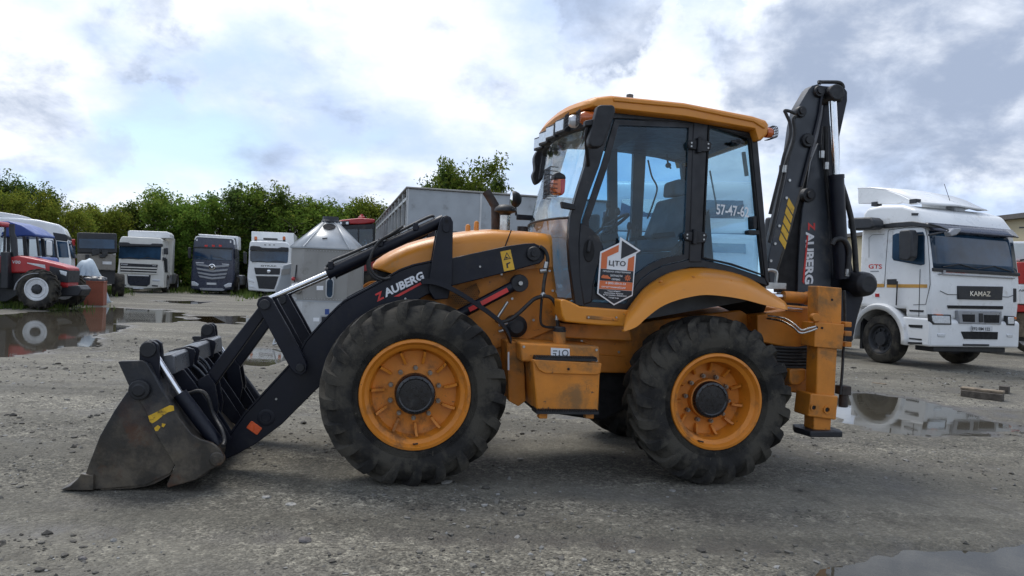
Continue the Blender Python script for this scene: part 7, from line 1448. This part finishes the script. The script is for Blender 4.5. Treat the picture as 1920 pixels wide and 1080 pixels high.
p = KZ.f.P(*z8([(480, 96)])[0], 1, 0.8); q = MB(); q.tube([(p.x, 0.8, p.z - 0.05), (p.x - 0.2, 0.8, p.z + 0.32)], 0.006, 5); q.build('aerial', MAT['truck_trim'], r); KZ.box(p.x - 0.15, p.x + 0.15, 0.55, 0.8, 3.26, 3.40, 'roof_lamp', 'grille_grey', 0.03)
for x in (-1.06, 1.06): truck_wheel(r, (x, 1.2, 0.52), 0.52, 0.32, 'truck_trim'); truck_wheel(r, (x, 4.9, 0.52), 0.52, 0.5, 'truck_trim')
KZ.box(-0.45, 0.45, 0.3, 6.0, 0.7, 0.98, 'chassis', 'truck_trim'); KZ.box(-1.2, -0.6, 2.45, 4.0, 0.45, 1.1, 'fuel_tank', 'truck_trim', 0.06); KZ.box(-1.0, 1.0, 0.05, 0.5, 0.36, 0.47, 'underrun_beam', 'truck_trim', 0.02)

for x in (-1.02, 1.02): KZ.box(x - 0.10, x + 0.10, -0.075, 0.0, 1.06, 1.12, 'turn_signal', 'amber', 0.01)
q = MB(); q.tube([(SX - 0.04, 0.75, 1.25), (SX - 0.05, 0.74, 1.75)], 0.014, 6); q.build('grab_handle', MAT['truck_trim'], r)
q = MB(); q.tube([(SX - 0.004, 0.22, 1.05), (SX - 0.004, 0.24, 2.0)], 0.006, 5); q.build('corner_seam', MAT['dark_gap'], r)
for zv in (0.58, 0.82): KZ.box(SX - 0.012, SX + 0.02, 0.12, 0.42, zv, zv + 0.03, 'step_lip', 'truck_trim')
KZ.box(-0.35, 0.35, -0.09, -0.05, 0.50, 0.54, 'tow_cover', 'truck_trim', 0.005)
KZ.box(-1.05, 1.05, -0.05, -0.02, 1.905, 1.925, 'bonnet_handle', 'grille_grey', 0.004)
q = MB(); q.tube([(0.75, 0.45, 2.18), (0.62, 0.50, 2.27), (0.48, 0.45, 2.18)], 0.015, 6); q.build('steering_wheel', MAT['truck_trim'], r)

# ---- red truck at the right edge, long beige building
z10 = zz_(1840, 380, 3.375)
Rr_ = Thing('red_truck', gnd(1925, 668), R(18), 'red truck with white name board standing beyond the large white lorry', 'truck')
Rr_.front(z10([(196, 245), (420, 245), (420, 372), (196, 372)]), 0.1, 1.8, 'cab_body', 'white_paint', bevel=0.05); Rr_.front(z10([(205, 262), (420, 262), (420, 352), (208, 352)]), 0.085, 0.12, 'windscreen', 'clear_glass', ref=0.1)
Rr_.front(z10([(214, 376), (420, 376), (420, 514), (214, 514)]), -0.1, 1.8, 'front_panel', 'red_paint', ref=0, bevel=0.03)
for k in range(4): Rr_.front(z10([(250, 400 + k * 24), (420, 400 + k * 24), (420, 412 + k * 24), (250, 412 + k * 24)]), -0.12, -0.08, 'front_slot', 'red_lens', ref=0)
Rr_.front(z10([(208, 518), (420, 518), (420, 640), (212, 640)]), -0.15, 0.6, 'name_board', 'white_paint', ref=0, bevel=0.02)
Rr_.ftext('КАМАЗ', z10([(216, 562)])[0], z10([(330, 564)])[0], z10([(216, 548)])[0], -0.156, 'truck_trim')
Rr_.front(z10([(190, 646), (420, 646), (420, 692), (192, 692)]), -0.1, 0.5, 'bumper', 'red_paint', ref=0, bevel=0.03); Rr_.front(z10([(205, 694), (420, 694), (420, 880), (205, 880)]), 0.2, 1.5, 'underbody', 'truck_trim', ref=0)
Rr_.front(z10([(250, 700), (420, 700), (420, 850), (250, 850)]), -0.1, 0.15, 'wooden_guard', 'wood', ref=0)
for x in (-0.3, 1.4): truck_wheel(Rr_.root, (x, 1.0, 0.5))
A = at_depth(1606, 440, 55); B_ = at_depth(1905, 399, 39); dv = Vector((B_.x - A.x, B_.y - A.y, 0)); ln = dv.length; dv.normalize(); ang = math.atan2(dv.y, dv.x)
Bd = empty('industrial_building', (A.x, A.y, 0), ang, 'long low beige industrial building with dark roof edge behind white lorry', 'building'); HB = 0.5 * (A.z + B_.z)
def bd(x0, x1, y0, y1, z0, z1, n_, m_): return MB().box(x0, x1, y0, y1, z0, z1).build(n_, MAT[m_], Bd)
x0, x1 = -3, ln + 30; bd(x0, x1, 0, 14, 0, HB - 0.25, 'wall', 'wall_beige'); bd(x0 - 0.3, x1 + 0.3, -0.35, 14.3, HB - 0.25, HB, 'roof', 'roof_dark'); bd(x0, x1, -0.06, 0, 3.0, 3.12, 'wall_band', 'roof_dark')
for k in range(14):
    xx0 = x0 + 2 + k * 4.0; wf_ = bd(xx0 - 0.06, xx0 + 1.66, -0.05, 0.02, 1.54, 2.86, 'window', 'plate_white'); MB().box(xx0, xx0 + 1.6, -0.06, -0.04, 1.6, 2.8).build('pane', MAT['dark_glass'], wf_)

# ---- timbers and scraps on the yard
def timber(pa, pb, w_, h, label, zb=0.0, name='timber', mat='wood'):
    a, b_ = gnd(*pa), gnd(*pb); d = b_ - a; o = MB().box(0, d.length, -w_ / 2, w_ / 2, 0, h).build(name, MAT[mat], None, bevel=0.008)
    o.location = (a.x, a.y, zb - 0.008); o.rotation_euler = (0, 0, math.atan2(d.y, d.x)); return tag(o, label, 'timber')
timber((1803, 742), (1881, 751), 0.17, 0.10, 'weathered beam on the gravel beyond puddle with shaded side painted dark', mat='wood_dark_shade'); timber((1802, 741), (1882, 750), 0.19, 0.035, 'plank standing for the lit top of the weathered beam beyond the puddle', 0.101)  # one thick beam: shaded side as a darker box, lit top as a paler plank
timber((1874, 735), (1892, 737), 0.14, 0.11, 'short dark timber offcut beside the weathered beam', mat='wood_dark_shade'); timber((1636, 719), (1662, 722), 0.08, 0.03, 'flat wood scrap lying on gravel near white lorry wheel')
for (px, py, s_, lab) in ((272, 718, 0.10, 'pale crumpled litter on the gravel left of the bucket'), (571, 1014, 0.028, 'single dark angular stone on the gravel before the front wheel'), (155, 1049, 0.016, 'dark rounded stone on the gravel before the bucket'), (545, 945, 0.026, 'pale flat stone on the gravel between bucket and front wheel'), (500, 932, 0.026, 'whitish flat stone on the gravel just behind bucket')):
    bb = bmesh.new(); bmesh.ops.create_icosphere(bb, subdivisions=2, radius=s_)
    for v_ in bb.verts: v_.co = Vector((v_.co.x * 1.2, v_.co.y, v_.co.z * (0.35 if 'flat' in lab or 'litter' in lab else 0.7))) * (1 + 0.5 * (rng.random() - 0.5))
    me = bpy.data.meshes.new('stone'); bb.to_mesh(me); bb.free(); me.materials.append(MAT['plate_white'] if 'litter' in lab else MAT['galv_warm'] if 'pale' in lab or 'whitish' in lab else MAT['roof_dark'])
    o = bpy.data.objects.new('litter' if 'litter' in lab else 'stone', me); col.objects.link(o); g = gnd(px, py); o.location = (g.x, g.y, float(ground_z([g.x], [g.y])[0]) + s_ * 0.12); tag(o, lab, 'litter' if 'litter' in lab else 'stone')

# ------------------------------------------------------------------ trees
def leaf_mat(name, c1, c2, c3):
    m = bpy.data.materials.new(name); m.use_nodes = True; t = m.node_tree; t.nodes.clear()
    at_ = t.nodes.new('ShaderNodeAttribute'); at_.attribute_name = 'tone'
    cr = t.nodes.new('ShaderNodeValToRGB'); L(t, at_.outputs['Fac'], cr.inputs[0]); e = cr.color_ramp.elements
    e[0].color = (*c1, 1); e[1].color = (*c3, 1); k = e.new(0.6); k.color = (*c2, 1)
    oi = t.nodes.new('ShaderNodeObjectInfo'); hv = t.nodes.new('ShaderNodeHueSaturation'); L(t, cr.outputs[0], hv.inputs['Color']); L(t, maprange(t, oi.outputs['Random'], 0, 1, 0.485, 0.51, False), hv.inputs['Hue']); L(t, maprange(t, oi.outputs['Random'], 0, 1, 0.8, 1.2, False), hv.inputs['Value'])
    d = t.nodes.new('ShaderNodeBsdfDiffuse'); L(t, hv.outputs[0], d.inputs[0]); tr = t.nodes.new('ShaderNodeBsdfTranslucent'); L(t, hv.outputs[0], tr.inputs[0])
    mx = t.nodes.new('ShaderNodeMixShader'); mx.inputs[0].default_value = 0.5; L(t, d.outputs[0], mx.inputs[1]); L(t, tr.outputs[0], mx.inputs[2])
    o = t.nodes.new('ShaderNodeOutputMaterial'); L(t, mx.outputs[0], o.inputs[0]); MAT[name] = m
leaf_mat('leaf', (0.080, 0.135, 0.024), (0.155, 0.220, 0.036), (0.28, 0.26, 0.05))
leaf_mat('leaf_yellow', (0.115, 0.160, 0.026), (0.21, 0.245, 0.038), (0.32, 0.28, 0.045))
leaf_mat('leaf_dark', (0.064, 0.108, 0.030), (0.115, 0.168, 0.045), (0.22, 0.20, 0.055))
pmat('bark', (0.085, 0.068, 0.052), 0.9, 0, 0.3, 5, bump=0.5, bscale=20)
def tree_meshes(seed, H, W, nleaf, leaf, low=0.06, spire=0.0):
    rs = np.random.RandomState(seed); r_ = random.Random(seed); tb = MB(); ends = []
    ns = 4 + seed % 3
    for i in range(ns):                                    # several stems from the base
        a = 6.283 * i / ns + r_.random(); ln_ = H * (0.70 + 0.26 * r_.random()); sp_ = W * (0.10 + 0.22 * r_.random()); p = Vector((0.15 * math.cos(a), 0.15 * math.sin(a), -0.1)); pts = [p]
        for k in range(1, 7):
            f = k / 6; pts.append(Vector((sp_ * f * math.cos(a) + 0.12 * (r_.random() - .5), sp_ * f * math.sin(a) + 0.12 * (r_.random() - .5), ln_ * f)))
        tb.tube(pts, [0.10 * (1 - 0.85 * k / 6) * H / 7 + 0.012 for k in range(7)], 6)
        for k in range(1, 7):
            for _ in range(4):
                b2 = a + (r_.random() - .5) * 3.4; L_ = W * (0.16 + 0.30 * r_.random()) * (1.15 - 0.55 * k / 6); q0 = pts[k] if k < 6 else pts[6] - Vector((0, 0, 0.2)); q1 = q0 + Vector((L_ * math.cos(b2), L_ * math.sin(b2), L_ * (0.15 + 0.75 * r_.random())))
                tb.tube([q0, q0.lerp(q1, 0.5) + Vector((0, 0, 0.08)), q1], [0.03, 0.02, 0.008], 4, cap=False); ends.append(q1); ends.append(q0.lerp(q1, 0.6))
        ends.append(pts[6]); ends.append(pts[6] + Vector((0, 0, 0.04 * H)))
        for _ in range(3):
            sgt = pts[6] + Vector(((r_.random() - .5) * 1.1, (r_.random() - .5) * 1.1, 0.02 * H + r_.random() * 0.16 * H)); tb.tube([pts[6], sgt], [0.012, 0.004], 4, cap=False); ends.append(sgt); ends.append(pts[6].lerp(sgt, 0.55))
    for _ in range(10 + int(20 * (low < 0.1))): ends.append(Vector(((r_.random() - .5) * W * 0.9, (r_.random() - .5) * W * 0.9, H * (low + 0.4 * r_.random()))))
    E_ = np.array([e[:] for e in ends]); idx = rs.randint(0, len(E_), nleaf); sg_ = rs.uniform(0.16, 0.36, len(E_))[idx]
    c = E_[idx] + rs.randn(nleaf, 3) * (sg_ * W / 5)[:, None] * np.array([1.1, 1.1, 0.9]); c[:, 2] = np.maximum(c[:, 2], 0.1)
    n = rs.randn(nleaf, 3); n[:, 2] = np.abs(n[:, 2]) + 0.4; n /= np.linalg.norm(n, axis=1)[:, None]
    u = np.cross(n, rs.randn(nleaf, 3)); u /= np.linalg.norm(u, axis=1)[:, None]; v = np.cross(n, u)
    s = leaf * (0.6 + 0.8 * rs.rand(nleaf))[:, None]
    vs = np.stack([c - u * s, c - v * s * 0.45 + n * s * 0.15, c + u * s, c + v * s * 0.45 + n * s * 0.15], 1).reshape(-1, 3)
    fs = np.arange(nleaf * 4).reshape(-1, 4)
    me = bpy.data.meshes.new('crown'); me.from_pydata(vs.tolist(), [], fs.tolist())
    tone = np.clip(0.30 + 0.20 * rs.randn(nleaf) + (rs.rand(len(E_))[idx] - 0.5) * 0.55, 0, 1); at_ = me.attributes.new('tone', 'FLOAT', 'POINT'); at_.data.foreach_set('value', np.repeat(tone, 4).astype(np.float32))
    return tb, me
VAR = []
for s_, lm, W_ in ((3, 'leaf', 4.6), (4, 'leaf', 5.4), (8, 'leaf_yellow', 5.2), (10, 'leaf_dark', 4.4)):
    tb, cm = tree_meshes(s_, 7.0, W_, 9500, 0.125); cm.materials.append(MAT[lm]); VAR.append((tb, cm))
TRUNKS = [None] * 4
def stands(px):
    for lim, tx in ((25, 'behind the blue tractor'), (75, 'behind the roof of the white high-roof lorry'), (132, 'behind the windscreen of the white high-roof lorry'), (222, 'behind the dark tipper truck'), (290, 'behind the cream white lorry'), (348, 'in the gap between cream and navy lorries'), (412, 'behind the navy lorry'), (468, 'in the gap between navy lorry and box-bodied lorry'), (545, 'behind the white box-bodied lorry'), (640, 'behind the metal booth'), (710, 'behind the red tractor beside the booth'), (9999, 'behind the grey box trailer')):
        if px < lim: return tx
def tree(px, top, depth, var, label, wide=1.0, group='trees in the belt behind the yard', base=8.2):
    p = at_depth(px, 540, depth); zt = at_depth(px, top, depth).z; k = zt / base
    o = empty('leafy_tree', (p.x, p.y, 0), rng.random() * 6.28, label, 'tree', group); o.scale = (k * wide, k * wide, k)
    if TRUNKS[var] is None:
        t_ = VAR[var][0].build('trunk', MAT['bark'], o, smooth=60); TRUNKS[var] = t_
    else: t_ = TRUNKS[var].copy(); col.objects.link(t_); t_.parent = o
    c = bpy.data.objects.new('crown', VAR[var][1]); col.objects.link(c); c.parent = o
    return o
LB = ['broad green leafy tree', 'dense spreading green tree', 'yellow-green leafy tree', 'darker green many-stemmed tree']
belt = [(-70, 318, 44, 2), (-20, 318, 47, 3), (12, 312, 50, 3), (38, 345, 42, 2), (75, 335, 47, 3), (100, 372, 42, 2), (128, 392, 44, 2), (160, 376, 47, 2), (196, 378, 47, 2), (226, 366, 50, 0), (262, 352, 50, 3), (300, 352, 48, 0), (330, 338, 51, 1), (362, 352, 48, 0), (400, 356, 49, 1), (430, 350, 52, 3), (455, 330, 50, 3), (490, 336, 50, 0), (520, 334, 51, 3), (552, 352, 50, 1), (585, 356, 51, 0), (620, 352, 51, 1), (655, 362, 52, 0), (690, 362, 52, 2), (722, 368, 53, 0), (765, 380, 56, 1), (800, 385, 58, 0)]
for px, tp_, d_, v_ in belt: tree(px, tp_, d_, v_, ('tall ' if tp_ < 346 else '') + LB[v_] + ' ' + stands(px), 0.95)
for px, tp_, d_, v_ in ((240, 400, 53, 3), (345, 405, 54, 3), (470, 400, 54, 3), (600, 400, 55, 3), (150, 420, 50, 3)): tree(px, tp_, d_, v_, 'low ' + LB[v_] + ' ' + stands(px), 1.25)
for px, tp_, d_, v_, wd, lab in ((866, 300, 62, 1, 0.80, 'tall round-crowned tree rising above the grey trailer roof'), (812, 316, 63, 3, 0.55, 'slim tree beside the round-crowned tree above the trailer roof'), (842, 312, 64, 0, 0.62, 'rounded tree close behind the round-crowned tree above trailer roof'), (908, 334, 64, 3, 0.6, 'low small-crowned tree showing just over the trailer roof')):
    tree(px, tp_, d_, v_, lab, wd, 'trees above the trailer roof', 7.3)
# weeds at the foot of the trees and beside wheels
rs = np.random.RandomState(9); spots = []
for cx_, cy_, n_, sx2, sy2 in ((345, 541, 260, 14, 5), (368, 546, 120, 30, 4), (465, 552, 160, 12, 5), (60, 577, 150, 50, 3), (215, 549, 120, 14, 4), (600, 560, 200, 60, 3)):
    for _ in range(n_):
        g = gnd(cx_ + sx2 * rs.randn(), min(cy_ + sy2 * rs.randn() * 0.6, 1000)); 
        if 3 < g.y < 60: spots.append(g)
vs, fs, tone = [], [], []
for g in spots:
    zg = float(ground_z([g.x], [g.y])[0])
    for b in range(5):
        a = rs.rand() * 6.28; h_ = (0.06 + 0.16 * rs.rand()) * (0.7 + g.y / 40); w_ = 0.008 + 0.012 * rs.rand() * (g.y / 20); le = 0.5 * h_ * rs.rand(); p = np.array([g.x + 0.08 * rs.randn(), g.y + 0.08 * rs.randn(), zg - 0.01]); d = np.array([math.cos(a), math.sin(a), 0]); s_ = np.array([-d[1], d[0], 0]) * w_
        n_ = len(vs); vs += [p - s_, p + s_, p + d * le * 0.4 + s_ * .7 + [0, 0, h_ * .6], p + d * le + [0, 0, h_], p + d * le * 0.4 - s_ * .7 + [0, 0, h_ * .6]]; fs.append((n_, n_ + 1, n_ + 2, n_ + 3, n_ + 4)); tone += [rs.rand() * 0.7] * 5
me = bpy.data.meshes.new('weeds'); me.from_pydata([tuple(v) for v in vs], [], fs); at_ = me.attributes.new('tone', 'FLOAT', 'POINT'); at_.data.foreach_set('value', np.array(tone, np.float32)); me.materials.append(MAT['leaf_dark'])
o = bpy.data.objects.new('weeds', me); col.objects.link(o); tag(o, 'sparse green weeds and grass growing at the yard edges', 'weeds', kind='stuff')
